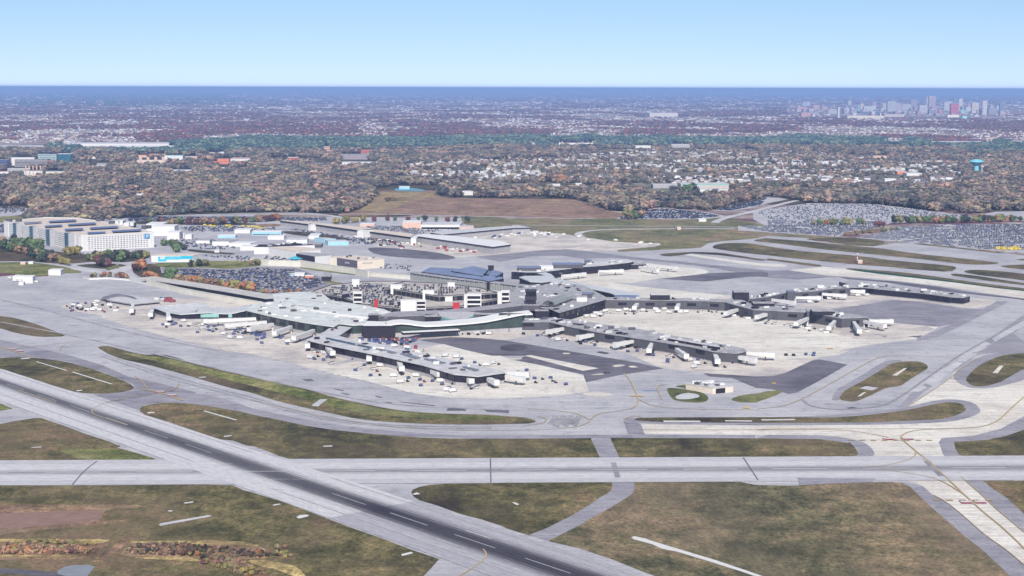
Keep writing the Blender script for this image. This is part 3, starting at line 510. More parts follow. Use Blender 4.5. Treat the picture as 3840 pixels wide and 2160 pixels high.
# painted runways. One length of tarmac each, with its rubber track along the middle
def runway(name, a, b, width, shw, rubber, rub_w, dashes, dark_from=None, base=None, gap=30.5):
    """a, b: world ends of the centre line"""
    d = b - a; L = d.length; ang = math.atan2(d.y, d.x); mid = (a + b) / 2
    m, n, bs = nodes(name + '_surface', .88, .2)
    oc = N(n, 'ShaderNodeTexCoord').outputs['Object']; sp = N(n, 'ShaderNodeSeparateXYZ'); n.links.new(oc, sp.inputs[0])
    mp = N(n, 'ShaderNodeMapping'); mp.inputs['Scale'].default_value = (.006, .5, 1); n.links.new(oc, mp.inputs[0])
    st = noise(n, mp.outputs[0], 1.0, 6, .65)
    col = ramp(n, st, [(.3, alb(base[1])), (.65, alb(base[0]))])
    if dark_from is not None:
        col = mix(n, mathn(n, 'GREATER_THAN', mathn(n, 'ADD', sp.outputs[0], mathn(n, 'MULTIPLY', sp.outputs[1], .0)), dark_from), col, ramp(n, st, [(.3, alb((166, 169, 188))), (.65, alb((186, 188, 203)))]))
    ay = mathn(n, 'ABSOLUTE', sp.outputs[1])
    side = mathn(n, 'MULTIPLY', mathn(n, 'SUBTRACT', ay, width / 2, True), 2, True)
    sh_ = mathn(n, 'MULTIPLY', side, shw)
    if dark_from is not None: sh_ = mathn(n, 'MULTIPLY', sh_, mathn(n, 'GREATER_THAN', sp.outputs[0], dark_from))
    col = mix(n, sh_, col, alb((170, 174, 192)))
    mp2 = N(n, 'ShaderNodeMapping'); mp2.inputs['Scale'].default_value = (.004, .9, 1); n.links.new(oc, mp2.inputs[0])
    j = noise(n, mp2.outputs[0], 1.0, 5, .7)
    mp3 = N(n, 'ShaderNodeMapping'); mp3.inputs['Scale'].default_value = (.0022, .0, 1); n.links.new(oc, mp3.inputs[0])
    bw = noise(n, mp3.outputs[0], 1.0, 4, .6)
    wv = mathn(n, 'ADD', mathn(n, 'DIVIDE', ay, rub_w), mathn(n, 'MULTIPLY', mathn(n, 'SUBTRACT', j, .5), 1.9))
    if rubber > .6: wv = mathn(n, 'ADD', wv, mathn(n, 'MULTIPLY', mathn(n, 'SUBTRACT', sp.outputs[0], 0), -.00055))
    mp4 = N(n, 'ShaderNodeMapping'); mp4.inputs['Scale'].default_value = (.12, .55, 1); n.links.new(oc, mp4.inputs[0])
    rb = ramp(n, wv, [(.0, (1, 1, 1, 1)), (.3, (.9, .9, .9, 1)), (.6, (.4, .4, .4, 1)), (1.0, (0, 0, 0, 1))])
    rb = mathn(n, 'MULTIPLY', rb, mathn(n, 'MULTIPLY', ramp(n, bw, [(.3, (.72, .72, .72, 1)), (.65, (1, 1, 1, 1))]), rubber), True)
    col = mix(n, rb, col, alb((56, 56, 76)))
    g_ = noise(n, mp4.outputs[0], 1.0, 6, .8)
    col = mix(n, 1.0, col, ramp(n, g_, [(.38, (.78, .78, .8, 1)), (.62, (1.12, 1.12, 1.11, 1))]), 'MULTIPLY')
    br = N(n, 'ShaderNodeTexBrick'); br.offset = 0; n.links.new(oc, br.inputs['Vector']); br.inputs['Scale'].default_value = 1.0
    br.inputs['Brick Width'].default_value = 15; br.inputs['Row Height'].default_value = 7.6; br.inputs['Mortar Size'].default_value = .15
    br.inputs['Color1'].default_value = (1, 1, 1, 1); br.inputs['Color2'].default_value = (.965, .965, .97, 1); br.inputs['Mortar'].default_value = (.88, .88, .88, 1)
    col = mix(n, 1.0, col, br.outputs[0], 'MULTIPLY')
    n.links.new(col, bs.inputs['Base Color'])
    return m, ang, L, mid
LITE2 = ((214, 216, 226), (196, 199, 212))
# the level runway across the picture
a = P('B0', 0, 345); b_ = P('B3', 2576, 296); d = (b_ - a).normalized()
top = P('B1', 1300, 208); bot = P('B1', 2300, 443)
def off(p, a, d): return (p - a).x * (-d.y) + (p - a).y * d.x
w1, w0 = off(top, a, d), off(bot, a, d)
print('runway half widths', w0, w1, 'heading', math.degrees(math.atan2(d.y, d.x)))
A, Bq = a - d * 700, b_ + d * 900
RA_a, RA_d = a, d
m, ang, L, mid = runway('east_runway', A, Bq, 45.7, .35, .66, 12.0, 12, None, LITE2)
q = MB(); h = L / 2; q.face([(-h, w0, 0), (h, w0, 0), (h, w1, 0), (-h, w1, 0)])
o = q.build('runway', m); o.location = (mid.x, mid.y, .3); o.rotation_euler.z = ang; o['kind'] = 'structure'
q = MB(); s = P('B1', 650, 325); s0 = (s - mid).dot(d); s1 = (P('B1', 1530, 320) - mid).dot(d); per = s1 - s0
print('stripe period', per)
k = -40
for k in range(-40, 41):
    x = s0 + k * per
    if abs(x) < h - 60: q.face([(x, -.4, 0), (x + per * .6, -.4, 0), (x + per * .6, .4, 0), (x, .4, 0)])
for y in (-22, 22):
    x = -h + 10
    while x < h - 20:
        if rnd.random() < .75: q.face([(x, y - .2, 0), (x + 12, y - .2, 0), (x + 12, y + .2, 0), (x, y + .2, 0)])
        x += 14
o = q.build('runway_marking', WHITE); o.location = (mid.x, mid.y, .36); o.rotation_euler.z = ang; o['kind'] = 'structure'
# the diagonal runway
c0 = P('A0', 500, 770); c1 = P('B1', 1900, 930); d2 = (c1 - c0).normalized()
eN = P('A0', 2050, 1132); eS = P('B1', 250, 612); eN2 = P('B1', 2200, 790); eS2 = P('B1', 1250, 977)
print('diag half widths', [round(off(x, c0, d2), 1) for x in (eN, eN2, eS, eS2)], 'angle', math.degrees(math.atan2(d2.y, d2.x)))
A2_, B2_ = c0 - d2 * 1500, c1 + d2 * 600
joint = (P('B1', 1200, 690) - (A2_ + B2_) / 2).dot(d2)
m, ang2, L2, mid2 = runway('diagonal_runway', A2_, B2_, 45.7, .45, 1.0, 11.5, 12, joint, LITE2)
hn = off(eN, c0, d2); hs = off(eS, c0, d2); h2 = L2 / 2
q = MB(); q.face([(-h2, hs, 0), (h2, hs, 0), (h2, hn, 0), (-h2, hn, 0)])
# a lighter area where the two runways join is already the pavement; the strip itself:
o = q.build('runway', m); o.location = (mid2.x, mid2.y, .34); o.rotation_euler.z = ang2; o['kind'] = 'structure'
q = MB(); s0 = (P('A0', 1360, 1075) - mid2).dot(d2); s1 = (P('A0', 1740, 1205) - mid2).dot(d2); per2 = 61.0
crossx = (P('B0', 2400, 320) - mid2).dot(d2)
for k in range(-30, 25):
    x = s0 + k * per2
    if abs(x - crossx) < 40 or abs(x) > h2 - 60: continue
    if x > s0 + 12.5 * per2: continue
    q.face([(x, -.42, 0), (x + 36, -.42, 0), (x + 36, .42, 0), (x, .42, 0)])
for y in (-22.3, 22.3):
    x = -h2 + 10
    while x < h2 - 20:
        if abs(x - crossx) > 45: q.face([(x, y - .5, 0), (x + 10, y - .5, 0), (x + 10, y + .5, 0), (x, y + .5, 0)])
        x += 10.02 if x > joint else 10.6
for c in ('B1', ):
    for p0, p1 in (((2055, 905), (2305, 985)), ((1745, 978), (1995, 1058))):
        u0, u1 = P(c, *p0) - mid2, P(c, *p1) - mid2; x0, x1 = u0.dot(d2), u1.dot(d2); y = off(P(c, *p0), mid2, d2)
        q.face([(x0, y - 1.1, 0), (x1, y - 1.1, 0), (x1, y + 1.1, 0), (x0, y + 1.1, 0)])
o = q.build('runway_marking', plain('worn_white_paint', (172, 174, 184), .8, .1, .2, .3)); o.location = (mid2.x, mid2.y, .44); o.rotation_euler.z = ang2; o['kind'] = 'structure'
sheet('asphalt_patch', T('B2', [(1003, 242), (1055, 240), (1100, 385), (1048, 388)]), .38, SHOUL)
sheet('asphalt_patch', T('B3', [(1600, 225), (1665, 225), (1815, 372), (1750, 374)]), .38, MIDA)
sheet('asphalt_patch', T('B3', [(385, 390), (700, 395), (1150, 395), (1100, 433), (650, 450), (410, 462)]), .37, SHOUL)
for q in ([('B0', 940, 232), ('B0', 810, 330), ('B0', 700, 462)], [('B1', 2290, 208), ('B1', 2295, 440)], [('B2', 2285, 200), ('B2', 2430, 420)]): road(q, .9, .38, DARK, 'joint_line')
# yellow guide lines
def line(pts, width=.9, mat=None, z=.42, name='taxi_line', step=None):
    p = smooth_line([P(c, x, y) for c, x, y in pts], 2); b = MB()
    if step: p = resample(p, step)
    add_strip(b, p, width, z, dash=bool(step)); o = b.build(name, mat or YELL); o['kind'] = 'structure'
line([('A3', 2900, 480), ('A3', 2480, 825), ('A3', 2350, 960), ('A3', 2250, 1015), ('A3', 2100, 1045), ('A3', 1800, 1052), ('A3', 1500, 1070), ('A3', 1400, 1110), ('A3', 1385, 1150), ('B3', 1430, 50), ('B3', 1560, 160), ('B3', 1750, 320), ('B3', 1950, 510), ('B3', 2150, 700), ('B3', 2400, 900), ('B3', 2650, 1150)], 1.1)
line([('A3', 0, 1060), ('A3', 800, 1060), ('A3', 1100, 1100), ('A3', 1330, 1155), ('A3', 1400, 1170)])
line([('A3', 1700, 1052), ('A3', 800, 1052), ('A3', 0, 1058), ('A2', 2400, 1062), ('A2', 1300, 1065)], .7)
line([('B3', 1530, 140), ('B3', 1530, 180), ('B3', 1450, 230), ('B3', 1200, 285), ('B3', 1000, 295)])
line([('B3', 1180, 312), ('B3', 1400, 340), ('B3', 1620, 375), ('B3', 1800, 430), ('B3', 2000, 560)])
line([('A3', 1460, 835), ('A3', 1700, 680), ('A3', 1880, 555), ('A3', 1885, 545), ('A3', 1950, 480), ('A3', 2150, 365)], .7)
line([('B3', 1965, 382), ('B3', 2200, 590), ('B3', 2300, 690), ('B3', 2576, 920)], .6); line([('B3', 2576, 1235), ('B3', 2400, 1085), ('B3', 2200, 950), ('B3', 2000, 770), ('B3', 1830, 630), ('B3', 1700, 560)], .6)
line([('A3', 0, 862), ('A3', 250, 840), ('A3', 430, 770), ('A3', 700, 620), ('A3', 1000, 450), ('A3', 1180, 355), ('A3', 1350, 342), ('A3', 1600, 352), ('A3', 1930, 355)])
line([('A3', 430, 770), ('A3', 520, 840), ('A3', 750, 870), ('A3', 1100, 850), ('A3', 1250, 820), ('A3', 1450, 700), ('A3', 1600, 590), ('A3', 1950, 340), ('A3', 2300, 150), ('A3', 2576, 0)], 2.4, SHOUL, .3)
line([('A2', 1130, 515), ('A2', 1190, 580), ('A2', 1240, 690), ('A2', 1275, 770), ('A2', 1250, 850), ('A2', 1100, 880), ('A2', 900, 905), ('A2', 830, 940), ('A2', 805, 978), ('A2', 760, 940), ('A2', 650, 900), ('A2', 450, 875), ('A2', 200, 860)])
line([('A2', 1275, 770), ('A2', 1380, 825), ('A2', 1600, 860), ('A2', 2400, 872)])
line([('A2', 1560, 625), ('A2', 1480, 630), ('A2', 1450, 665), ('A2', 1480, 730), ('A2', 1500, 770)])
line([('A2', 805, 985), ('A2', 700, 1035), ('A2', 450, 1060), ('A2', 0, 1072), ('A1', 1900, 1068), ('A1', 1400, 1045), ('A1', 900, 980), ('A1', 400, 870), ('A1', 0, 780)], .8)
line([('A2', 300, 935), ('A2', 370, 950), ('A2', 390, 975), ('A2', 330, 1005), ('A2', 150, 1030)], .8)
line([('A2', 1130, 965), ('A2', 1180, 940), ('A2', 1260, 930), ('A2', 1300, 945)], .8)
line([('A0', 1300, 545), ('A0', 1380, 600), ('A0', 1420, 660)], .9); line([('A0', 1730, 620), ('A0', 1700, 670), ('A0', 1600, 700), ('A0', 1300, 745), ('A0', 1050, 790), ('A0', 900, 850), ('A0', 880, 900), ('A0', 950, 930), ('A0', 1230, 1020)], .9)
line([('A0', 170, 680), ('A0', 540, 800)], .9); line([('A0', 1350, 665), ('A0', 1480, 690), ('A0', 1640, 735), ('A0', 1760, 780)], 2.2, z=.44); line([('A0', 0, 265), ('A0', 120, 300), ('A0', 280, 355)], 2.0, z=.44)
line([('A0', 0, 300), ('A0', 300, 262), ('A0', 500, 240), ('A0', 800, 205), ('A0', 1000, 195)], .8); line([('A0', 580, 300), ('A0', 590, 260), ('A0', 640, 250)], .8)
line([('B1', 2220, 1085), ('B1', 2255, 1130), ('B1', 2230, 1190), ('B1', 2100, 1280), ('B1', 1950, 1370), ('B1', 1800, 1450)], .9)
line([('B3', 1700, 612), ('B3', 2360, 612)], 2.4, z=.46, step=4); line([('A3', 880, 1166), ('A3', 1760, 1166)], 2.4, z=.46, step=4)
line([('A1', 590, 478), ('A1', 1000, 575), ('A1', 1300, 650), ('A1', 1600, 725), ('A1', 1900, 760), ('A2', 0, 770), ('A2', 600, 735)], 1.0, WHITE, step=6)
line([('A0', 900, -5), ('A0', 1200, 75), ('A0', 1700, 190), ('A0', 2200, 305), ('A1', 0, 335), ('A1', 300, 400)], 1.4, WHITE, step=3)
for z_, w_ in (((('A2', 1195, 737), ('A2', 1325, 737)), 3.2),): line(z_, w_, plain('amber_paint', (222, 190, 96)), .46)
line((('A2', 1310, 686), ('A2', 1460, 686)), 2.2, plain('blue_paint', (140, 184, 226)), .46)
for c, x, y, w_ in (('A3', 700, 278, 60), ('A3', 160, 615, 40), ('A2', 2315, 853, 60)):
    line(((c, x - w_ / 2, y), (c, x + w_ / 2, y)), 5, plain('amber_paint', (222, 190, 96)), .46)
for k in range(14): # mid-taxiway dashes
    pass
TRK = plain('tyre_track', (168, 172, 188), .9, .1, .25, .05)
for dy in (0, 26):
    line([('A0', 980, 325 + dy), ('A0', 1300, 432 + dy), ('A0', 1700, 560 + dy), ('A0', 2200, 690 + dy), ('A0', 2560, 780 + dy), ('A1', 300, 850 + dy * .8), ('A1', 700, 945 + dy * .7), ('A1', 1100, 1000 + dy * .6), ('A1', 1600, 1030 + dy * .6), ('A1', 2300, 1035 + dy * .6)], 3.0, TRK, .22, 'tyre_track')
line([('A0', 0, 20), ('A0', 700, 150), ('A0', 1500, 330), ('A0', 2300, 520), ('A1', 200, 600), ('A1', 800, 730), ('A1', 1400, 830), ('A1', 2400, 870)], 3.0, TRK, .2, 'tyre_track')
line([('M0', -100, 900), ('M0', 400, 1010), ('M0', 900, 1150), ('M0', 1500, 1300), ('M0', 2200, 1440)], 4.0, TRK, .2, 'tyre_track')
# red position markings
for c, x0, x1, y in (('B3', 1960, 2065, 632), ('B3', 2098, 2205, 631), ('A3', 1215, 1310, 1153), ('A3', 1408, 1503, 1152), ('A0', 1505, 1590, 696), ('A0', 1625, 1705, 731), ('A0', 90, 155, 287), ('A0', 160, 225, 305)):
    q0, q1 = P(c, x0, y), P(c, x1, y); b = MB(); add_strip(b, [q0, q1], 6.5, .45); o = b.build('red_marking', REDP); o['kind'] = 'structure'
    b = MB(); n_ = 5
    for i in range(n_):
        t = (i + .5) / n_; p_ = q0.lerp(q1, t); w_ = (q1 - q0).length / n_ * .22
        for dx in (-w_, w_): b.face([(p_.x + dx - .35, p_.y - 2, .8), (p_.x + dx + .35, p_.y - 2, .8), (p_.x + dx + .35, p_.y + 2, .8), (p_.x + dx - .35, p_.y + 2, .8)])
        b.face([(p_.x - w_, p_.y - .3, .82), (p_.x + w_, p_.y - .3, .82), (p_.x + w_, p_.y + .3, .82), (p_.x - w_, p_.y + .3, .82)])
    o = b.build('white_marking', WHITE); o['kind'] = 'structure'
# pale stripes painted or laid in the grass
for c, s, e, w_ in (('A0', (350, 405), (645, 492), 1.6), ('A0', (700, 505), (1078, 622), 2.0), ('A0', (1970, 882), (2282, 970), 2.0), ('A2', (1515, 982), (1870, 984), 5), ('A2', (2110, 978), (2370, 980), 4), ('A3', (40, 970), (365, 966), 4)):
    line(((c, *s), (c, *e)), w_, WHITE, .3, 'painted_strip')
for c, pts in (('B1', [(415, 770), (450, 750), (515, 745), (540, 755), (520, 765), (440, 785)]), ('B1', [(1425, 1130), (1520, 1105), (1548, 1118), (1440, 1146)]), ('B1', [(183, 652), (250, 640), (270, 645), (200, 660)]), ('B0', [(300, 95), (400, 88), (400, 96), (305, 100)]), ('B0', [(1770, 632), (1860, 618), (1876, 626), (1790, 640)]), ('B1', [(670, 82), (760, 78), (765, 88), (680, 90)]), ('B2', [(50, 628), (80, 628), (122, 645), (100, 655)]), ('B0', [(1620, 706), (1670, 706), (1660, 716), (1630, 716)]), ('B1', [(1535, 545), (1580, 532), (1615, 545), (1560, 556)]), ('A0', [(735, 680), (790, 673), (795, 682), (745, 688)]), ('A0', [(1420, 890), (1490, 886), (1495, 896), (1430, 902)]), ('A0', [(2160, 1120), (2240, 1112), (2235, 1120), (2170, 1130)]), ('A0', [(1915, 552), (1990, 546), (1985, 554), (1930, 558)]), ('A0', [(200, 370), (290, 364), (285, 372), (210, 378)])):
    sheet('concrete_pad', T(c, pts), .3, WHITE)
# ============================================================ buildings
def offset(pts, d):
    n = len(pts); out = []
    ar = sum(pts[i][0] * pts[(i + 1) % n][1] - pts[(i + 1) % n][0] * pts[i][1] for i in range(n)); sg = 1 if ar > 0 else -1
    for i in range(n):
        p0, p1, p2 = Vector(pts[i - 1]), Vector(pts[i]), Vector(pts[(i + 1) % n])
        a = (p1 - p0).normalized(); b = (p2 - p1).normalized(); na, nb = Vector((a.y, -a.x)) * sg, Vector((b.y, -b.x)) * sg
        v = (na + nb); k = max(.4, 1 + na.dot(nb)); out.append(tuple(p1 + v / k * d))
    return out
def ccw(pts):
    n = len(pts); ar = sum(pts[i][0] * pts[(i + 1) % n][1] - pts[(i + 1) % n][0] * pts[i][1] for i in range(n))
    return pts if ar > 0 else pts[::-1]
G_WALL = plain('grey_wall', (86, 90, 106), .7); D_GLASS = plain('dark_glass', (32, 34, 54), .25, .5, .3, .15); D_WALL = plain('dark_wall', (42, 42, 62), .7, .25, .15, .2)
T_GLASS = plain('green_glass', (60, 84, 88), .2, .5, .25, .12); W_WALL = plain('white_wall', (224, 226, 230), .7, .2, .04); C_WALL = plain('cream_wall', (226, 214, 198), .8, .2, .06)
P_WALL = plain('pale_base_wall', (178, 178, 188), .8, .2, .15, .3); R_LITE = plain('pale_roof', (204, 207, 218), .7, .2, .16, .12); R_BLUE = plain('bluish_pale_roof', (198, 208, 222), .6, .3, .08, .1)
R_GREY = plain('grey_roof', (172, 175, 188), .8, .2, .26, .16); R_TAN = plain('gravel_roof', (222, 208, 194), .9, .1, .12, .12); R_WHITE = plain('white_roof', (234, 236, 241), .6, .3, .03, .05)
R_SLATE = plain('slate_blue_roof', (124, 136, 166), .6, .3, .12, .1); NAVY = plain('navy_fascia', (42, 44, 68), .7); CYAN = plain('cyan_paint', (48, 190, 222), .5, .3, .1, .2); SKYB = plain('light_blue_wall', (166, 212, 228), .7)
TEAL = plain('teal_glass', (52, 104, 124), .3, .5, .2, .1); BRICK = plain('brick_wall', (182, 110, 104), .9); ORANGE = plain('orange_wall', (222, 140, 110), .9); SALM = plain('salmon_wall', (228, 190, 172), .9)
SOLAR = plain('solar_panel', (76, 84, 134), .3, .5, .15, .4); REDB = plain('red_panel', (196, 56, 66), .6); REDV = plain('dull_red_body', (158, 74, 82), .7); METAL = plain('white_metal', (222, 224, 228), .5, .4, .1, .6); DKM = plain('dark_rubber', (40, 40, 52), .8); YELW = plain('yellow_body', (222, 196, 84), .6)
BLUEC = plain('blue_canvas', (88, 98, 144), .7, .2, .2, .6); CONC = plain('wall_concrete', (222, 218, 206), .9, .15, .08, .12); AQUA = plain('aqua_wall', (120, 190, 200), .7)
RIBB = plain('ribbed_panel', (160, 168, 172), .6, .3, .25, 1.2)
def edges(pts):
    """edges of a ccw outline that look towards the camera side"""
    for i in range(len(pts)):
        a, b = Vector(pts[i][:2]), Vector(pts[(i + 1) % len(pts)][:2]); d = b - a
        if d.length < 1: continue
        nrm = Vector((d.y, -d.x)).normalized(); 
        yield a, b, d.normalized(), nrm, d.length, (Vector((0, 0)) - (a + b) / 2).dot(nrm) > 0
def bld(name, label, cat, pts, h, wall=W_WALL, roof=R_LITE, base=None, z0=0.0, eave=None, bands=None, cells=None, units=0, group=None, parapet=.0, world=False, bandmat=None):
    """pts: roof outline as seen (photo pixels) unprojected at height h. bands: (n, z_from, z_to, share). cells: (rows, spacing, w, h, z_from, z_to)"""
    w_ = [tuple(gnd(p, h)[:2]) for p in pts] if not world else pts
    w_ = ccw(w_); cx = sum(p[0] for p in w_) / len(w_); cy_ = sum(p[1] for p in w_) / len(w_)
    root = empty(name, (cx, cy_, z0), label, cat, group); loc = (cx, cy_, z0)
    zb = z0
    if base:
        b = MB(); b.prism(offset(w_, -.6), z0, base[1], caps=False); b.build('base_wall', base[0], root, loc); zb = base[1]
    b = MB(); b.prism(w_, zb, h, caps=False, bottom=bool(base)); b.build('wall', wall, root, loc)
    b = MB(); ro = offset(w_, eave[0] if eave else .25)
    b.prism(ro, h, h + (eave[1] if eave else .5), bottom=True)
    if eave and len(eave) > 2:
        b.build('fascia', eave[2], root, loc); b = MB(); b.prism(offset(ro, .05), h + eave[1], h + eave[1] + .3); b.build('roof', roof, root, loc); ht = h + eave[1] + .3
    else: b.build('roof', roof, root, loc); ht = h + (eave[1] if eave else .5)
    if parapet:
        b = MB(); inn = offset(ro, -.5)
        for i in range(len(ro)):
            j = (i + 1) % len(ro); b.prism([ro[i], ro[j], inn[j], inn[i]], ht, ht + parapet)
        b.build('parapet', wall, root, loc)
    if bands:
        n_, za, zc, share = bands
        for a, bb, d, nr, L, vis in edges(w_):
            if not vis or L < 6: continue
            for k in range(n_):
                step = (zc - za) / n_; z = za + k * step + step * (1 - share) / 2
                b = MB(); p0 = a + d * 1.0 + nr * .12; p1 = bb - d * 1.0 + nr * .12; q0, q1 = p0 - nr * .5, p1 - nr * .5
                b.prism([tuple(p0), tuple(p1), tuple(q1), tuple(q0)], z, z + step * share, bottom=True); b.build('window_band', bandmat or D_GLASS, root, loc)
    if cells:
        rows, sp, cw, chh, za, zc = cells; cnt = 0
        for a, bb, d, nr, L, vis in edges(w_):
            if not vis or L < sp: continue
            m_ = max(1, int((L - 2) // sp))
            for r in range(rows):
                for k in range(m_):
                    if cnt >= 96: break
                    c = a + d * (L * (k + .5) / m_); z = za + (r + .5) * (zc - za) / rows - chh / 2
                    b = MB(); b.prism([tuple(c - d * cw / 2 + nr * .12), tuple(c + d * cw / 2 + nr * .12), tuple(c + d * cw / 2 - nr * .3), tuple(c - d * cw / 2 - nr * .3)], z, z + chh, bottom=True)
                    b.build('window', bandmat or D_GLASS, root, loc); cnt += 1
    xs = [p[0] for p in w_]; ys = [p[1] for p in w_]; k = 0; tries = 0
    while k < units and tries < 400:
        tries += 1; x, y = rnd.uniform(min(xs), max(xs)), rnd.uniform(min(ys), max(ys))
        if not in_poly(np.array([x]), np.array([y]), offset(w_, -3.0))[0]: continue
        b = MB(); s_ = (rnd.uniform(2, 7), rnd.uniform(1.5, 5), rnd.uniform(.8, 2.4)); b.box((x, y, ht), s_, rnd.choice([.1, .4, .9]))
        b.build('roof_unit', rnd.choice([METAL, METAL, R_GREY, G_WALL, D_WALL]), root, loc); k += 1
    return root, w_, loc
def fit(c, x0, x1, ytop, ybase, depth, skew=0.0, z0=0.0):
    """a box-like building seen square on: its near face from x0 to x1, top and foot rows; returns world outline and height"""
    a, b = P(c, x0, ybase, z0), P(c, x1, ybase, z0); g_ = P(c, (x0 + x1) / 2, ybase, z0); h = z0; yt_ = px(c, 0, ytop)[1]
    while pix(g_.x, g_.y, h)[1] > yt_ and h < 600: h += .1
    d = (b - a).normalized(); t = Vector((-d.y, d.x, 0)); t = (t + d * skew).normalized()
    return [tuple(p[:2]) for p in (a, b, b + t * depth, a + t * depth)], h
def fbld(name, label, cat, c, x0, x1, yt, yb, depth, wall, roof, skew=0.0, **k):
    o, h = fit(c, x0, x1, yt, yb, depth, skew, k.get('z0', 0.0)); return bld(name, label, cat, o, h, wall, roof, world=True, **k)

# ---- the big parking garage with the blue P
GH = 23.0
gp = T('Z0', [(50, 112), (1080, 308), (2065, 262), (1350, 112), (1030, 72), (590, 64)])
root, gw, gl = bld('parking_garage', 'long white parking garage with glass stair towers, solar roof and a blue P', 'parking garage', gp, GH, W_WALL, R_TAN, parapet=1.2)
# outline order after ccw: find near corner
near = min(range(len(gw)), key=lambda i: gw[i][1]); 
A_ = Vector(gw[near]); B_ = Vector(gw[(near + 1) % len(gw)]); C_ = Vector(gw[(near - 1) % len(gw)])
def void_mat(d, k):
    m_, n_, b_s = nodes('garage_opening_%d' % k, .9, .1); sx_ = N(n_, 'ShaderNodeSeparateXYZ'); n_.links.new(pos(n_, 1, 1, -math.atan2(d.y, d.x)), sx_.inputs[0])
    fr_ = mathn(n_, 'FRACT', mathn(n_, 'DIVIDE', sx_.outputs[0], 4.6 if k else 5.4)); cut = mathn(n_, 'LESS_THAN', fr_, .56); f_ = noise(n_, pos(n_), .12, 3, .6)
    n_.links.new(mix(n_, cut, alb((222, 224, 228)), ramp(n_, f_, [(.4, alb((78, 84, 104))), (.6, alb((150, 154, 166)))])), b_s.inputs['Base Color']); return m_
for (s, e, n_end) in ((A_, B_, 1), (A_, C_, 0)):
    d = (e - s).normalized(); VOID = void_mat(d, n_end); L = (e - s).length; nr = Vector((d.y, -d.x));
    if (Vector((0, 0)) - s).dot(nr) < 0: nr = -nr
    for k in range(7):
        z = 2.2 + k * 2.95; b = MB(); c0_, c1_ = s + d * L * .1, s + d * L * .92
        b.prism([tuple(c0_ + nr * .15), tuple(c1_ + nr * .15), tuple(c1_ - nr * .4), tuple(c0_ - nr * .4)], z, z + 1.35, bottom=True)
        b.build('opening_row', VOID, root, gl)
    # pale blank bays at the corner
    for f0 in (.012, .055, .93):
        c = s + d * L * (f0 + .018); b = MB(); b.prism([tuple(c - d * L * .016 + nr * .8), tuple(c + d * L * .016 + nr * .8), tuple(c + d * L * .016 - nr * .2), tuple(c - d * L * .016 - nr * .2)], 0, GH + .9); b.build('wall_bay', W_WALL, root, gl)
d = (C_ - A_).normalized(); nr = Vector((d.y, -d.x)); nr = nr if (Vector((0, 0)) - A_).dot(nr) > 0 else -nr
for px_ in (330, 560, 785, 1010):   # four glass stair towers on the west side
    t0 = gnd(px('Z0', px_, 300 if px_ > 900 else 250), GH)
    f = {330: .77, 560: .545, 785: .33, 1010: .10}[px_]; c = A_ + (C_ - A_) * f + nr * 5
    tw = MB(); tw.prism([tuple(c - d * 9 + nr * 4), tuple(c + d * 9 + nr * 4), tuple(c + d * 9 - nr * 4.5), tuple(c - d * 9 - nr * 4.5)], 0, GH + 3)
    o = tw.build('stair_tower', TEAL, root, gl); b = MB()
    b.prism([tuple(c - d * 9.8 + nr * 4.6), tuple(c - d * 7.6 + nr * 4.6), tuple(c - d * 7.6 - nr * 4.6), tuple(c - d * 9.8 - nr * 4.6)], 0, GH + 3.6); q = b.build('corner_fin', plain('pale_fin', (176, 182, 196)), o)
    b = MB(); [b.prism([tuple(c - d * 9.05 + nr * 4.05), tuple(c + d * 9.05 + nr * 4.05), tuple(c + d * 9.05 + nr * 3.9), tuple(c - d * 9.05 + nr * 3.9)], z, z + .3) for z in range(3, 25, 3)]
    q2 = b.build('glazing_bars', G_WALL, o)
    for qq in (q, q2):
        qq.location = Vector((0, 0, 0))
        me = qq.data
        for v in me.vertices: v.co = v.co - Vector(gl)
for q in ([(320, 132), (545, 118), (560, 105), (320, 120)], [(590, 178), (840, 165), (830, 147), (610, 160)], [(865, 225), (1120, 215), (1110, 192), (870, 205)], [(1170, 272), (1400, 262), (1420, 242), (1180, 248)], [(650, 115), (1030, 98), (1010, 78), (660, 98)], [(905, 158), (1300, 138), (1270, 118), (920, 140)], [(1200, 205), (1600, 185), (1560, 165), (1215, 185)], [(1500, 245), (1900, 228), (1890, 205), (1500, 228)]):
    pts = ccw([tuple(P('Z0', x, y, GH + 3.5)[:2]) for x, y in q]); b = MB(); b.prism(pts, GH + 3.0, GH + 3.3, bottom=True); b.build('solar_panel', SOLAR, root, gl)
    b = MB(); [b.box((p[0], p[1], GH + .5), (.5, .5, 2.6)) for p in offset(pts, -1)]; pf = offset(pts, -1); [b.beam((*pf[i], GH + 2.6), (*pf[(i + 1) % len(pf)], GH + 2.6), .55, .35) for i in range(len(pf))]; b.build('panel_frame', METAL, root, gl)
d = (B_ - A_).normalized(); nr = Vector((d.y, -d.x)); nr = nr if (Vector((0, 0)) - A_).dot(nr) > 0 else -nr
c = A_ + (B_ - A_) * .905 + nr * .5; b = MB(); b.prism([tuple(c - d * 3.9 + nr * .3), tuple(c + d * 3.9 + nr * .3), tuple(c + d * 3.9 - nr * .3), tuple(c - d * 3.9 - nr * .3)], 14.6, 22.0, bottom=True)
sg = b.build('sign_panel', plain('sign_blue', (24, 140, 200), .5, .3, .03), root, gl)
lt = MB(); sd = 1 if d.x > 0 else -1
def lbox(x0, x1, z0_, z1_):
    p0, p1 = c + d * sd * x0 + nr * .35, c + d * sd * x1 + nr * .35; q0, q1 = c + d * sd * x1 + nr * .25, c + d * sd * x0 + nr * .25
    lt.prism([tuple(p0), tuple(p1), tuple(q0), tuple(q1)], z0_, z1_, bottom=True)
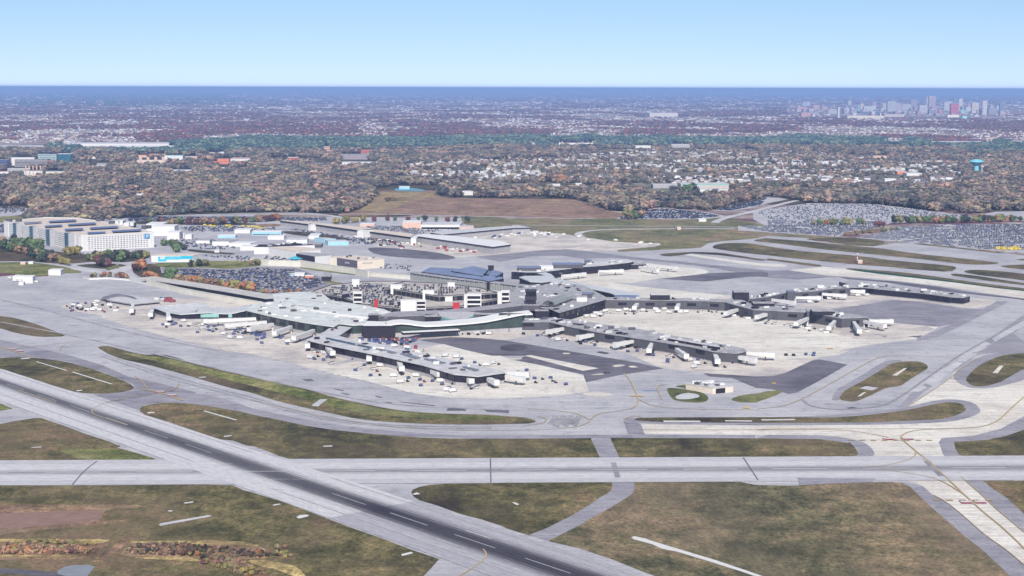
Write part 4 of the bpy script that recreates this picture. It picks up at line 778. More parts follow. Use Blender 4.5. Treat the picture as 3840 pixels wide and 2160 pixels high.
lbox(-1.7, -.7, 15.6, 21.0); lbox(-.7, 1.1, 20.1, 21.0); lbox(-.7, 1.1, 17.6, 18.5); lbox(.9, 1.9, 18.2, 20.4)
q = lt.build('letter', W_WALL, sg)
for v in q.data.vertices: v.co = v.co - Vector(gl)
for x, y in ((1500, 130), (1560, 125), (1700, 160), (1760, 155), (1940, 195), (1990, 190), (1330, 95), (250, 100), (120, 100)):
    p = P('Z0', x, y, GH + 2); b = MB(); b.box((p.x, p.y, GH + .5), (9, 7, 5)); b.build('stair_head', rnd.choice([G_WALL, W_WALL]), root, gl)
# ---- small and middle-distance buildings, each seen nearly square on
FB = [
 ('utility_building', 'tall white windowless block behind the garage, stepped on top', 'building', 'W0', 30, 470, 245, 420, 40, W_WALL, R_WHITE, {}),
 ('utility_building', 'low white block left of the tall windowless one', 'building', 'W0', -60, 250, 205, 330, 50, W_WALL, R_WHITE, {}),
 ('utility_building', 'wide white block in front of the tall windowless one', 'building', 'W0', 330, 560, 355, 495, 30, W_WALL, R_WHITE, {}),
 ('utility_building', 'small white box of a building beside the windowless blocks', 'building', 'W0', 665, 785, 400, 480, 18, W_WALL, R_WHITE, {}),
 ('utility_building', 'small white annex between two windowless white blocks', 'building', 'W0', 575, 655, 385, 460, 18, W_WALL, R_WHITE, {}),
 ('storage_tank_house', 'white round-cornered block behind the garage roof', 'building', 'Z0', 1560, 1650, 105, 190, 25, W_WALL, R_WHITE, {}),
 ('storage_tank_house', 'white block with a dark louvred side behind the garage', 'building', 'Z0', 1670, 1790, 130, 200, 25, G_WALL, R_WHITE, {}),
 ('rental_office', 'grey-roofed low white office in the rental car yard', 'building', 'W0', 870, 1120, 505, 560, 25, W_WALL, R_GREY, {}),
 ('rental_building', 'long white rental building at the yard edge, tan door on its end', 'building', 'W0', 1170, 1480, 522, 600, 30, W_WALL, R_GREY, dict(skew=.4)),
 ('rental_building', 'long white building right of the rental yard fence', 'building', 'W0', 1480, 1880, 560, 620, 30, W_WALL, R_WHITE, dict(skew=.3)),
 ('rental_building', 'white building with pale blue end in front of the dark-roofed shed', 'building', 'W0', 1690, 1970, 620, 690, 30, W_WALL, R_WHITE, {}),
 ('wash_shed', 'pale blue fronted shed with yellow trucks behind', 'building', 'W0', 1910, 2450, 345, 410, 25, SKYB, R_WHITE, dict(bands=(1, .5, 3, .5))),
 ('wash_shed', 'long thin white shed roof behind the rental yard', 'building', 'W0', 1580, 1870, 315, 370, 35, W_WALL, R_WHITE, {}),
 ('wash_shed', 'small pale shed with a dark doorway in the rental yard', 'building', 'W0', 1270, 1600, 415, 460, 20, SKYB, R_WHITE, {}),
 ('wash_shed', 'small white kiosk on the road north of the cyan-banner building', 'kiosk', 'W0', 1210, 1300, 690, 730, 10, W_WALL, R_WHITE, {}),
 ('warehouse', 'white warehouse with the dark plant roof, front left', 'building', 'M1', 0, 100, 395, 450, 40, W_WALL, D_WALL, {}),
 ('depot_building', 'white depot building with flat pale roof, left of the light blue sheds', 'building', 'Y0', 20, 300, 445, 500, 30, W_WALL, R_WHITE, {}),
 ('depot_building', 'long white depot behind the brick stack', 'building', 'Y0', 340, 700, 505, 570, 30, W_WALL, R_LITE, {}),
 ('depot_building', 'white depot hall with the big pale roof left of the blue shed', 'building', 'Y0', 720, 900, 440, 490, 50, W_WALL, R_WHITE, {}),
 ('blue_shed', 'light blue metal shed, the farther of the two', 'building', 'Y0', 1000, 1195, 490, 550, 30, SKYB, R_BLUE, dict(skew=-.8)),
 ('blue_shed', 'light blue metal shed by the red truck, the nearer of the two', 'building', 'Y0', 1060, 1415, 530, 600, 24, SKYB, R_BLUE, dict(skew=-.3)),
 ('pump_house', 'small grey building with orange-trimmed front beside the depot', 'building', 'Y0', 830, 950, 580, 640, 25, G_WALL, R_GREY, {}),
 ('toll_plaza', 'small orange-walled building in the striped car park', 'building', 'Y0', 660, 810, 1130, 1170, 10, ORANGE, R_WHITE, {}),
 ('toll_plaza', 'small white-roofed building beside the orange-walled one', 'building', 'Y0', 480, 650, 1085, 1135, 12, W_WALL, R_WHITE, {}),
 ('toll_plaza', 'small light blue booth in the striped car park', 'kiosk', 'Y0', 410, 475, 1095, 1130, 8, SKYB, R_BLUE, {}),
 ('fuel_station', 'salmon and white building with a flat canopy north of the dark-roofed piers', 'building', 'Y0', 1610, 1860, 235, 275, 25, SALM, R_WHITE, {}),
 ('cargo_office', 'salmon-walled cargo office at the west end of the white cargo roof', 'building', 'Y1', 45, 360, 250, 350, 45, SALM, R_WHITE, {}),
 ('cargo_office', 'salmon-walled end block beside the round tanks', 'building', 'Y1', 1030, 1270, 330, 385, 35, SALM, R_LITE, {}),
 ('cargo_hall', 'long white cargo hall with dark dock doors between the salmon walls', 'building', 'Y1', 360, 1030, 290, 375, 60, W_WALL, R_LITE, dict(skew=.1, bands=(1, .5, 5, .8))),
 ('hangar_shed', 'white shed beside the dark car park north of the russet field road', 'building', 'M2', 1880, 1955, 115, 138, 25, W_WALL, R_WHITE, {}),
 ('field_shed', 'pink-walled shed beyond the far taxiways', 'shed', 'M2', 1662, 1700, 198, 220, 12, SALM, R_WHITE, {}),
 ('field_shed', 'pink box shed at the foot of the red and white mast', 'shed', 'M3', 905, 950, 532, 560, 10, SALM, R_WHITE, {}),
 ('maintenance_shed', 'white hip-ended shed on the grass beside the left apron', 'shed', 'Z0', 650, 815, 765, 835, 18, W_WALL, R_WHITE, {}),
 ('hut', 'small pink and white hut on the gravel, left one', 'hut', 'Z0', 275, 340, 660, 688, 6, SALM, R_WHITE, {}),
 ('hut', 'small white hut on the gravel, right one', 'hut', 'Z0', 380, 445, 652, 682, 6, W_WALL, R_WHITE, {}),
 ('equipment_shed', 'white equipment shed at the left apron edge, stacked with crates', 'shed', 'Z0', 310, 440, 855, 940, 14, W_WALL, R_WHITE, {}),
 ('equipment_shed', 'low white equipment shed behind the crates', 'shed', 'Z0', 170, 420, 850, 895, 14, W_WALL, R_WHITE, {}),
 ('equipment_shed', 'small white shed in front of the equipment shed', 'shed', 'Z0', 250, 315, 930, 965, 8, W_WALL, R_WHITE, {}),
 # mid-distance offices, hotels and halls
 ('office_block', 'banded grey office block with dark glass corner', 'office', 'V0', 275, 880, 195, 320, 30, P_WALL, R_WHITE, dict(bands=(5, 2, 24, .45))),
 ('office_block', 'pale green office block with the teal glass end', 'office', 'V0', 710, 1050, 100, 240, 25, plain('pale_green_wall', (186, 206, 210)), R_WHITE, dict(bands=(5, 3, 30, .4), bandmat=TEAL)),
 ('glass_office', 'deep teal glass office cube', 'office', 'V0', 1050, 1320, 88, 235, 40, TEAL, R_WHITE, {}),
 ('office_block', 'blue glass office block cut by the left edge', 'office', 'V0', -300, 135, 200, 340, 40, plain('blue_glass', (96, 112, 160), .4, .5), R_GREY, dict(bands=(4, 3, 24, .4))),
 ('office_block', 'white office wing behind the banded block', 'office', 'V0', 215, 640, 155, 300, 20, W_WALL, R_WHITE, {}),
 ('hotel', 'white hotel with blue windows in front of the banded office', 'hotel', 'V0', 140, 550, 360, 440, 20, P_WALL, R_WHITE, {}),
 ('hotel', 'white hotel with pink bays among the trees', 'hotel', 'V0', 450, 790, 405, 520, 25, W_WALL, R_LITE, dict(cells=(3, 9, 3, 14, 0, 30), bandmat=SALM)),
 ('hotel', 'cream hotel with a stepped blue roof', 'hotel', 'V0', 850, 1205, 410, 500, 25, C_WALL, R_SLATE, {}),
 ('motel', 'pink-roofed low motel at the left edge', 'motel', 'V0', -100, 160, 415, 480, 20, W_WALL, plain('pink_roof', (206, 160, 164)), {}),
 ('store', 'long white store with a stepped front among the grey lots', 'store', 'V0', 1680, 1980, 310, 355, 30, W_WALL, R_WHITE, {}),
 ('store', 'grey box store behind the stepped white one', 'store', 'V0', 1800, 1985, 265, 325, 30, P_WALL, R_GREY, {}),
 ('shop', 'small white shop in the brown trees left of the long hotel', 'shop', 'V0', 1705, 1805, 140, 178, 20, W_WALL, R_WHITE, {}),
 ('barn', 'white flat-roofed barn cut by the left edge', 'barn', 'V0', -60, 115, 780, 830, 16, W_WALL, R_WHITE, {}),
 ('hotel', 'long cream hotel with tan bays beside the green-roofed hall', 'hotel', 'V1', 65, 630, 200, 300, 25, C_WALL, R_GREY, dict(cells=(1, 22, 9, 26, 0, 28), bandmat=SALM)),
 ('exhibition_hall', 'white hall with a sea green roof', 'hall', 'V1', 580, 920, 115, 205, 45, W_WALL, plain('sea_green_roof', (110, 180, 176)), {}),
 ('silo_building', 'low cream building with a pink drum beside the green-roofed hall', 'building', 'V1', 960, 1200, 135, 185, 30, SALM, R_LITE, {}),
 ('warehouse', 'tan-roofed warehouse with a white dock wall among the offices', 'warehouse', 'V1', 1780, 2200, 180, 215, 110, W_WALL, plain('beige_roof', (214, 190, 182)), {}),
 ('warehouse', 'pink-walled warehouse beside the long white dock wall', 'warehouse', 'V1', 1560, 1775, 180, 240, 40, ORANGE, ORANGE, {}),
 ('warehouse', 'long low salmon warehouse in front of the white dock wall', 'warehouse', 'V1', 1280, 2000, 235, 275, 40, ORANGE, ORANGE, {}),
 ('warehouse', 'salmon row building behind the long cream hotel, left one', 'warehouse', 'V1', 40, 260, 110, 150, 30, SALM, ORANGE, {}),
 ('warehouse', 'salmon row building behind the long cream hotel, right one', 'warehouse', 'V1', 280, 600, 90, 130, 30, SALM, ORANGE, {}),
 ('apartment_house', 'white apartment house half hidden by trees, pale front', 'apartment house', 'V1', 735, 1090, 378, 465, 20, plain('pale_grey_wall', (208, 212, 224)), R_SLATE, dict(cells=(2, 6, 2.5, 2, 1, 12))),
 ('apartment_house', 'white house with a navy roof left of its twin', 'apartment house', 'V1', 1580, 1800, 330, 410, 20, W_WALL, NAVY, {}),
 ('apartment_house', 'white house with a navy roof, right twin', 'apartment house', 'V1', 1915, 2160, 345, 400, 20, W_WALL, NAVY, {}),
 ('farmhouse', 'white farmhouse in the clearing with a yellow tree', 'house', 'V1', 60, 200, 830, 920, 15, W_WALL, R_LITE, {}),
 ('plant_building', 'white plant building at the foot of the green wood, left', 'building', 'V1', 1390, 1590, 65, 90, 20, W_WALL, R_WHITE, {}),
 ('plant_building', 'white plant building at the foot of the green wood, square', 'building', 'V1', 1605, 1735, 52, 90, 20, W_WALL, R_WHITE, {}),
 ('brick_office', 'brick office cube with a white roof plant', 'office', 'V2', 390, 595, 250, 340, 30, BRICK, R_WHITE, {}),
 ('tower_hotel', 'slim salmon tower hotel against the green wood', 'hotel', 'V2', 1070, 1175, 45, 170, 20, SALM, ORANGE, dict(bands=(5, 3, 38, .3))),
 ('office_block', 'long grey-pink office with ribbon windows', 'office', 'V2', 1390, 1875, 195, 285, 30, plain('greyed_pink_wall', (190, 176, 184)), R_LITE, dict(bands=(4, 2, 18, .4), bandmat=G_WALL)),
 ('brick_hall', 'orange-roofed brick hall right of the grey-pink office', 'hall', 'V2', 1755, 1940, 115, 190, 40, BRICK, ORANGE, {}),
 ('mall', 'long white mall roof in front of the grey-pink office', 'mall', 'V2', 1400, 2090, 345, 385, 60, W_WALL, R_WHITE, {}),
 ('mall', 'short white mall wing with pale green front', 'mall', 'V2', 1355, 1540, 390, 428, 25, SKYB, R_WHITE, {}),
 ('mall', 'white warehouse with a blue-grey vaulted roof', 'warehouse', 'V2', 890, 1250, 360, 395, 40, W_WALL, R_SLATE, {}),
 ('pool_house', 'white and blue park building behind the russet field', 'building', 'U1', 1440, 1545, 1075, 1100, 25, SKYB, R_WHITE, {}),
 ('barn', 'white barn at the wood edge behind the russet field', 'barn', 'U1', 2075, 2185, 1122, 1160, 25, W_WALL, R_WHITE, {}),
 ('storage_hall', 'white box hall beside the dome-crowned tree', 'hall', 'U2', 370, 485, 1050, 1095, 20, W_WALL, R_WHITE, {}),
 ('storage_hall', 'small white hall right of the box hall', 'hall', 'U2', 640, 705, 1042, 1075, 20, W_WALL, R_WHITE, {}),
 ('school', 'long pale school with a sea green roof edge', 'school', 'U2', 1700, 2180, 1055, 1105, 60, plain('school_wall', (206, 196, 190)), R_LITE, dict(eave=(.5, 2.2, plain('sea_green_trim', (140, 206, 196))))),
 ('school', 'low white school wing in front of the green-edged one', 'school', 'U2', 1890, 2170, 1100, 1142, 30, W_WALL, R_LITE, {}),
 ('school', 'long grey school wing with an aqua entrance', 'school', 'U2', 1420, 1690, 1055, 1090, 50, P_WALL, R_LITE, {}),
 ('warehouse', 'long white warehouse in the green wood, left', 'warehouse', 'U2', 460, 830, 635, 660, 30, W_WALL, R_WHITE, {}),
 ('warehouse', 'small white warehouse at the wood edge left of it', 'warehouse', 'U2', 195, 240, 640, 662, 30, W_WALL, R_WHITE, {}),
 ('warehouse', 'white warehouse in the green wood right of the middle', 'warehouse', 'U2', 1240, 1400, 662, 685, 30, W_WALL, R_WHITE, {}),
 ('warehouse', 'tall pale warehouse with a raised end in the green wood', 'warehouse', 'U2', 1605, 1790, 650, 680, 40, P_WALL, R_WHITE, {}),
 ('warehouse', 'huge white distribution hall beyond the wood, left', 'warehouse', 'U0', 620, 1700, 640, 665, 160, W_WALL, R_LITE, {}),
 ('warehouse', 'white distribution hall cut by the left edge', 'warehouse', 'U0', -200, 440, 668, 690, 130, P_WALL, R_LITE, {}),
 ('warehouse', 'pale distribution hall behind the dark copse', 'warehouse', 'U0', 820, 1760, 672, 695, 130, P_WALL, R_WHITE, {}),
 ('warehouse', 'white hall in the green belt, far right', 'warehouse', 'U3', 1630, 2280, 622, 640, 100, P_WALL, R_LITE, {}),
 ('warehouse', 'white hall at the right edge in the green belt', 'warehouse', 'U3', 2440, 2700, 620, 640, 100, P_WALL, R_LITE, {}),
 ('warehouse', 'pale hall in the green belt, left of the dark grove', 'warehouse', 'U3', 1190, 1370, 615, 630, 90, P_WALL, R_LITE, {}),
 ('retail_hall', 'orange-fronted retail hall in the suburb clearing', 'store', 'U3', 1300, 1390, 920, 950, 40, ORANGE, R_WHITE, {}),
 ('retail_hall', 'white retail hall right of the orange-fronted one', 'store', 'U3', 1395, 1550, 940, 965, 40, W_WALL, R_WHITE, {}),
 ('retail_hall', 'white shed on the near side of the suburb clearing', 'store', 'U3', 1175, 1290, 995, 1020, 25, W_WALL, R_WHITE, {}),
 ('retail_hall', 'row of pink roofed shops far up in the suburb', 'store', 'U3', 1060, 1200, 765, 790, 30, SALM, SALM, {}),
 ('power_station', 'long pale stepped hall in the far town', 'building', 'U2', 1385, 1670, 332, 375, 200, plain('pale_stone_wall', (214, 208, 204)), R_LITE, {}),
]
for nm, lb, ct, c, x0, x1, yt, yb, dep, wl, rf, kw in FB:
    fbld(nm, lb, ct, c, x0, x1, yt, yb, dep, wl, rf, **kw)
# building with the cyan banner
r0, w0_, l0 = fbld('banner_building', 'long white building wearing a cyan banner across its front', 'building', 'W0', 40, 815, 790, 905, 30, W_WALL, R_TAN, skew=.3)
a, b_ = Vector(w0_[0]), Vector(w0_[1]); d = (b_ - a); nr = Vector((d.y, -d.x)).normalized(); hh = high(px('W0', 400, 905), px('W0', 0, 790)[1])
def panel(root, loc, a, b, s0, s1, z0_, z1_, mat, name, out=.3):
    d = b - a; n_ = Vector((d.y, -d.x)).normalized(); p0, p1 = a + d * s0, a + d * s1
    q = MB(); q.prism([tuple(p0 + n_ * out), tuple(p1 + n_ * out), tuple(p1 - n_ * .1), tuple(p0 - n_ * .1)], z0_, z1_, bottom=True); return q.build(name, mat, root, loc)
panel(r0, l0, a, b_, .16, .36, hh * .12, hh * .86, CYAN, 'banner'); panel(r0, l0, a, b_, .36, .7, hh * .4, hh * .92, plain('banner_mid', (96, 196, 222), .5), 'banner'); panel(r0, l0, a, b_, .7, .995, hh * .5, hh * .99, CYAN, 'banner')
panel(r0, l0, a, b_, .21, .32, hh * .45, hh * .8, plain('banner_pale', (206, 214, 236)), 'banner_print', .4)
# traced roofs
KB = [
 ('freight_terminal', 'pale roofed freight pier with dark eaves pointing east', 'freight terminal', T('M1', [(1760, 258), (1875, 278), (2576, 212)], 'M2', [(182, 206), (60, 186)], 'M1', [(2450, 200), (1900, 235)]), 8, P_WALL, R_LITE, dict(eave=(1, 1.8, NAVY))),
 ('freight_terminal', 'white roofed freight pier with dark eaves, the nearer one', 'freight terminal', T('M1', [(1610, 292), (2385, 402), (2560, 378), (2450, 345), (1950, 290), (1700, 275), (1640, 280)]), 10, P_WALL, R_WHITE, dict(eave=(1, 1.8, NAVY))),
 ('freight_link', 'white stair block at the west end of the white roofed freight pier', 'building', T('M1', [(1558, 305), (1612, 306), (1640, 282), (1590, 280)]), 11, W_WALL, R_WHITE, {}),
 ('freight_shed', 'long shed with navy eaves and gravel roof, westernmost of three in line', 'shed', T('M1', [(245, 140), (527, 176), (550, 168), (640, 165), (400, 148), (290, 138)]), 7, P_WALL, R_TAN, dict(eave=(.8, 2.6, NAVY))),
 ('freight_shed', 'long shed with navy eaves and gravel roof, middle one of three in line', 'shed', T('M1', [(553, 172), (1020, 238), (1180, 225), (760, 178), (640, 170)]), 8, P_WALL, R_TAN, dict(eave=(.8, 2.8, NAVY))),
 ('freight_shed', 'long shed with navy eaves and gravel roof, easternmost of three in line', 'shed', T('M1', [(1073, 242), (1557, 310), (1590, 282), (1300, 245), (1180, 235)]), 8, P_WALL, R_TAN, dict(eave=(.8, 2.8, NAVY))),
 ('freight_link', 'white block between the middle and the easternmost navy-eaved sheds', 'building', T('M1', [(1018, 232), (1075, 234), (1180, 226), (1050, 222)]), 12, W_WALL, R_WHITE, {}),
 ('freight_link', 'white block between the westernmost and middle navy-eaved sheds', 'building', T('M1', [(527, 168), (552, 170), (640, 166), (580, 162)]), 10, W_WALL, R_WHITE, {}),
 ('hangar', 'white hangar with gravel roof beside the navy plant roof', 'hangar', T('M1', [(130, 398), (400, 440), (650, 422), (540, 400), (350, 390)]), 12, W_WALL, R_TAN, {}),
 ('hangar', 'white hangar with a navy plant roof, leftmost of its row', 'hangar', T('M1', [(-20, 392), (105, 392), (590, 372), (400, 355), (80, 372)]), 11, W_WALL, D_WALL, dict(units=14)),
 ('office_hall', 'white hall with a navy west wall and blue-grey roof', 'hall', T('M1', [(405, 458), (592, 488), (755, 474), (620, 452), (450, 448)]), 12, W_WALL, R_GREY, {}),
 ('cargo_building', 'cream building with a purple-grey west wall and gravel roof', 'building', T('M1', [(815, 500), (1020, 532), (1290, 515), (1200, 498), (1000, 478), (880, 484)]), 12, C_WALL, R_TAN, dict(units=8)),
 ('office_hall', 'cream annex left of the purple-grey wall', 'building', T('M1', [(742, 500), (815, 504), (870, 490), (790, 488)]), 11, C_WALL, C_WALL, {}),
 ('boiler_house', 'dark boiler house with a stack on the striped car park edge', 'building', T('M1', [(660, 690), (750, 690), (760, 655), (690, 648)]), 6, D_WALL, R_GREY, {}),
 ('fire_station', 'cream fire station with a black doorway on the near apron', 'fire station', T('A2', [(1730, 618), (1990, 660), (2190, 640), (2185, 625), (2050, 612), (1930, 598), (1860, 585)]), 4.8, C_WALL, R_LITE, dict(units=16)),
]
REC = {}
for nm, lb, ct, pts, h, wl, rf, kw in KB: REC[lb] = bld(nm, lb, ct, pts, h, wl, rf, **kw)
r_, w_, l_ = REC['cream building with a purple-grey west wall and gravel roof']
es = [e for e in edges(w_) if e[5] and e[4] > 15]; es.sort(key=lambda e: e[0].x + e[1].x)
panel(r_, l_, es[0][0], es[0][1], .0, 1.0, 0, 11.9, plain('purple_grey_wall', (100, 98, 124)), 'west_wall', .2); panel(r_, l_, es[0][0], es[0][1], .4, .62, 6, 8.4, P_WALL, 'sign_panel', .4)
for k in range(7): panel(r_, l_, es[-1][0], es[-1][1], .2 + k * .055, .225 + k * .055, 7.4, 8.8, G_WALL, 'wall_mark', .2)
r_, w_, l_ = REC['white hall with a navy west wall and blue-grey roof']
es = [e for e in edges(w_) if e[5] and e[4] > 15]; es.sort(key=lambda e: e[0].x + e[1].x); panel(r_, l_, es[0][0], es[0][1], 0, 1, 4, 11.9, NAVY, 'west_wall', .2)
r_, w_, l_ = REC['cream fire station with a black doorway on the near apron']
es = [e for e in edges(w_) if e[5] and e[4] > 10]; es.sort(key=lambda e: e[0].x + e[1].x); panel(r_, l_, es[-1][0], es[-1][1], .15, .6, 0, 4.2, DKM, 'door', .3)
# ---- terminal: pier A with the wavy roof, the great curved hall, pier B, the white wave, garages, piers C D E
def ribbon(name, label, cat, near, depth, wall, roof, base=None, over=2.0, thick=.9, glass=None):
    """near: (crop, x, y_roof, y_foot) along the visible front; depth: one number or list. Roof follows the heights."""
    g0 = []; hs = []
    for c, x, yr, yf in near:
        g_ = P(c, x, yf); g0.append(Vector((g_.x, g_.y))); hs.append(high(px(c, x, yf), px(c, x, yr)[1]))
    n_ = len(g0)
    dp = depth if isinstance(depth, list) else [depth] * n_
    ts = []
    for i in range(n_):
        d = (g0[min(n_ - 1, i + 1)] - g0[max(0, i - 1)]).normalized(); t = Vector((-d.y, d.x)); ts.append(t if t.y > 0 else -t)
    bk = [g + t * q for g, t, q in zip(g0, ts, dp)]
    c0 = sum(g0, Vector((0, 0))) / n_; root = empty(name, (c0.x, c0.y, 0), label, cat); loc = (c0.x, c0.y, 0)
    zb = base[1] if base else 0
    if base:
        b = MB()
        for i in range(n_ - 1): b.face([(*(g0[i] + ts[i] * .6), 0), (*(g0[i + 1] + ts[i + 1] * .6), 0), (*(g0[i + 1] + ts[i + 1] * .6), zb), (*(g0[i] + ts[i] * .6), zb)]); b.face([(*bk[i + 1], 0), (*bk[i], 0), (*bk[i], zb), (*bk[i + 1], zb)])
        b.face([(*g0[0], 0), (*bk[0], 0), (*bk[0], zb), (*g0[0], zb)]); b.face([(*g0[-1], 0), (*bk[-1], 0), (*bk[-1], zb), (*g0[-1], zb)]); b.build('base_wall', base[0], root, loc)
    b = MB()
    for i in range(n_ - 1):
        b.face([(*g0[i], zb), (*g0[i + 1], zb), (*g0[i + 1], hs[i + 1]), (*g0[i], hs[i])]); b.face([(*bk[i + 1], zb), (*bk[i], zb), (*bk[i], hs[i]), (*bk[i + 1], hs[i + 1])])
        b.face([(*g0[i], zb), (*g0[i + 1], zb), (*bk[i + 1], zb), (*bk[i], zb)])
    for i in (0, -1): b.face([(*g0[i], zb), (*bk[i], zb), (*bk[i], hs[i]), (*g0[i], hs[i])])
    b.build('wall', wall, root, loc)
    b = MB(); f0 = [g - t * over for g, t in zip(g0, ts)]; f1 = [g + t * over for g, t in zip(bk, ts)]
    for i in range(n_ - 1):
        a0, a1, b0, b1 = f0[i], f0[i + 1], f1[i], f1[i + 1]; h0, h1 = hs[i], hs[i + 1]
        b.face([(*a0, h0 + thick), (*a1, h1 + thick), (*b1, h1 + thick), (*b0, h0 + thick)]); b.face([(*a0, h0), (*b0, h0), (*b1, h1), (*a1, h1)])
        b.face([(*a0, h0), (*a1, h1), (*a1, h1 + thick), (*a0, h0 + thick)]); b.face([(*b1, h1), (*b0, h0), (*b0, h0 + thick), (*b1, h1 + thick)])
    for i in (0, -1): b.face([(*f0[i], hs[i]), (*f1[i], hs[i]), (*f1[i], hs[i] + thick), (*f0[i], hs[i] + thick)])
    b.build('roof', roof, root, loc)
    # mullions along the front, every bay a pane
    for i in range(n_ - 1):
        L = (g0[i + 1] - g0[i]).length; k = max(1, int(L // 14))
        for j in range(k):
            p0 = g0[i].lerp(g0[i + 1], j / k); p1 = g0[i].lerp(g0[i + 1], (j + 1) / k); e_ = (p1 - p0).normalized()
            h_ = min(hs[i], hs[i + 1]); q = MB(); nn = -ts[i]
            q.prism([tuple(p0 + e_ * .5 + nn * .15), tuple(p1 - e_ * .5 + nn * .15), tuple(p1 - e_ * .5 - nn * .2), tuple(p0 + e_ * .5 - nn * .2)], zb + .5, h_ - .4, bottom=True)
            q.build('window', glass or D_GLASS, root, loc)
    return root, g0, bk, hs, loc
rb = ribbon('departure_pier', 'pier with a wavy pale blue roof over dark glass, pointing west', 'airport pier',
       [('Z1', 30, 690, 790), ('Z1', 120, 712, 815), ('Z1', 250, 760, 850), ('Z1', 430, 788, 885), ('Z1', 650, 772, 880), ('Z1', 800, 764, 876), ('Z1', 930, 775, 868), ('Z1', 1050, 780, 866), ('Z1', 1150, 768, 864), ('Z1', 1230, 748, 862), ('Z1', 1300, 735, 862)],
       [55, 55, 52, 48, 46, 44, 42, 40, 40, 42, 44], D_WALL, R_BLUE, (P_WALL, 3.2), glass=D_GLASS)
for k, (c, x0, x1) in enumerate((('Z1', 635, 935), ('Z1', 1060, 1110))):
    g_ = P(c, (x0 + x1) / 2, 872); a, b_ = P(c, x0, 878), P(c, x1, 876); panel(rb[0], rb[4], Vector((a.x, a.y)), Vector((b_.x, b_.y)), 0, 1, 4.4, 8.2, plain('mint_window', (150, 196, 188), .3, .5), 'mint_pane', .9)  # plain mint-coloured panes set over the dark glass front
for i in range(16):   # raised seams and vents on the roof
    f = (i + .5) / 16; k = f * 8; j = int(k); g_ = rb[1][j].lerp(rb[1][j + 1], k - j); q_ = rb[2][j].lerp(rb[2][j + 1], k - j); hh = rb[3][j] * (1 - k + j) + rb[3][j + 1] * (k - j)
    p0 = g_.lerp(q_, .1); p1 = g_.lerp(q_, .92); b = MB(); b.beam((*p0, hh + .9), (*p1, hh + .9), 1.2, .5); b.build('roof_seam', R_LITE, rb[0], rb[4])
# west tail of the pier, half finished
bld('pier_tail', 'ribbed pale roof tail west of the wavy-roofed pier', 'airport pier', T('Z0', [(1345, 1135), (1480, 1165), (1780, 1215), (2150, 1180), (1800, 1110), (1650, 1085), (1520, 1088)]), 4, P_WALL, R_LITE, base=None, bands=(1, .8, 3.4, .6))
b = MB()
tailr = empty('ribbed_awning', P('Z0', 1560, 1110, 4.6), 'dark ribbed awning along the west end of the pier tail', 'awning')
for i in range(14):
    f = i / 13; p0, p1 = P('Z0', 1380 + 400 * f, 1130 - 40 * math.sin(f * 3.1), 4.8), P('Z0', 1425 + 400 * f, 1155 - 40 * math.sin(f * 3.1), 4.8)
    b.beam(p0, p1, 2.0, 1.0)
b.build('slats', plain('slat_grey', (132, 138, 158)), tailr, tailr.location)
# the great curved hall
hp = T('Z1', [(1300, 732), (1600, 805), (1850, 855), (2100, 900), (2300, 930), (2470, 952)], 'Z2', [(110, 770), (300, 790), (420, 785), (490, 700), (520, 650), (620, 640), (850, 640), (700, 580), (500, 540), (200, 490), (0, 465)], 'Z1', [(2300, 505), (2000, 488), (1665, 515), (1690, 620), (1420, 650)])
hall = bld('terminal_hall', 'great curved terminal hall, pale roof above a green glass front', 'terminal', hp, 12, T_GLASS, plain('hall_roof', (214, 222, 226), .7, .2, .14, .1), base=(P_WALL, 4), eave=(1.2, .8), cells=(1, 13, 11, 6.4, 4.2, 12), units=44)
for pts in ([('Z1', 1740, 605), ('Z1', 2000, 700), ('Z1', 2300, 750), ('Z1', 2576, 790), ('Z2', 120, 650), ('Z2', 480, 690)],):
    p = [P(c, x, y, 13) for c, x, y in pts]; b = MB()
    for u, v in zip(p, p[1:]): b.beam((u.x, u.y, 12.8), (v.x, v.y, 12.8), 3.0, 1.3)
    b.build('roof_ridge', R_WHITE, hall[0], hall[2])
for k, (y0, y1) in enumerate(((640, 700), (690, 760), (560, 620))):
    p = [P('Z1', 1800, y0, 13), P('Z1', 2200, y0 + 45, 13), P('Z1', 2576, y1 + 30, 13)]; b = MB()
    for u, v in zip(p, p[1:]): b.beam((u.x, u.y, 12.8), (v.x, v.y, 12.8), .8, .4)
    b.build('roof_seam', R_GREY, hall[0], hall[2])
# pier B
pB = bld('departure_pier', 'long pier with dark ribbon glass in the middle of the near apron', 'airport pier', T('A1', [(530, 197), (700, 240), (910, 282), (1250, 350), (1650, 440), (1950, 528), (2165, 548), (2432, 510), (2300, 478), (2000, 415), (1700, 345), (1400, 285), (1150, 225), (900, 185), (810, 160), (955, 62), (780, 62), (700, 120)]), 9.5, D_WALL, R_LITE, base=(P_WALL, 3.6), eave=(1.5, .7), cells=(1, 11, 9.6, 4.4, 4.0, 9.2), units=34)
for q in ([(1180, 275), (1250, 283), (1385, 315), (1340, 320)], [(1415, 325), (1480, 328), (1615, 365), (1570, 372)], [(1645, 375), (1720, 378), (1860, 412), (1815, 420)], [(2020, 452), (2060, 452), (2180, 480), (2140, 490)]):
    pts = ccw([tuple(P('A1', x, y, 11)[:2]) for x, y in q]); b = MB(); b.prism(pts, 10.2, 11.4); b.build('skylight', R_SLATE if 0 else plain('skylight_glass', (112, 124, 144), .3, .5, .2, .4), pB[0], pB[2])
b = MB(); 
for i in range(26):
    p = P('A1', 715 + i * 16.4, 178 + i * 3.5, 11); b.box((p.x, p.y, 10.2), (2.4, 3.6, 1.4), .3)
b.build('roof_vents', plain('vent_blue', (78, 100, 122)), pB[0], pB[2])
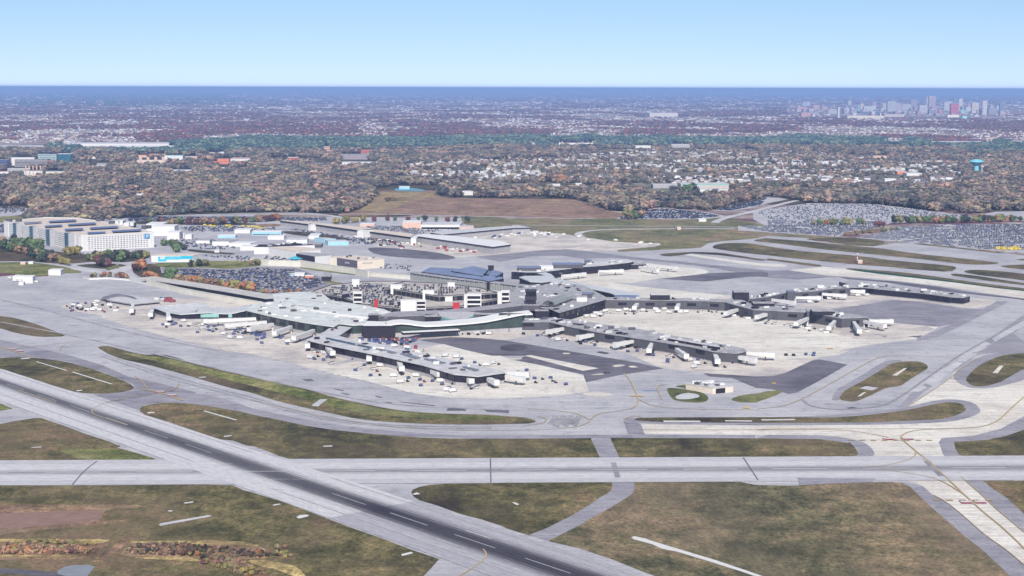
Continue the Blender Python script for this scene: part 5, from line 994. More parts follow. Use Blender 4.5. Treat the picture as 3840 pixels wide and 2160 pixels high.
# glass link, dark box and the white wave
bld('glass_link', 'low green glass link beside the dark cube', 'link building', T('Z2', [(80, 938), (286, 800), (420, 800), (440, 770), (300, 770), (60, 900)]), 9, T_GLASS, R_LITE, base=(P_WALL, 2.5))
fbld('dark_cube', 'big dark windowless cube under the left end of the white wave roof', 'building', 'Z2', 425, 860, 812, 965, 26, D_WALL, NAVY)
rw = ribbon('connector_building', 'green glass connector under a white wave-shaped roof', 'terminal building',
       [('Z2', 440, 792, 945), ('Z2', 560, 795, 946), ('Z2', 680, 800, 946), ('Z2', 780, 792, 945), ('Z2', 860, 775, 943), ('Z2', 950, 768, 942), ('Z2', 1050, 775, 941), ('Z2', 1150, 790, 940), ('Z2', 1280, 803, 938), ('Z2', 1450, 797, 933), ('Z2', 1620, 785, 926), ('Z2', 1800, 772, 916), ('Z2', 1950, 758, 906), ('Z2', 2080, 742, 897), ('Z2', 2200, 720, 890), ('Z2', 2320, 694, 883), ('Z2', 2450, 668, 876), ('Z2', 2576, 645, 870), ('Z3', 60, 832, 925), ('Z3', 200, 820, 922)],
       22, T_GLASS, R_WHITE, (P_WALL, 4.5), over=3.0, thick=1.3, glass=T_GLASS)
b = MB(); a, c_ = P('Z2', 960, 905, 5), P('Z2', 1720, 868, 5); b.beam((a.x, a.y, 4.6), (c_.x, c_.y, 4.6), 7, 2.2); o = b.build('canopy', NAVY, rw[0], rw[4]); b = MB(); b.beam((a.x, a.y, 6.85), (c_.x, c_.y, 6.85), 8, .4); b.build('canopy_roof', R_WHITE, rw[0], rw[4])
# roofs behind the wave
fbld('roof_block', 'dark roof block left of the green half-bowl', 'roof building', 'Z2', 1265, 1505, 672, 850, 14, D_WALL, R_GREY)
fbld('roof_block', 'dark wedge-shaped roof block right of the green half-bowl', 'roof building', 'Z2', 1980, 2250, 645, 828, 10, D_WALL, R_GREY)
fbld('roof_block', 'pale framed glass bay right of the green half-bowl', 'roof building', 'Z2', 1935, 2010, 640, 835, 10, G_WALL, R_GREY)
fbld('roof_block', 'small dark cube between the curved hall and the wave', 'roof building', 'Z2', 505, 630, 650, 840, 10, D_WALL, R_GREY)
fp = P('Z2', 1690, 838); HB = high(px('Z2', 1690, 838), px('Z2', 0, 606)[1]); rad = 250 * .2795 / 6125 * fp.length
hbr = empty('half_bowl_roof', (fp.x, fp.y, 0), 'green glass half-bowl with a grey sloped roof behind the white wave', 'roof building'); b = MB(); w2 = MB(); k = 20
for i in range(k):
    q = []
    for t in (math.pi * i / k, math.pi * (i + 1) / k): q.append((-rad * math.cos(t), -rad * .62 * math.sin(t), HB - 6.5 * math.sin(t)))
    b.face([(0, 0, HB), q[0], q[1]]); w2.face([(q[0][0], q[0][1], 2), (q[1][0], q[1][1], 2), q[1], q[0]])
w2.face([(-rad, 0, 2), (rad, 0, 2), (rad, 0, HB), (-rad, 0, HB)])
b.build('roof', plain('bowl_roof', (160, 165, 180), .6, .3, .2, .5), hbr); w2.build('glass_front', plain('bowl_glass', (112, 156, 158), .25, .5), hbr)
RW = bld('departure_canopy', 'long grey ribbed canopy over the departures road', 'canopy', T('Z2', [(640, 665), (900, 672), (1300, 655), (1800, 610), (2200, 568), (2576, 520)], 'Z3', [(300, 700), (600, 600), (740, 570), (700, 555), (400, 590), (0, 640)], 'Z2', [(2500, 480), (2000, 540), (1500, 590), (1000, 605), (850, 610)]), 14, G_WALL, plain('canopy_grey', (166, 166, 182), .8, .2, .2, .1), z0=8, units=0)
for i in range(22):
    f = i / 21; a, c_ = P('Z3', 430 + 0 * i, 690, 15), None
vault = empty('vaulted_roof', P('Z3', 560, 640, 15), 'ribbed grey-green vault on the terminal roof left of the skylight box', 'roof vault'); b = MB()
A_v, B_v = P('Z3', 420, 690, 15), P('Z3', 710, 580, 15); dv = (B_v - A_v); tv = Vector((-dv.y, dv.x, 0)).normalized()
for i in range(24):
    for j in range(6):
        a0, a1 = math.pi * j / 6, math.pi * (j + 1) / 6; f0, f1 = i / 24, (i + .8) / 24
        pts = [A_v + dv * f + tv * 7 * math.cos(a_) + Vector((0, 0, 4.5 * math.sin(a_))) for f, a_ in ((f0, a0), (f1, a0), (f1, a1), (f0, a1))]; b.face(pts)
b.build('ribs', RIBB, vault, vault.location)
# terminal body between the piers
bld('terminal_building', 'grey flat-roofed terminal body behind the control tower', 'terminal', T('Z3', [(0, 700), (430, 745), (560, 800), (860, 715), (1180, 622), (1180, 590), (1080, 540), (900, 440), (640, 400), (350, 420), (0, 440)], 'Z2', [(2400, 470)]), 11, D_WALL, R_GREY, eave=(.8, .6), cells=(1, 12, 8, 4, 5, 10.4), units=60)
p = [P('Z3', 770, 860), P('Z3', 860, 830)]; hm_ = empty('wall_mural', p[0], 'bright blue mural panel on the dark terminal wall', 'mural'); b = MB(); b.beam((p[0].x, p[0].y - 4, 2), (p[1].x, p[1].y - 4, 2), .4, 8); b.build('panel', plain('mural_blue', (60, 160, 210)), hm_, hm_.location)
b = MB(); b.beam((p[0].x + 3, p[0].y - 4.4, 3), (p[1].x - 3, p[1].y - 4.4, 3), .3, 2.5); b.build('figure', plain('mural_sand', (196, 188, 160)), hm_, hm_.location)
# control tower
ct = P('Z3', 180, 850); TH = high(px('Z3', 180, 850), px('Z3', 0, 478)[1]); tw = empty('control_tower', (ct.x, ct.y, 0), 'dark square control tower with a wider cab on top', 'control tower')
b = MB(); b.box((0, 0, 0), (11, 11, TH * .62)); b.build('shaft', D_WALL, tw)
b = MB(); b.box((0, 0, TH * .62), (12.8, 12.8, TH * .14)); b.build('gallery', plain('tower_grey', (58, 60, 82)), tw)
b = MB(); b.box((0, 0, TH * .76), (11.4, 11.4, TH * .17), top=1.05); b.build('cab_window', D_GLASS, tw)
b = MB(); b.box((0, 0, TH * .93), (12.4, 12.4, TH * .04)); b.box((2, 1, TH * .97), (.4, .4, TH * .1)); b.build('roof', plain('tower_grey', (58, 60, 82)), tw)
for k in range(6): b = MB(); b.box((-4 + (k % 3) * 4, -5.6, 5 + (k // 3) * 8), (1.4, .3, 1.8)); b.build('window', P_WALL, tw)
for nm, lb, x0, x1, yt, yb, dp, wl, rf in (('foot_building', 'dark block at the foot of the control tower', 175, 430, 700, 860, 18, D_WALL, R_GREY), ('foot_building', 'dark grey annex with a pale canopy in front of the tower block', 240, 420, 775, 895, 10, D_WALL, R_GREY), ('foot_building', 'small grey annex right of the pale canopy', 430, 560, 770, 880, 14, D_WALL, R_GREY), ('foot_building', 'grey and white stair block left of the tower', 0, 175, 705, 800, 14, G_WALL, R_GREY),
    ('skylight_box', 'white lantern box with a dark lid on the terminal roof', 795, 935, 590, 650, 12, W_WALL, R_GREY), ('plant_room', 'blue-grey plant room left of the sloped roof hall', 870, 1010, 545, 600, 12, G_WALL, R_SLATE), ('penthouse', 'dark penthouse with a pale lid on the long grey pier', 1795, 2048, 560, 622, 12, D_WALL, R_LITE), ('sloped_hall', 'dark hall under a wide slate blue roof at the pier root', 1315, 1640, 595, 700, 22, D_WALL, R_SLATE)):
    fbld(nm, lb, 'building', 'Z3', x0, x1, yt, yb, dp, wl, rf, z0=11.5 if nm in ('skylight_box', 'plant_room', 'penthouse') else 0.0)
# pier C
pC = bld('departure_pier', 'grey pier with cluttered roof right of the dark apron', 'airport pier', T('A2', [(0, 20), (410, 22), (580, 62), (900, 125), (1290, 185), (1480, 215), (1750, 258), (1990, 308), (2230, 328), (2312, 305), (2290, 280), (2190, 262), (1900, 205), (1560, 150), (1300, 95), (1000, 55), (700, 10), (440, -18), (200, 0), (0, 5)]), 9.5, G_WALL, R_GREY, base=(P_WALL, 1.5), eave=(.6, .6), cells=(1, 26, 13, 3.6, 4.6, 9.0), units=90)
bld('dark_box', 'dark raised strip along the far side of the cluttered pier roof', 'roof building', T('Z3', [(2020, 1140), (2576, 1240)], 'A2', [(2060, 262), (2050, 250), (1560, 172)]), 12.5, D_WALL, R_LITE, z0=9.8)
# pier D with its branches
PIERD = bld('departure_pier', 'long grey pier bending to the right, four dark windows near its end', 'airport pier', T('Z3', [(1180, 625), (1640, 632), (2200, 636), (2480, 642)], 'Z4', [(0, 462), (280, 478), (470, 532), (660, 582), (900, 590), (1000, 598), (1380, 615), (1500, 640), (1850, 698), (2204, 682), (2050, 645), (1760, 622), (1450, 592), (1000, 545), (860, 530), (660, 515), (500, 450), (300, 440), (0, 432)], 'Z3', [(2300, 608), (1640, 606), (1180, 592)]), 10.5, G_WALL, R_GREY, base=(P_WALL, 1.2), eave=(.4, .5), cells=(1, 21, 10, 3.4, 4, 8.6), units=60)
for c, x, w_, m_, y in (('Z3', 1980, 90, plain('poster_sand', (206, 190, 150)), 700), ('Z4', 335, 80, plain('poster_mint', (170, 220, 220)), 570), ('Z3', 830, 0, None, 0)):
    if w_:
        a, b_ = P(c, x - w_ / 2, y + 28), P(c, x + w_ / 2, y + 28); e_ = empty('wall_poster', a, 'large %s poster on the long grey pier wall' % ('sandy' if c == 'Z3' else 'mint green'), 'poster'); q = MB(); q.beam((a.x, a.y - 1.5, 3), (b_.x, b_.y - 1.5, 3), .4, 5.5); q.build('panel', m_, e_, e_.location)
bld('departure_pier', 'dark grey branch pier behind the long bending one', 'airport pier', T('Z4', [(525, 445), (880, 405), (1115, 345), (1222, 345), (1500, 330), (1750, 295), (1965, 285), (1935, 255), (1600, 275), (1225, 312), (1000, 345), (620, 402)]), 10.5, G_WALL, R_GREY, base=(P_WALL, 1.2), cells=(1, 17, 8, 3.4, 4, 8.6), units=50)
bld('departure_pier', 'low dark pier at the far right, nearest the far runway', 'airport pier', T('M3', [(830, 802), (960, 804), (1100, 818), (1350, 842), (1560, 862), (1830, 898), (1960, 907), (2032, 888), (1950, 872), (1500, 815), (1100, 780), (960, 762), (840, 745), (715, 745), (780, 760)]), 8, D_WALL, R_GREY, base=(P_WALL, 1.5), cells=(1, 12, 10, 3.2, 3.6, 7.6), units=36)
for lb, x0, x1, yt, yb, dp, wl, rf in (('dark tower box with a pale lid at the pier fork', 405, 605, 345, 440, 16, D_WALL, R_GREY), ('small dark annex at the foot of the tower box', 410, 530, 405, 455, 10, D_WALL, R_GREY), ('dark penthouse strip on the bending grey pier, left one', 665, 945, 495, 530, 12, D_WALL, R_GREY), ('dark penthouse strip on the bending grey pier, right one', 1460, 1755, 600, 650, 16, D_WALL, R_GREY), ('slate blue lift block on the branch pier', 1115, 1222, 335, 470, 9, G_WALL, R_SLATE), ('slate blue lift block at the middle of the branch pier', 1500, 1580, 330, 432, 9, G_WALL, R_SLATE), ('grey gate block standing out from the bending pier', 1378, 1495, 600, 765, 7, G_WALL, R_GREY), ('white roof unit on the branch pier', 1520, 1610, 258, 290, 6, W_WALL, R_WHITE)):
    fbld('gate_block', lb, 'building', 'Z4', x0, x1, yt, yb, dp, wl, rf, z0=11.3 if ('strip' in lb or 'roof unit' in lb or 'tower box with' in lb) else 0.0)
# pier E and the slate roofs
def hip(name, label, cat, outline, peak, h0, h1, roof, wall):
    """outline (photo pixels) at eave height h0, peak line points (photo pixels) at height h1"""
    w_ = [gnd(p, h0) for p in outline]; pk = [gnd(p, h1) for p in peak]; c = sum(w_, Vector()) / len(w_); loc = (c.x, c.y, 0); r = empty(name, loc, label, cat)
    b = MB(); b.prism([tuple(p[:2]) for p in w_], 0, h0, caps=False); b.build('wall', wall, r, loc)
    b = MB(); n_ = len(w_)
    nearest = [min(range(len(pk)), key=lambda k: (pk[k] - p).length) for p in w_]
    for i in range(n_):
        j = (i + 1) % n_; a, c_ = nearest[i], nearest[j]
        b.face([w_[i], w_[j], pk[c_]] if a == c_ else [w_[i], w_[j], pk[c_], pk[a]])
    b.build('roof', roof, r, loc); return r
hip('international_terminal', 'broad slate blue roofed terminal, low slopes over a ribbed grey front', 'terminal', T('Y1', [(370, 1100), (850, 1165), (1420, 1240), (1530, 1268), (1790, 1215), (1700, 1130), (1500, 1075), (1000, 1060), (560, 1035)]), T('Y1', [(520, 1020), (1000, 1085), (1420, 1170), (1640, 1160)]), 11, 15, R_SLATE, D_WALL)
hip('pyramid_roof', 'slate blue pyramid roof rising behind the broad slate roof', 'roof', T('Y1', [(880, 1085), (1420, 1175), (1520, 1060), (1380, 1030), (1100, 1040)]), T('Y1', [(1250, 1000)]), 15, 22, R_SLATE, D_WALL)
hip('pyramid_roof', 'small slate blue pyramid roof by the dark chimney block', 'roof', T('Y1', [(1530, 1160), (1680, 1170), (1780, 1110), (1640, 1075), (1560, 1090)]), T('Y1', [(1610, 1065)]), 15, 19, R_SLATE, D_WALL)
fbld('chimney_block', 'dark block with a notch on the slate terminal roof', 'roof building', 'Y1', 1520, 1618, 1010, 1090, 10, DKM, NAVY)
fr = [P('Y1', x, y) for x, y in ((190, 1235), (850, 1330), (1400, 1398), (1800, 1436), (2576, 1535))]; fe = empty('ribbed_screen', fr[0], 'long ribbed grey screen wall in front of the slate roofed terminal', 'screen wall'); b = MB()
for u, v in zip(fr, fr[1:]):
    n_ = int((v - u).length // 4)
    for i in range(n_): b.beam(u.lerp(v, i / n_), u.lerp(v, (i + .7) / n_), 2.5 + (i % 2), 9)
b.build('screen', RIBB, fe, fe.location)
b = MB()
for u, v in zip(fr, fr[1:]): b.beam((u.x, u.y + 6, 9), (v.x, v.y + 6, 9), 14, .8)
b.build('deck_roof', R_GREY, fe, fe.location)
bld('departure_pier', 'dark pier with stepped roof behind the terminal, white jet bridges along it', 'airport pier', T('Z3', [(270, 255), (480, 235), (910, 182), (1160, 165), (1500, 125), (1560, 112), (1470, 78), (1150, 108), (870, 130), (480, 172), (0, 215), (-80, 245), (100, 255)]), 10, D_WALL, R_LITE, cells=(1, 14, 11, 3.6, 4, 9), units=34)
for lb, x0, x1, yt, yb, dp, wl, rf in (('slate vault on the stepped pier, long one', 480, 880, 150, 200, 20, G_WALL, R_SLATE), ('slate vault on the stepped pier, short one', 0, 320, 195, 235, 18, G_WALL, R_SLATE), ('dark gate block on the stepped pier, left', 430, 600, 270, 325, 14, D_WALL, R_GREY), ('dark gate block on the stepped pier, middle', 920, 1080, 205, 268, 16, D_WALL, R_GREY), ('dark gate block at the tip of the stepped pier', 1480, 1625, 155, 215, 20, D_WALL, R_GREY), ('dark end gate of the stepped pier', 1600, 1730, 150, 190, 18, D_WALL, R_GREY), ('low white roofed link between the slate vaults', 300, 480, 178, 215, 16, W_WALL, R_WHITE), ('small slate block on the stepped pier roof', 905, 1000, 98, 125, 10, G_WALL, R_SLATE), ('dark block at the pier root beside the ring roof', 55, 230, 248, 300, 14, D_WALL, R_GREY)):
    fbld('gate_block', lb, 'building', 'Z3', x0, x1, yt, yb, dp, wl, rf, z0=10.6 if ('slate' in lb or 'white roofed' in lb) else 0.0)
bld('ring_roof', 'rounded slate grey roof with dark edge at the pier root', 'building', T('Z3', [(30, 330), (170, 385), (330, 395), (490, 375), (495, 335), (450, 290), (330, 250), (230, 245), (230, 262), (330, 290), (380, 312), (100, 315)]), 8, D_WALL, R_BLUE, eave=(.6, 1.2))
bld('link_pier', 'slate blue roofed link sloping down to the long grey pier', 'link building', T('Z3', [(460, 400), (560, 425), (900, 465), (1220, 530), (1310, 560), (1640, 570), (1630, 548), (1340, 495), (1000, 440), (720, 395), (640, 370), (500, 355)]), 9, D_WALL, R_BLUE, eave=(.6, .8), cells=(1, 13, 10, 3, 4, 8.4))
# ---- hourly garage in the middle
DECK = paving('deck_floor', (206, 198, 188), (184, 178, 172), 0, 0, .03)
G1 = bld('parking_deck', 'cream open-top parking deck crowded with cars in front of the terminal', 'parking deck', T('M1', [(560, 850), (870, 905), (1060, 975), (1430, 1012), (1700, 1012), (2100, 992), (2430, 925), (2430, 875), (1900, 785), (1500, 745), (1100, 745), (760, 780)]), 8, G_WALL, DECK, parapet=1.0, cells=(1, 9, 7.6, 4.6, 2.4, 7.6), bandmat=D_WALL)
G2 = bld('parking_deck', 'upper cream parking deck with glass bays facing the lower deck', 'parking deck', T('M1', [(1325, 815), (1840, 895), (2090, 880), (2430, 862), (2250, 810), (1900, 768), (1500, 748), (1360, 780)]), 14, G_WALL, DECK, z0=8.6, parapet=1.0, cells=(1, 8, 6.8, 4.4, 8.9, 13.8))
for lb, c, x0, x1, yt, yb, dp, wl in (('white stair tower with glass strip left of the red kiosk', 'Z2', 305, 425, 345, 500, 9, W_WALL), ('white stair tower with red trim beside the slanted ramp', 'Z2', 940, 1145, 455, 585, 10, W_WALL), ('glass fronted white lift block right of the slanted ramp', 'Z2', 1150, 1275, 455, 575, 9, W_WALL), ('tall white wall fin on the garage front', 'Z2', 1790, 1820, 385, 545, 10, W_WALL), ('wide white framed glass lift block on the garage front', 'Z2', 1822, 2022, 375, 530, 10, W_WALL), ('white corner tower at the right end of the garage', 'Z2', 2240, 2290, 345, 500, 10, W_WALL), ('white framed glass block at the right end of the garage', 'Z2', 2292, 2398, 330, 490, 10, W_WALL), ('white stair head on the upper deck, left', 'Z2', 805, 955, 250, 330, 9, W_WALL), ('white stair head on the upper deck, middle', 'Z2', 1235, 1385, 325, 400, 8, W_WALL), ('white stair head with crosses on the far deck edge', 'Z2', 1570, 1665, 222, 300, 8, W_WALL), ('white stair head on the far left deck', 'Z2', 290, 388, 178, 260, 8, W_WALL), ('white vaulted lobby over the garage front', 'Z2', 1455, 1635, 410, 465, 10, W_WALL)):
    r_, w_, l_ = fbld('stair_tower', lb, 'stair tower', c, x0, x1, yt, yb + (140 if 'upper deck' in lb or 'crosses' in lb else 100), 6, wl, R_WHITE)
    if 'glass' in lb:
        hh = max(v.co.z for v in r_.children[0].data.vertices); a, b_ = Vector(w_[0]), Vector(w_[1])
        for k in range(3): panel(r_, l_, a, b_, .06, .94, hh * (.3 + .23 * k), hh * (.3 + .23 * k) + hh * .14, D_GLASS, 'window', .15)
for lb, x0, x1, yt, yb in (('red kiosk standing alone on the left deck', 585, 632, 455, 545), ('red kiosk in front of the garage front glass', 1640, 1730, 492, 552), ('red panel on the far deck edge', 1675, 1705, 252, 300), ('small red block at the foot of the white stair tower', 940, 972, 520, 548)):
    fbld('kiosk', lb, 'kiosk', 'Z2', x0, x1, yt, yb + 95, 3, REDB, REDB)
for lb, pts in (('dark stair house behind the left deck tower', [(150, 372), (250, 360), (250, 345), (160, 355)]), ('small black stair house beside the red trimmed tower', [(898, 470), (940, 470), (940, 458), (900, 458)])):
    bld('stair_house', lb, 'building', T('Z2', pts), 13, D_WALL, R_GREY)
# ---- retaining walls and raised roads
def wall_run(name, label, cat, pts, h, thick, mat, cap=None):
    p = [P(c, x, y) for c, x, y in pts]; r = empty(name, p[0], label, cat); b = MB()
    for u, v in zip(p, p[1:]): b.beam(u, v, thick, h)
    b.build('wall', mat, r, p[0]); b = MB()
    for u, v in zip(p, p[1:]): b.beam((u.x, u.y, h), (v.x, v.y, h), thick + .6, .5)
    b.build('coping', cap or CONC, r, p[0]); return r
wall_run('retaining_wall', 'long cream retaining wall climbing from the blue canopy to the terminal', 'retaining wall', [('M1', -60, 560), ('M1', 130, 580), ('M1', 450, 592), ('M1', 1000, 668), ('M1', 1130, 700)], 8, 1.5, CONC)
wall_run('retaining_wall', 'cream wall continuing along the departures road', 'retaining wall', [('M1', 1060, 680), ('M1', 1300, 700), ('M1', 1620, 725)], 5, 1.5, CONC)
wall_run('retaining_wall', 'bright cream wall beside the road west of the curved hall', 'retaining wall', [('M0', 1480, 772), ('M0', 1800, 850), ('M0', 2130, 915), ('M0', 2500, 978), ('M1', 60, 1000)], 6, 1.5, CONC)
wall_run('crash_barrier', 'low white barrier along the left apron edge', 'barrier', [('M0', 835, 705), ('M0', 900, 722), ('M0', 1080, 716), ('M0', 1300, 732), ('M0', 1480, 772)], 2, .6, W_WALL)
rr = empty('raised_road', P('M0', 2200, 880), 'raised concrete road running into the curved hall', 'raised road'); b = MB()
for u, v in zip([('M0', 1450, 748), ('M0', 1900, 815), ('M0', 2300, 880)], [('M0', 1900, 815), ('M0', 2300, 880), ('M1', 180, 960)]):
    u, v = P(*u), P(*v); b.beam((u.x, u.y + 8, 5), (v.x, v.y + 8, 5), 24, 1.0)
b.build('deck', plain('deck_concrete', (204, 200, 196), .9, .1, .15, .1), rr, rr.location)
cn = empty('blue_canopy', P('Y0', 500, 900), 'turquoise egg-shaped canopy where the road passes the retaining wall', 'canopy'); b = MB(); c_ = P('Y0', 495, 940)
for i in range(16):
    a0, a1 = 2 * math.pi * i / 16, 2 * math.pi * (i + 1) / 16
    b.face([(c_.x + 11 * math.cos(a0), c_.y + 7 * math.sin(a0), 9), (c_.x + 11 * math.cos(a1), c_.y + 7 * math.sin(a1), 9), (c_.x, c_.y, 13)]); b.face([(c_.x + 11 * math.cos(a1), c_.y + 7 * math.sin(a1), 9), (c_.x + 11 * math.cos(a0), c_.y + 7 * math.sin(a0), 9), (c_.x, c_.y, 6)])
b.build('shell', plain('turquoise_shell', (70, 176, 196), .4), cn, cn.location); b = MB(); b.tube((c_.x, c_.y, 0), (c_.x, c_.y, 7), .8); b.build('post', METAL, cn, cn.location)
# ---- jet bridges
def jet(c, x0, y0, x1, y1, label, grp='jet bridges along the piers', z=4.2):
    a, b_ = P(c, x0, y0, z + 1.5), P(c, x1, y1, z); r = empty('jet_bridge', (b_.x, b_.y, 0), label, 'jet bridge', grp); L = (b_.x, b_.y, 0); m_ = a.lerp(b_, .5)
    q = MB(); q.beam((a.x, a.y, z + .7), (m_.x, m_.y, z + .3), 3.4, 3.0); q.build('inner_tunnel', METAL, r, L)
    q = MB(); q.beam((m_.x, m_.y, z + .1), (b_.x, b_.y, z - .3), 4.2, 3.6); q.build('outer_tunnel', METAL, r, L)
    d = (b_ - a).normalized(); q = MB(); q.box((b_.x + d.x * 2, b_.y + d.y * 2, z - .6), (4.8, 5.0, 4.2), math.atan2(d.y, d.x)); q.build('cab', METAL, r, L)
    q = MB(); w_ = a.lerp(b_, .78); q.box((w_.x, w_.y, 0), (3.6, 1.2, .9), math.atan2(d.y, d.x)); q.tube((w_.x, w_.y, .8), (w_.x, w_.y, z), .55); q.build('wheel_column', G_WALL, r, L)
    q = MB(); q.tube((a.x, a.y, 0), (a.x, a.y, z + 1), .9); q.build('rotunda_post', METAL, r, L)
for c, x0, y0, x1, y1, lb in (
 ('Z1', 1430, 850, 780, 890, 'long white jet bridge lying parallel to the wavy pier front'), ('Z1', 1570, 895, 1060, 950, 'long white jet bridge second from the wavy pier'), ('Z1', 1655, 925, 1370, 1000, 'white jet bridge beside the blue containers near the curved hall'),
 ('Z1', 1900, 960, 1700, 1050, 'white jet bridge in the middle of the curved hall front'), ('Z1', 2205, 1010, 1960, 1115, 'white jet bridge at the right end of the curved hall front'), ('Z1', 245, 770, 260, 850, 'short white jet bridge end-on under the wavy roof'), ('Z1', 55, 720, 20, 800, 'white jet bridge bent down at the pier west end'), ('Z0', 1785, 1240, 1765, 1320, 'westernmost white jet bridge of the wavy pier'),
 ('A1', 535, 210, 525, 260, 'short white jet bridge at the root of the ribbon-glass pier'), ('A1', 705, 270, 760, 330, 'white jet bridge second from the root of the ribbon-glass pier'), ('A1', 1118, 345, 1118, 385, 'upright white jet bridge beside the yellow truck'), ('A1', 1395, 405, 1430, 480, 'tall white jet bridge mid way along the ribbon-glass pier'), ('A1', 1680, 480, 1780, 535, 'white jet bridge two thirds along the ribbon-glass pier'), ('A1', 1960, 530, 2090, 600, 'white jet bridge before the tip of the ribbon-glass pier'), ('A1', 2235, 565, 2330, 615, 'white jet bridge under the tip of the ribbon-glass pier'),
 ('A1', 2400, 545, 2576, 585, 'nearer white jet bridge pointing right off the ribbon-glass pier tip'), ('A1', 2440, 515, 2620, 540, 'farther white jet bridge pointing right off the ribbon-glass pier tip'),
 ('A2', 575, 85, 420, 125, 'white jet bridge at the root of the cluttered pier'), ('A2', 895, 140, 715, 180, 'white jet bridge second along the cluttered pier'), ('A2', 1260, 205, 1070, 250, 'white jet bridge third along the cluttered pier'), ('A2', 1405, 230, 1378, 305, 'short white jet bridge end-on at the middle of the cluttered pier'), ('A2', 1640, 290, 1725, 360, 'white jet bridge beside the yellow and orange vehicles'), ('A2', 2005, 330, 2035, 410, 'white jet bridge before the tip of the cluttered pier'), ('A2', 2150, 350, 2370, 400, 'nearer white jet bridge pointing right off the cluttered pier tip'), ('A2', 2320, 325, 2550, 350, 'farther white jet bridge pointing right off the cluttered pier tip'),
 ('Z3', 1640, 660, 1575, 745, 'white jet bridge under the sloped hall roof'), ('Z3', 2180, 670, 2145, 750, 'white jet bridge between two posters on the long grey pier'), ('Z4', 490, 575, 310, 640, 'blue-footed white jet bridge on the bending pier'), ('Z4', 915, 625, 730, 690, 'white jet bridge left of the four dark windows'), ('Z4', 1390, 705, 1250, 780, 'white jet bridge at the grey gate block'), ('Z4', 1755, 745, 1680, 840, 'white jet bridge left of the bending pier corner'), ('Z4', 2010, 760, 2080, 880, 'white jet bridge at the bending pier corner'), ('Z4', 2150, 745, 2390, 810, 'nearer white jet bridge right of the bending pier tip'), ('Z4', 2210, 735, 2480, 750, 'farther white jet bridge right of the bending pier tip'),
 ('Z4', 890, 450, 1180, 500, 'white jet bridge low on the branch pier, left'), ('Z4', 1225, 425, 1510, 435, 'white jet bridge level along the branch pier'), ('Z4', 1585, 375, 1870, 405, 'white jet bridge in the middle of the branch pier'), ('Z4', 1840, 330, 2110, 350, 'white jet bridge at the fork with the dark far pier'),
 ('Z3', 600, 310, 880, 295, 'white jet bridge on the stepped pier, left'), ('Z3', 1090, 250, 1380, 250, 'white jet bridge on the stepped pier, middle'), ('Z3', 1640, 190, 1860, 240, 'white jet bridge off the stepped pier tip, nearer'), ('Z3', 1740, 160, 2100, 210, 'white jet bridge off the stepped pier tip, farther')):
    jet(c, x0, y0, x1, y1, lb)
# ---- water tower, masts, far towers
p = P('U3', 2095, 910); h = high(px('U3', 2095, 910), px('U3', 0, 795)[1]); wt = empty('water_tower', (p.x, p.y, 0), 'turquoise mushroom-shaped water tower above the suburb trees', 'water tower'); b = MB()
tq = plain('turquoise_paint', (134, 206, 226), .5); b.tube((0, 0, 0), (0, 0, h * .46), 8.5, 7.5, 20); b.build('stem', tq, wt)
b = MB(); prof = [(7.5, .44), (12, .52), (19, .66), (22, .76), (19.5, .86), (11, .95), (0.5, 1)]
for (r0_, z0_), (r1_, z1_) in zip(prof, prof[1:]):
    for i in range(24):
        a0, a1 = 2 * math.pi * i / 24, 2 * math.pi * (i + 1) / 24
        b.face([(r0_ * math.cos(a0), r0_ * math.sin(a0), z0_ * h), (r0_ * math.cos(a1), r0_ * math.sin(a1), z0_ * h), (r1_ * math.cos(a1), r1_ * math.sin(a1), z1_ * h), (r1_ * math.cos(a0), r1_ * math.sin(a0), z1_ * h)])
b.build('tank', tq, wt, smooth=True)
p = P('U3', 2150, 980); h = high(px('U3', 2150, 980), px('U3', 0, 850)[1]); mt = empty('lattice_mast', (p.x, p.y, 0), 'grey ball-topped mast in front of the water tower', 'mast'); b = MB(); [b.tube((x, y, 0), (x * .6, y * .6, h * .8), .7) for x in (-2.5, 2.5) for y in (-2.5, 2.5)]; b.build('legs', METAL, mt); b = MB(); b.box((0, 0, h * .78), (9, 9, h * .2), top=.6); b.build('head', P_WALL, mt)
p = P('M3', 897, 550); h = high(px('M3', 897, 550), px('M3', 0, 452)[1]); mt = empty('radio_mast', (p.x, p.y, 0), 'slim red and white mast on the far airfield grass', 'mast'); b = MB(); [b.tube((0, 0, h * k / 5), (0, 0, h * (k + 1) / 5), .7, mi=k % 2) for k in range(5)]; b.build('pole', [W_WALL, REDB], mt)
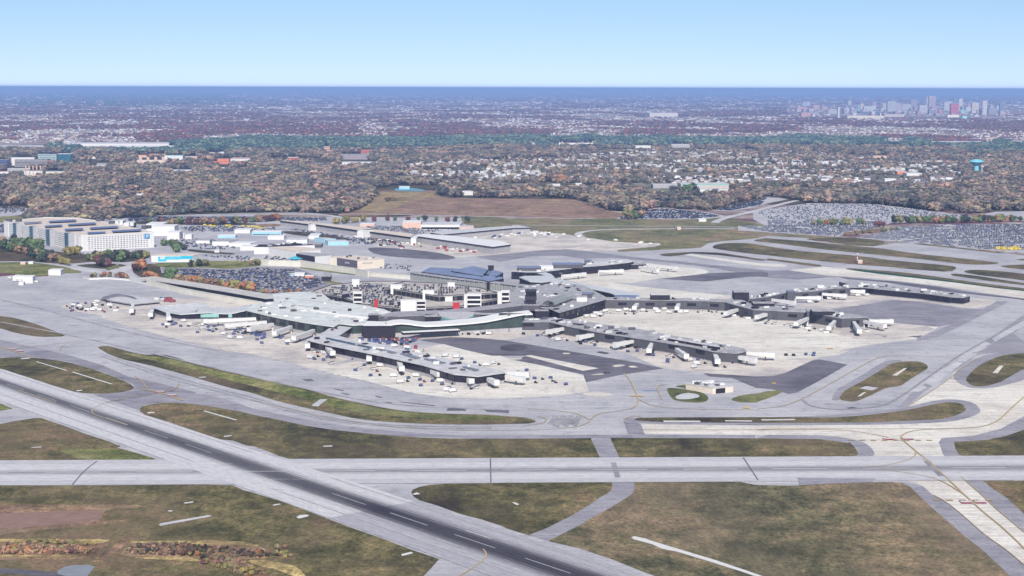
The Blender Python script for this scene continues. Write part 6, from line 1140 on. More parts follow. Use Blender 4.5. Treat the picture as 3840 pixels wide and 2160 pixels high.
DT = [ # x0, x1, top, base, colour, label
 (1685, 1765, 100, 265, (176, 164, 190), 'tallest tower of the skyline, pinkish grey'), (1950, 2045, 188, 325, (186, 96, 134), 'rose red tower standing in the middle of the skyline'), (2330, 2385, 155, 322, (198, 196, 214), 'slim white tower at the right of the skyline'), (1185, 1285, 160, 280, (160, 172, 206), 'blue-grey wide tower left of the skyline centre'), (1285, 1350, 180, 280, (180, 166, 196), 'mauve tower against the wide blue-grey one'),
 (1360, 1470, 195, 265, (178, 180, 204), 'broad pale block in the skyline'), (1465, 1545, 148, 250, (136, 142, 184), 'dark blue twin-slab tower'), (1570, 1665, 205, 300, (182, 184, 210), 'pale stepped block left of the tallest tower'), (1655, 1682, 105, 200, (206, 200, 206), 'cream spire beside the tallest tower'), (1690, 1795, 262, 318, (128, 130, 170), 'low slate block under the tallest tower'), (1870, 1955, 165, 270, (190, 192, 210), 'pale tower left of the rose red one'),
 (1985, 2035, 125, 190, (100, 128, 160), 'dark teal tower behind the rose red one'), (2045, 2090, 130, 262, (214, 206, 208), 'cream stepped tower right of the rose red one'), (2205, 2285, 180, 300, (206, 196, 204), 'cream slab left of the slim white tower'), (2150, 2205, 190, 270, (186, 148, 176), 'mauve slab beside the cream slab'), (2405, 2510, 242, 320, (134, 150, 184), 'blue glass block at the skyline right end'), (2540, 2600, 180, 300, (108, 124, 168), 'dark blue tower at the right edge'),
 (2045, 2150, 262, 302, (134, 190, 202), 'mint green low block in the skyline'), (105, 200, 228, 285, (206, 148, 160), 'salmon block at the skyline left end'), (290, 365, 205, 258, (202, 156, 170), 'salmon block second from the skyline left end'), (160, 250, 165, 215, (176, 184, 206), 'grey block behind the salmon blocks'), (712, 752, 152, 210, (204, 200, 210), 'white round-topped tower left of centre'), (820, 850, 225, 290, (120, 180, 196), 'teal glass tower left of the stadium'), (900, 1010, 222, 280, (184, 200, 214), 'pale green-grey slab beside the stadium'), (1005, 1050, 170, 230, (196, 146, 176), 'pink tower behind the green-grey slab'),
 (860, 902, 190, 260, (206, 196, 200), 'cream block behind the teal tower'), (1125, 1180, 182, 255, (200, 184, 192), 'cream block left of the wide blue-grey tower'), (465, 590, 262, 320, (170, 174, 198), 'grey broad block left of the white shaft'), (585, 606, 232, 370, (216, 212, 216), 'thin white shaft in front of the town'), (145, 305, 298, 342, (206, 150, 160), 'salmon-roofed hall at the left end of the town'), (395, 460, 225, 262, (200, 166, 180), 'pink low block at the left of the town'), (1805, 1845, 270, 318, (190, 120, 150), 'small rose block beside the tallest tower'), (745, 815, 250, 315, (150, 156, 192), 'slate block left of the teal tower'),
 (2270, 2320, 265, 320, (202, 186, 194), 'cream low block left of the slim white tower'), (1910, 2050, 325, 362, (216, 214, 220), 'white waterfront hall below the skyline'), (2090, 2145, 340, 378, (160, 210, 220), 'turquoise domed waterfront hall'), (700, 1145, 335, 372, (204, 196, 200), 'long cream stadium front'), (1150, 1385, 318, 350, (184, 176, 192), 'second long stadium stand'), (870, 1310, 285, 305, (78, 88, 138), 'dark blue stadium roof band')]
for x0, x1, yt, yb, col, lb in DT:
    o, h = fit('C0', x0, x1, yt, yb, max(25, (x1 - x0) * .31 / 6125 * 12500 * .6)); n_ = 'skyscraper' if h > 60 else 'city_block'
    bright = tuple(min(245, int(v * 1.06 + 10)) for v in (col[0], col[1] - 2, max(0, col[2] - 22)))
    bld(n_, lb, 'tower' if h > 60 else 'building', o, h, plain('facade_%d_%d_%d' % col, bright, .6, .3, .1, .03), R_LITE, world=True, bands=(min(8, max(2, int(h // 12))), h * .06, h * .96, .35) if h > 30 else None, bandmat=plain('tower_glass_%d' % (col[2] // 40), (bright[0] * .72, bright[1] * .74, bright[2] * .82), .3, .4))
for k in range(60):   # lesser blocks of the town
    x = rnd.uniform(60, 2560); yb = rnd.uniform(250, 350); o, h = fit('C0', x, x + rnd.uniform(18, 60), yb - rnd.uniform(18, 55), yb, 60)
    cc = rnd.choice([((196, 180, 186), 'pale'), ((190, 150, 160), 'pink'), ((160, 164, 190), 'slate'), ((206, 206, 214), 'white')])
    bld('city_block', '%s low block standing among the skyline towers' % cc[1], 'building', o, h, plain('town_' + cc[1], cc[0]), R_LITE, world=True, group=cc[1] + ' low blocks of the town')
# ============================================================ trees, cars, houses
npr = np.random.RandomState(11)
def foliage(name, c, var=.35):
    m, n, b = nodes(name, .95, .05); a = alb(c, 1.0)
    oi = N(n, 'ShaderNodeObjectInfo'); f = noise(n, pos(n, kind='obj'), 5.0, 4, .7)
    f = mathn(n, 'ADD', mathn(n, 'MULTIPLY', f, .7), mathn(n, 'MULTIPLY', oi.outputs['Random'], .3))
    lo = tuple(v * (1 - var) for v in a[:3]) + (1,); hi = tuple(min(.8, v * (1 + var)) for v in a[:3]) + (1,)
    n.links.new(ramp(n, f, [(.3, lo), (.65, hi)]), b.inputs['Base Color']); return m
def mixed(name, cols, sat=.6):
    """foliage whose colour differs from plant to plant"""
    m, n, b = nodes(name, .95, .05); oi = N(n, 'ShaderNodeObjectInfo')
    k = len(cols); col = ramp(n, oi.outputs['Random'], [(i / k, alb(tuple(sum(c) / 3 + (v - sum(c) / 3) * sat for v in c), .95)) for i, c in enumerate(cols)], 'CONSTANT')
    f = noise(n, pos(n, kind='obj'), 3.0, 3, .6); col = mix(n, .55, col, ramp(n, f, [(.34, (.68, .68, .7, 1)), (.66, (1.3, 1.28, 1.22, 1))]), 'MULTIPLY')
    g = noise(n, pos(n), .004, 4, .6); col = mix(n, .8, col, ramp(n, g, [(.38, (.66, .74, .74, 1)), (.6, (1.3, 1.16, 1.06, 1))]), 'MULTIPLY')
    g5 = noise(n, pos(n), .02, 3, .6); col = mix(n, .9, col, ramp(n, g5, [(.4, (.5, .52, .58, 1)), (.6, (1.5, 1.42, 1.3, 1))]), 'MULTIPLY')
    n.links.new(col, b.inputs['Base Color']); return m
BARK = plain('bark', (110, 96, 84), .95)
def crown_mesh(seed, n=90, flat=1.0, leaf=.17, squash=.5):
    r = random.Random(seed); b = MB()
    lobes = [(Vector((r.uniform(-.22, .22), r.uniform(-.22, .22), .55 + r.uniform(-.22, .25))), r.uniform(.2, .34)) for _ in range(6)] + [(Vector((0, 0, .55)), .33)]
    for _ in range(n):
        c, q = r.choice(lobes); d = Vector((r.gauss(0, 1), r.gauss(0, 1), r.gauss(0, 1))).normalized(); p = c + Vector((d.x * q, d.y * q, d.z * q)) * r.uniform(.72, 1.08)
        p.z = max(.1, p.z); nrm = (d + Vector((r.gauss(0, .45), r.gauss(0, .45), r.gauss(0, .45) + .25))).normalized(); u = nrm.orthogonal().normalized(); v = nrm.cross(u); s = leaf * r.uniform(.6, 1.25)
        a = r.uniform(0, 6.28); u, v = u * math.cos(a) + v * math.sin(a), v * math.cos(a) - u * math.sin(a)
        b.face([p - u * s * .5 - v * s * .3, p + u * s * .5 - v * s * .45, p + u * s * .35 + v * s * .5, p - u * s * .45 + v * s * .4])
    for c, q in lobes:      # twig mass inside
        q *= .72; k = len(b.v)
        for i in range(5):
            for j in range(8):
                t = math.pi * (i + .5) / 5; w_ = 2 * math.pi * j / 8; b.v.append((c.x + q * math.sin(t) * math.cos(w_) * r.uniform(.8, 1.2), c.y + q * math.sin(t) * math.sin(w_) * r.uniform(.8, 1.2), max(.08, c.z + q * math.cos(t))))
        for i in range(4):
            for j in range(8): b.f.append((k + i * 8 + j, k + (i + 1) * 8 + j, k + (i + 1) * 8 + (j + 1) % 8, k + i * 8 + (j + 1) % 8)); b.m.append(0)
    return b
FM = dict(rust=foliage('rust_leaves', (152, 108, 80)), olive=foliage('olive_leaves', (118, 116, 78)), green=foliage('green_leaves', (84, 100, 70)), dark=foliage('dark_leaves', (58, 66, 62)), wine=foliage('wine_leaves', (98, 68, 70)), gold=foliage('gold_leaves', (134, 122, 78)), brown=foliage('brown_leaves', (130, 108, 90)))
ADJ = dict(rust='rust-orange', olive='olive', green='green', dark='dark green', wine='wine red', gold='golden', brown='brown')
PROTO = {}
def tree_proto(kind, var):
    k = (kind, var)
    if k in PROTO: return PROTO[k]
    me = bpy.data.meshes.get('crown_shape_%d' % var)
    o = crown_mesh(100 + var).build('crown', FM[kind]); t = MB(); t.tube((0, 0, -.01), (.01, .01, .5), .028, .016, 7)
    r = random.Random(var)
    for i in range(4): a = r.uniform(0, 6.28); t.tube((.01, .01, .28 + .05 * i), (.2 * math.cos(a), .2 * math.sin(a), .55), .012, .005, 5)
    tr = t.build('trunk', BARK); PROTO[k] = (o.data, tr.data); bpy.data.objects.remove(o); bpy.data.objects.remove(tr); return PROTO[k]
NTREE = 0
def tree(p, kind, h, w_, where, grp, name='tree', lab='tree'):
    global NTREE; NTREE += 1
    cm, tm = tree_proto(kind, rnd.randrange(4)); r = bpy.data.objects.new(name, None); COL.objects.link(r)
    tag(r, '%s %s %s' % (ADJ[kind], lab, where), lab, grp); r.location = (p.x, p.y, 0); r.scale = (w_, w_, h); r.rotation_euler.z = rnd.uniform(0, 6.28)
    for nm, me in (('crown', cm), ('trunk', tm)): o = bpy.data.objects.new(nm, me); COL.objects.link(o); o.parent = r
    return r
def row(segs, n, kinds, h, where, grp, jit=5, **k):
    p = [P(c, x, y) for c, x, y in segs]; L = [(b - a).length for a, b in zip(p, p[1:])]; tot = sum(L)
    for i in range(n):
        s = (i + rnd.uniform(.2, .8)) / n * tot; j = 0
        while s > L[j]: s -= L[j]; j += 1
        q = p[j].lerp(p[j + 1], s / L[j]) + Vector((rnd.uniform(-jit, jit), rnd.uniform(-jit, jit), 0)); hh = rnd.uniform(*h); tree(q, rnd.choice(kinds), hh, hh * rnd.uniform(.95, 1.3), where, grp, **k)
def grove(poly, n, kinds, h, where, grp, gap=5, **k):
    w_ = [gnd(p) for p in poly]; xs = [p.x for p in w_]; ys = [p.y for p in w_]; out = []; t = 0; wp = [(p.x, p.y) for p in w_]
    while len(out) < n and t < 9000:
        t += 1; x, y = rnd.uniform(min(xs), max(xs)), rnd.uniform(min(ys), max(ys))
        if in_poly(np.array([x]), np.array([y]), wp)[0] and all((x - a) ** 2 + (y - b) ** 2 > gap * gap for a, b in out): out.append((x, y))
    for x, y in out: hh = rnd.uniform(*h); tree(Vector((x, y, 0)), rnd.choice(kinds), hh, hh * rnd.uniform(.8, 1.1), where, grp, **k)
g_ = 'trees in front of the white parking garage'
grove(T('Z0', [(-60, 420), (300, 420), (560, 430), (640, 600), (900, 640), (900, 690), (560, 680), (300, 600), (280, 560), (0, 520)]), 46, ['green', 'dark', 'dark', 'green', 'brown'], (11, 18), 'in the copse left of the white parking garage', g_, 7)
grove(T('Z0', [(380, 480), (560, 480), (560, 540), (400, 540)]), 5, ['green', 'olive', 'dark'], (19, 24), 'rising tall in front of the garage stair towers', g_, 9)
grove(T('Z0', [(880, 560), (1060, 540), (1060, 570), (900, 580)]), 5, ['olive', 'gold'], (11, 15), 'at the near corner of the white garage', g_, 7)
grove(T('Z0', [(1100, 620), (1400, 600), (1950, 570), (1990, 610), (1500, 660), (1160, 640)]), 30, ['green', 'dark', 'dark', 'olive'], (10, 15), 'along the road below the blue P', g_, 7)
grove(T('Z0', [(1310, 710), (1480, 690), (1480, 720), (1330, 725)]), 4, ['dark', 'wine'], (13, 17), 'in the dark clump by the road fork', g_, 8)
grove(T('Z0', [(780, 650), (940, 690), (920, 710), (760, 690)]), 5, ['olive', 'dark', 'gold'], (10, 13), 'at the right end of the copse by the grass mound', g_, 7)
row([('Z0', 1180, 865), ('Z0', 1480, 850), ('Z0', 1580, 860), ('Z0', 1690, 880)], 11, ['rust', 'wine', 'brown', 'olive'], (5, 9), 'on the strip above the left apron', 'trees above the left apron', 3)
row([('Z0', 1800, 790), ('Z0', 1900, 740), ('Z0', 1990, 740)], 4, ['wine', 'gold', 'rust'], (12, 15), 'beside the road into the car park', 'trees beside the car park road', 4)
row([('Z1', -60, 280), ('Z1', 60, 300), ('Z1', 140, 310)], 6, ['rust', 'brown'], (7, 11), 'at the west corner of the full car park', 'trees beside the car park road', 4)
row([('Z1', 200, 330), ('Z1', 330, 335)], 3, ['green', 'dark'], (15, 18), 'standing big at the head of the rust-orange row', 'trees beside the car park road', 4)
row([('Z1', 360, 370), ('Z1', 560, 385), ('Z1', 700, 400), ('Z1', 900, 425), ('Z1', 1200, 455), ('Z1', 1400, 475)], 30, ['rust', 'rust', 'brown', 'gold', 'rust', 'olive'], (8, 14), 'in the long row between the full car park and the road wall', 'row of trees along the full car park', 3)
row([('Z1', 1420, 480), ('Z1', 1600, 500), ('Z1', 2000, 500)], 12, ['rust', 'brown', 'olive'], (4, 6.5), 'small, behind the curved hall roof', 'row of trees along the full car park', 3)
row([('Z1', 570, 140), ('Z1', 800, 130)], 7, ['dark', 'green', 'olive'], (8, 11), 'on the green between the cyan banner and the car park', 'trees round the striped car park', 5)
row([('Z1', 1330, 120), ('Z1', 1560, 125)], 4, ['olive', 'brown'], (7, 10), 'at the blue canopy end of the green', 'trees round the striped car park', 5)
row([('W0', 210, 600), ('W0', 380, 600), ('W0', 600, 720), ('W0', 680, 720)], 10, ['green', 'dark'], (9, 15), 'right of the white garage near the yard road', 'trees right of the white garage', 8)
row([('W0', -60, 200), ('W0', 700, 210), ('W0', 1400, 200), ('W0', 2400, 140)], 36, ['dark', 'olive', 'rust', 'brown', 'green', 'wine'], (10, 16), 'in the line behind the rental yard', 'line of trees behind the rental yard', 6)
row([('M1', 760, 165), ('M1', 1000, 150), ('M1', 1100, 130)], 7, ['gold', 'olive'], (11, 15), 'near the salmon fuel building', 'trees by the northern car parks', 5)
row([('M1', 1150, 135), ('M1', 1500, 130), ('M1', 2150, 150)], 10, ['green', 'rust', 'dark', 'wine'], (9, 14), 'before the pale northern lot', 'trees by the northern car parks', 5)
row([('M3', 440, 175), ('M3', 1000, 165)], 13, ['olive', 'gold', 'rust', 'green'], (10, 15), 'between the two right-hand car parks, west half', 'trees between the right-hand car parks', 6)
row([('M3', 1060, 195), ('M3', 1180, 195)], 3, ['wine'], (12, 14), 'in the dark pair between the car parks', 'trees between the right-hand car parks', 4)
row([('M3', 1250, 160), ('M3', 2530, 140)], 34, ['green', 'dark', 'olive', 'green', 'rust'], (11, 18), 'between the two right-hand car parks, east half', 'trees between the right-hand car parks', 7)
row([('M3', 760, 285), ('M3', 1050, 250), ('M3', 1350, 220)], 13, ['green', 'olive', 'brown'], (6, 9), 'in the diagonal hedge across the right car park', 'diagonal hedge trees in the right car park', 4)
row([('U2', 1110, 1405), ('U2', 1300, 1395)], 5, ['olive', 'brown', 'green'], (12, 20), 'beside the striped lot at the russet field corner', 'trees at the russet field corner', 6)
row([('U1', 1290, 1225), ('U1', 1400, 1215)], 3, ['brown', 'dark'], (9, 13), 'alone on the pale meadow left of the russet field', 'lone trees on the pale meadow', 5)
row([('U2', 1710, 1160), ('U2', 1850, 1155)], 3, ['dark', 'green'], (24, 32), 'towering in front of the sea green edged school', 'tall trees in front of the school', 6)
row([('U2', 420, 1040), ('U2', 530, 1045)], 3, ['brown', 'rust'], (22, 28), 'crowding over the white box hall', 'trees over the white box hall', 6)
for seg, n_, kinds, wh in (([('B0', 0, 1100), ('B0', 450, 1095), ('B0', 860, 1120)], 16, ['rust', 'wine', 'brown', 'olive'], 'on the weedy bank left of the dirt track'), ([('B0', 60, 1030), ('B0', 300, 1030), ('B0', 1000, 1040)], 10, ['olive', 'gold', 'brown'], 'along the top of the weedy bank left of the dirt track'),
        ([('B0', 1250, 1120), ('B0', 1700, 1130), ('B0', 2000, 1150), ('B0', 2560, 1150)], 18, ['wine', 'olive', 'dark', 'rust', 'brown'], 'on the reddish bank right of the dirt track'), ([('B0', 1950, 1180), ('B0', 2150, 1260), ('B0', 2500, 1330)], 12, ['olive', 'dark', 'gold', 'wine'], 'down the gully at the bottom of the field'), ([('B1', 170, 1145), ('B1', 400, 1150)], 8, ['gold', 'olive', 'brown'], 'in the thicket at the bank end near the runway'), ([('B1', -60, 1300), ('B1', 120, 1335)], 8, ['gold', 'olive'], 'at the bottom edge below the thicket')):
    row(seg, n_, kinds, (2.0, 3.8), wh, 'shrubs on the lower left banks', 4, name='shrub', lab='shrub')
print('individual trees', NTREE)

def scatter(name, pts, scales, rots, sources, mat, kind='stuff', zs=None):
    """one object: a mesh of points that carries a copy of one of the sources on each point"""
    me = bpy.data.meshes.new(name); n_ = len(pts); me.vertices.add(n_)
    co = np.zeros((n_, 3), np.float32); co[:, :2] = pts
    if zs is not None: co[:, 2] = zs
    me.vertices.foreach_set('co', co.ravel())
    a = me.attributes.new('sc', 'FLOAT_VECTOR', 'POINT'); a.data.foreach_set('vector', np.asarray(scales, np.float32).ravel())
    a = me.attributes.new('rz', 'FLOAT', 'POINT'); a.data.foreach_set('value', np.asarray(rots, np.float32))
    o = bpy.data.objects.new(name, me); COL.objects.link(o); o['kind'] = kind
    ng = bpy.data.node_groups.new(name + '_nodes', 'GeometryNodeTree')
    ng.interface.new_socket('Geometry', in_out='INPUT', socket_type='NodeSocketGeometry'); ng.interface.new_socket('Geometry', in_out='OUTPUT', socket_type='NodeSocketGeometry')
    gi, go_ = ng.nodes.new('NodeGroupInput'), ng.nodes.new('NodeGroupOutput'); iop = ng.nodes.new('GeometryNodeInstanceOnPoints'); j = ng.nodes.new('GeometryNodeJoinGeometry')
    for s in sources:
        oi = ng.nodes.new('GeometryNodeObjectInfo'); oi.inputs['Object'].default_value = s; oi.inputs['As Instance'].default_value = True; ng.links.new(oi.outputs['Geometry'], j.inputs[0])
    sm = ng.nodes.new('GeometryNodeSetMaterial'); sm.inputs['Material'].default_value = mat
    ng.links.new(gi.outputs[0], iop.inputs['Points'])
    if mat is not None: ng.links.new(j.outputs[0], sm.inputs[0]); ng.links.new(sm.outputs[0], iop.inputs['Instance'])
    else: ng.links.new(j.outputs[0], iop.inputs['Instance'])
    iop.inputs['Pick Instance'].default_value = True
    rv = ng.nodes.new('FunctionNodeRandomValue'); rv.data_type = 'INT'; rv.inputs['Min'].default_value = 0; rv.inputs['Max'].default_value = len(sources) - 1
    for s_ in rv.inputs:
        if s_.name == 'Max' and s_.type == 'INT': s_.default_value = len(sources) - 1
        if s_.name == 'Min' and s_.type == 'INT': s_.default_value = 0
    ng.links.new([s_ for s_ in rv.outputs if s_.type == 'INT'][0], iop.inputs['Instance Index'])
    na = ng.nodes.new('GeometryNodeInputNamedAttribute'); na.data_type = 'FLOAT_VECTOR'; na.inputs['Name'].default_value = 'sc'; ng.links.new(na.outputs[0], iop.inputs['Scale'])
    nb = ng.nodes.new('GeometryNodeInputNamedAttribute'); nb.data_type = 'FLOAT'; nb.inputs['Name'].default_value = 'rz'; cx_ = ng.nodes.new('ShaderNodeCombineXYZ'); ng.links.new(nb.outputs[0], cx_.inputs[2]); ng.links.new(cx_.outputs[0], iop.inputs['Rotation'])
    ng.links.new(iop.outputs[0], go_.inputs[0]); md = o.modifiers.new('scatter', 'NODES'); md.node_group = ng; return o
crowns = []
for o in bpy.data.objects:
    if o.name.startswith('crown') and o.data not in [c.data for c in crowns]: crowns.append(o)
crowns = crowns[:8]
def vnoise(x, y, s, seed):
    """smooth value noise on numpy arrays, 0..1"""
    r = np.random.RandomState(seed); g = r.rand(257, 257); xs, ys = x / s + 1000, y / s + 1000; xi, yi = np.floor(xs).astype(int), np.floor(ys).astype(int); fx, fy = xs - xi, ys - yi
    fx = fx * fx * (3 - 2 * fx); fy = fy * fy * (3 - 2 * fy); q = lambda a, b: g[a % 257, b % 257]
    return (q(xi, yi) * (1 - fx) + q(xi + 1, yi) * fx) * (1 - fy) + (q(xi, yi + 1) * (1 - fx) + q(xi + 1, yi + 1) * fx) * fy
def fbm(x, y, s, seed): return (vnoise(x, y, s, seed) + .5 * vnoise(x, y, s / 2.1, seed + 1) + .25 * vnoise(x, y, s / 4.3, seed + 2)) / 1.75
WOOD = T('U0', [(-1600, 690), (-1600, 1270), (0, 1270), (200, 1260), (380, 1290), (300, 1340), (250, 1400), (400, 1440), (800, 1440), (1300, 1390), (1900, 1352), (2576, 1332)], 'U1', [(400, 1337), (900, 1342), (1000, 1312), (1100, 1270), (1180, 1180), (1180, 1130), (1210, 1090), (1400, 1060), (1850, 1060), (1900, 1110), (1830, 1160), (2000, 1182), (2576, 1190)],
         'U2', [(300, 1185), (650, 1195), (760, 1235), (900, 1295), (1130, 1340), (1200, 1345), (1400, 1295), (1550, 1285), (1700, 1300), (2000, 1322), (2300, 1235), (2576, 1172)], 'U3', [(100, 1178), (200, 1192), (400, 1236), (1000, 1242), (1350, 1278), (1700, 1322), (2000, 1352), (2300, 1322), (4300, 1312), (4300, 690), (1800, 680), (1300, 660), (700, 650), (0, 650)], 'U2', [(1400, 640), (700, 665), (0, 650)], 'U1', [(2200, 640), (1600, 690), (1000, 700), (0, 720)], 'U0', [(1300, 740), (700, 700)])
SUBURB = T('U1', [(1400, 880), (1900, 800), (2576, 790)], 'U2', [(600, 720), (1000, 690), (2576, 700)], 'U3', [(900, 760), (1900, 830), (2000, 1080), (1200, 1110), (0, 1140)], 'U2', [(2300, 1060), (1200, 1030), (200, 1010)], 'U1', [(2200, 1030), (1500, 1000)])
OPEN = [T('U2', [(-200, 1035), (1150, 1045), (1150, 1110), (-200, 1110)]), T('U2', [(1160, 1040), (2500, 1040), (2400, 1150), (1900, 1200), (1500, 1165), (1200, 1110)]), T('U3', [(1040, 960), (1540, 945), (1540, 1010), (1040, 1040)]), T('U0', [(1030, 1180), (1660, 1190), (1650, 1250), (1050, 1240)]),
        T('V0', [(900, 190), (1500, 190), (2400, 200), (2400, 330), (1400, 350), (1000, 330)]), T('V0', [(-60, 300), (900, 320), (900, 350), (-60, 350)]), T('V1', [(640, 190), (1300, 190), (1300, 280), (700, 290)]), T('V1', [(1200, 260), (2576, 260), (2576, 290), (1200, 290)]), T('V2', [(0, 250), (1300, 260), (1300, 345), (0, 345)]), T('V2', [(850, 385), (2100, 380), (2000, 400), (900, 420)]), T('V2', [(1370, 280), (2000, 290), (2000, 340), (1370, 330)]), T('U1', [(2200, 1030), (2576, 1030), (2576, 1100), (2300, 1090)])]
rects = []
for e in FB:
    c, x0, x1, yt, yb = e[3:8]; a = px(c, x0, yt); b_ = px(c, x1, yb)
    if b_[1] < 815: rects.append((a[0] - 4, b_[0] + 4, a[1] - 3, b_[1] + 9))
rects.append((3638, 3704, 636, 670))
step = 14.5
gx, gy = np.meshgrid(np.arange(-3000, 3000, step), np.arange(2300, 6900, step)); gx = gx.ravel() + npr.uniform(-5, 5, gx.size); gy = gy.ravel() + npr.uniform(-5, 5, gy.size)
u, v = pix(gx, gy); ok = (u > -560) & (u < 4420) & in_poly(u, v, WOOD)
gx, gy, u, v = gx[ok], gy[ok], u[ok], v[ok]; keep = np.ones(gx.shape, bool)
for q in OPEN: keep &= ~(in_poly(u, v, q) & (npr.rand(gx.size) < .93))
for a0, a1, b0, b1 in rects: keep &= ~((u > a0) & (u < a1) & (v > b0) & (v < b1))
sub = in_poly(u, v, SUBURB); keep &= ~(sub & (fbm(gx, gy, 70, 5) < .50)); keep &= ~(~sub & (fbm(gx, gy, 60, 9) < .33))
# houses of the suburb: places first, so that the trees leave them clear
hx, hy = np.meshgrid(np.arange(-2600, 2600, 30.0), np.arange(2600, 6600, 44.0)); hx = hx.ravel() + npr.uniform(-13, 13, hx.size); hy = hy.ravel() + npr.uniform(-19, 19, hy.size)
hu, hv = pix(hx, hy); hk = in_poly(hu, hv, SUBURB) & (hu > -20) & (hu < 3860) & (fbm(hx, hy, 260, 21) > .44)
for q in OPEN[:4]: hk &= ~in_poly(hu, hv, q)
for a0, a1, b0, b1 in rects: hk &= ~((hu > a0 - 3) & (hu < a1 + 3) & (hv > b0) & (hv < b1 + 5))
hx, hy = hx[hk], hy[hk]; order = np.argsort(hy); hx, hy = hx[order], hy[order]; print('houses', len(hx))
gx, gy, u, v = gx[keep], gy[keep], u[keep], v[keep]
cell = {}
for i, (x, y) in enumerate(zip(hx, hy)): cell.setdefault((int(x // 40), int(y // 40)), []).append((x, y))
k2 = np.ones(gx.size, bool)
for i in range(gx.size):
    x, y = gx[i], gy[i]; ci, cj = int(x // 40), int(y // 40)
    for a in (-1, 0, 1):
        for b_ in (-1, 0, 1, 2):
            for qx, qy in cell.get((ci + a, cj + b_), ()):
                if abs(x - qx) < 10 and -24 < y - qy < 8: k2[i] = False
gx, gy, u, v = gx[k2], gy[k2], u[k2], v[k2]; n_ = gx.size; print('wood trees', n_)
big = fbm(gx, gy, 120, 31); hh = 7 + 15 * big + npr.uniform(-3, 5, n_) * npr.choice([.6, 1, 1.9], n_); ww = (hh * npr.uniform(1.1, 1.8, n_)).clip(13, 34)
WOODM = mixed('autumn_leaves', [(118, 112, 94), (134, 116, 98), (150, 122, 104), (100, 98, 90), (94, 94, 96), (154, 116, 102), (142, 134, 100), (114, 106, 112), (126, 110, 102), (84, 86, 90), (164, 128, 104), (132, 126, 96), (104, 106, 92), (118, 108, 106), (146, 106, 104), (112, 108, 98)], .52)
sub = in_poly(u, v, SUBURB); hh[sub] *= .68; ww[sub] *= .6
scatter('autumn_woods', np.c_[gx, gy], np.c_[ww, ww, hh], npr.uniform(0, 6.28, n_), crowns, WOODM)
# the green belt
GREEN = T('U0', [(400, 705), (560, 660), (750, 660), (830, 705), (1150, 705), (1250, 690), (1600, 695), (1700, 650), (2200, 630), (2576, 600)], 'U1', [(500, 605), (1200, 605), (2000, 600), (2576, 595)], 'U2', [(0, 580), (250, 582), (500, 605), (800, 572), (950, 605), (1700, 605), (2300, 605)], 'U3', [(0, 605), (300, 580), (800, 595), (1300, 625), (1450, 600), (1700, 645), (2000, 645), (2576, 640), (4200, 640), (4200, 720), (2100, 765), (1800, 690), (1300, 680), (700, 668), (0, 668)], 'U2', [(1400, 675), (700, 692), (0, 668)], 'U1', [(2200, 672), (1600, 712), (0, 730)], 'U0', [(2000, 755), (1300, 765), (700, 740)])
gx, gy = np.meshgrid(np.arange(-3400, 3400, 15.0), np.arange(5000, 9500, 15.0)); gx = gx.ravel() + npr.uniform(-7, 7, gx.size); gy = gy.ravel() + npr.uniform(-7, 7, gy.size); u, v = pix(gx, gy); ok = in_poly(u, v, GREEN) & (u > -560) & (u < 4400)
for a0, a1, b0, b1 in rects: ok &= ~((u > a0) & (u < a1) & (v > b0) & (v < b1 + 2))
gx, gy = gx[ok], gy[ok]; n_ = gx.size; print('green belt', n_); hh = 15 + 12 * fbm(gx, gy, 160, 3) + npr.uniform(-3, 4, n_); ww = hh * npr.uniform(.9, 1.4, n_)
scatter('green_woods', np.c_[gx, gy], np.c_[ww, ww, hh], npr.uniform(0, 6.28, n_), crowns, mixed('belt_leaves', [(64, 106, 108), (84, 124, 114), (50, 86, 96), (70, 110, 114), (94, 132, 116), (56, 92, 104)], .75))
SCR = [T('B0', [(-100, 1075), (250, 1070), (600, 1055), (880, 1085), (860, 1130), (400, 1142), (-100, 1140)]), T('B0', [(1220, 1090), (1300, 1050), (1500, 1040), (2000, 1060), (2560, 1110)], 'B1', [(130, 1125), (150, 1165), (0, 1168)], 'B0', [(2400, 1165), (1900, 1150), (1600, 1150), (1250, 1140)]), T('B0', [(1980, 1165), (2200, 1180), (2560, 1280), (2576, 1400), (2300, 1340), (2080, 1250)]), T('B1', [(170, 1090), (260, 1055), (380, 1070), (410, 1160), (170, 1165)]), T('B1', [(-80, 1270), (100, 1280), (150, 1330), (-80, 1345)]), T('B0', [(0, 1000), (300, 1010), (350, 1060), (0, 1070)])]
sx_, sy_ = np.meshgrid(np.arange(-400, 100, 2.6), np.arange(780, 1000, 3.0)); sx_ = sx_.ravel() + npr.uniform(-1.3, 1.3, sx_.size); sy_ = sy_.ravel() + npr.uniform(-1.5, 1.5, sy_.size); u, v = pix(sx_, sy_); ok = np.zeros(sx_.size, bool)
for q in SCR: ok |= in_poly(u, v, q)
ok &= fbm(sx_, sy_, 12, 8) > .34; sx_, sy_ = sx_[ok], sy_[ok]; n_ = sx_.size; print('scrub', n_); hh = 1.2 + 2.2 * fbm(sx_, sy_, 18, 4) * npr.uniform(.6, 1.2, n_)
scatter('scrub', np.c_[sx_, sy_], np.c_[hh * 1.3, hh * 1.3, hh], npr.uniform(0, 6.28, n_), crowns, mixed('scrub_leaves', [(142, 96, 84), (120, 84, 78), (156, 112, 88), (104, 92, 74), (88, 76, 72), (146, 104, 84), (128, 122, 80), (164, 124, 104)], .6))
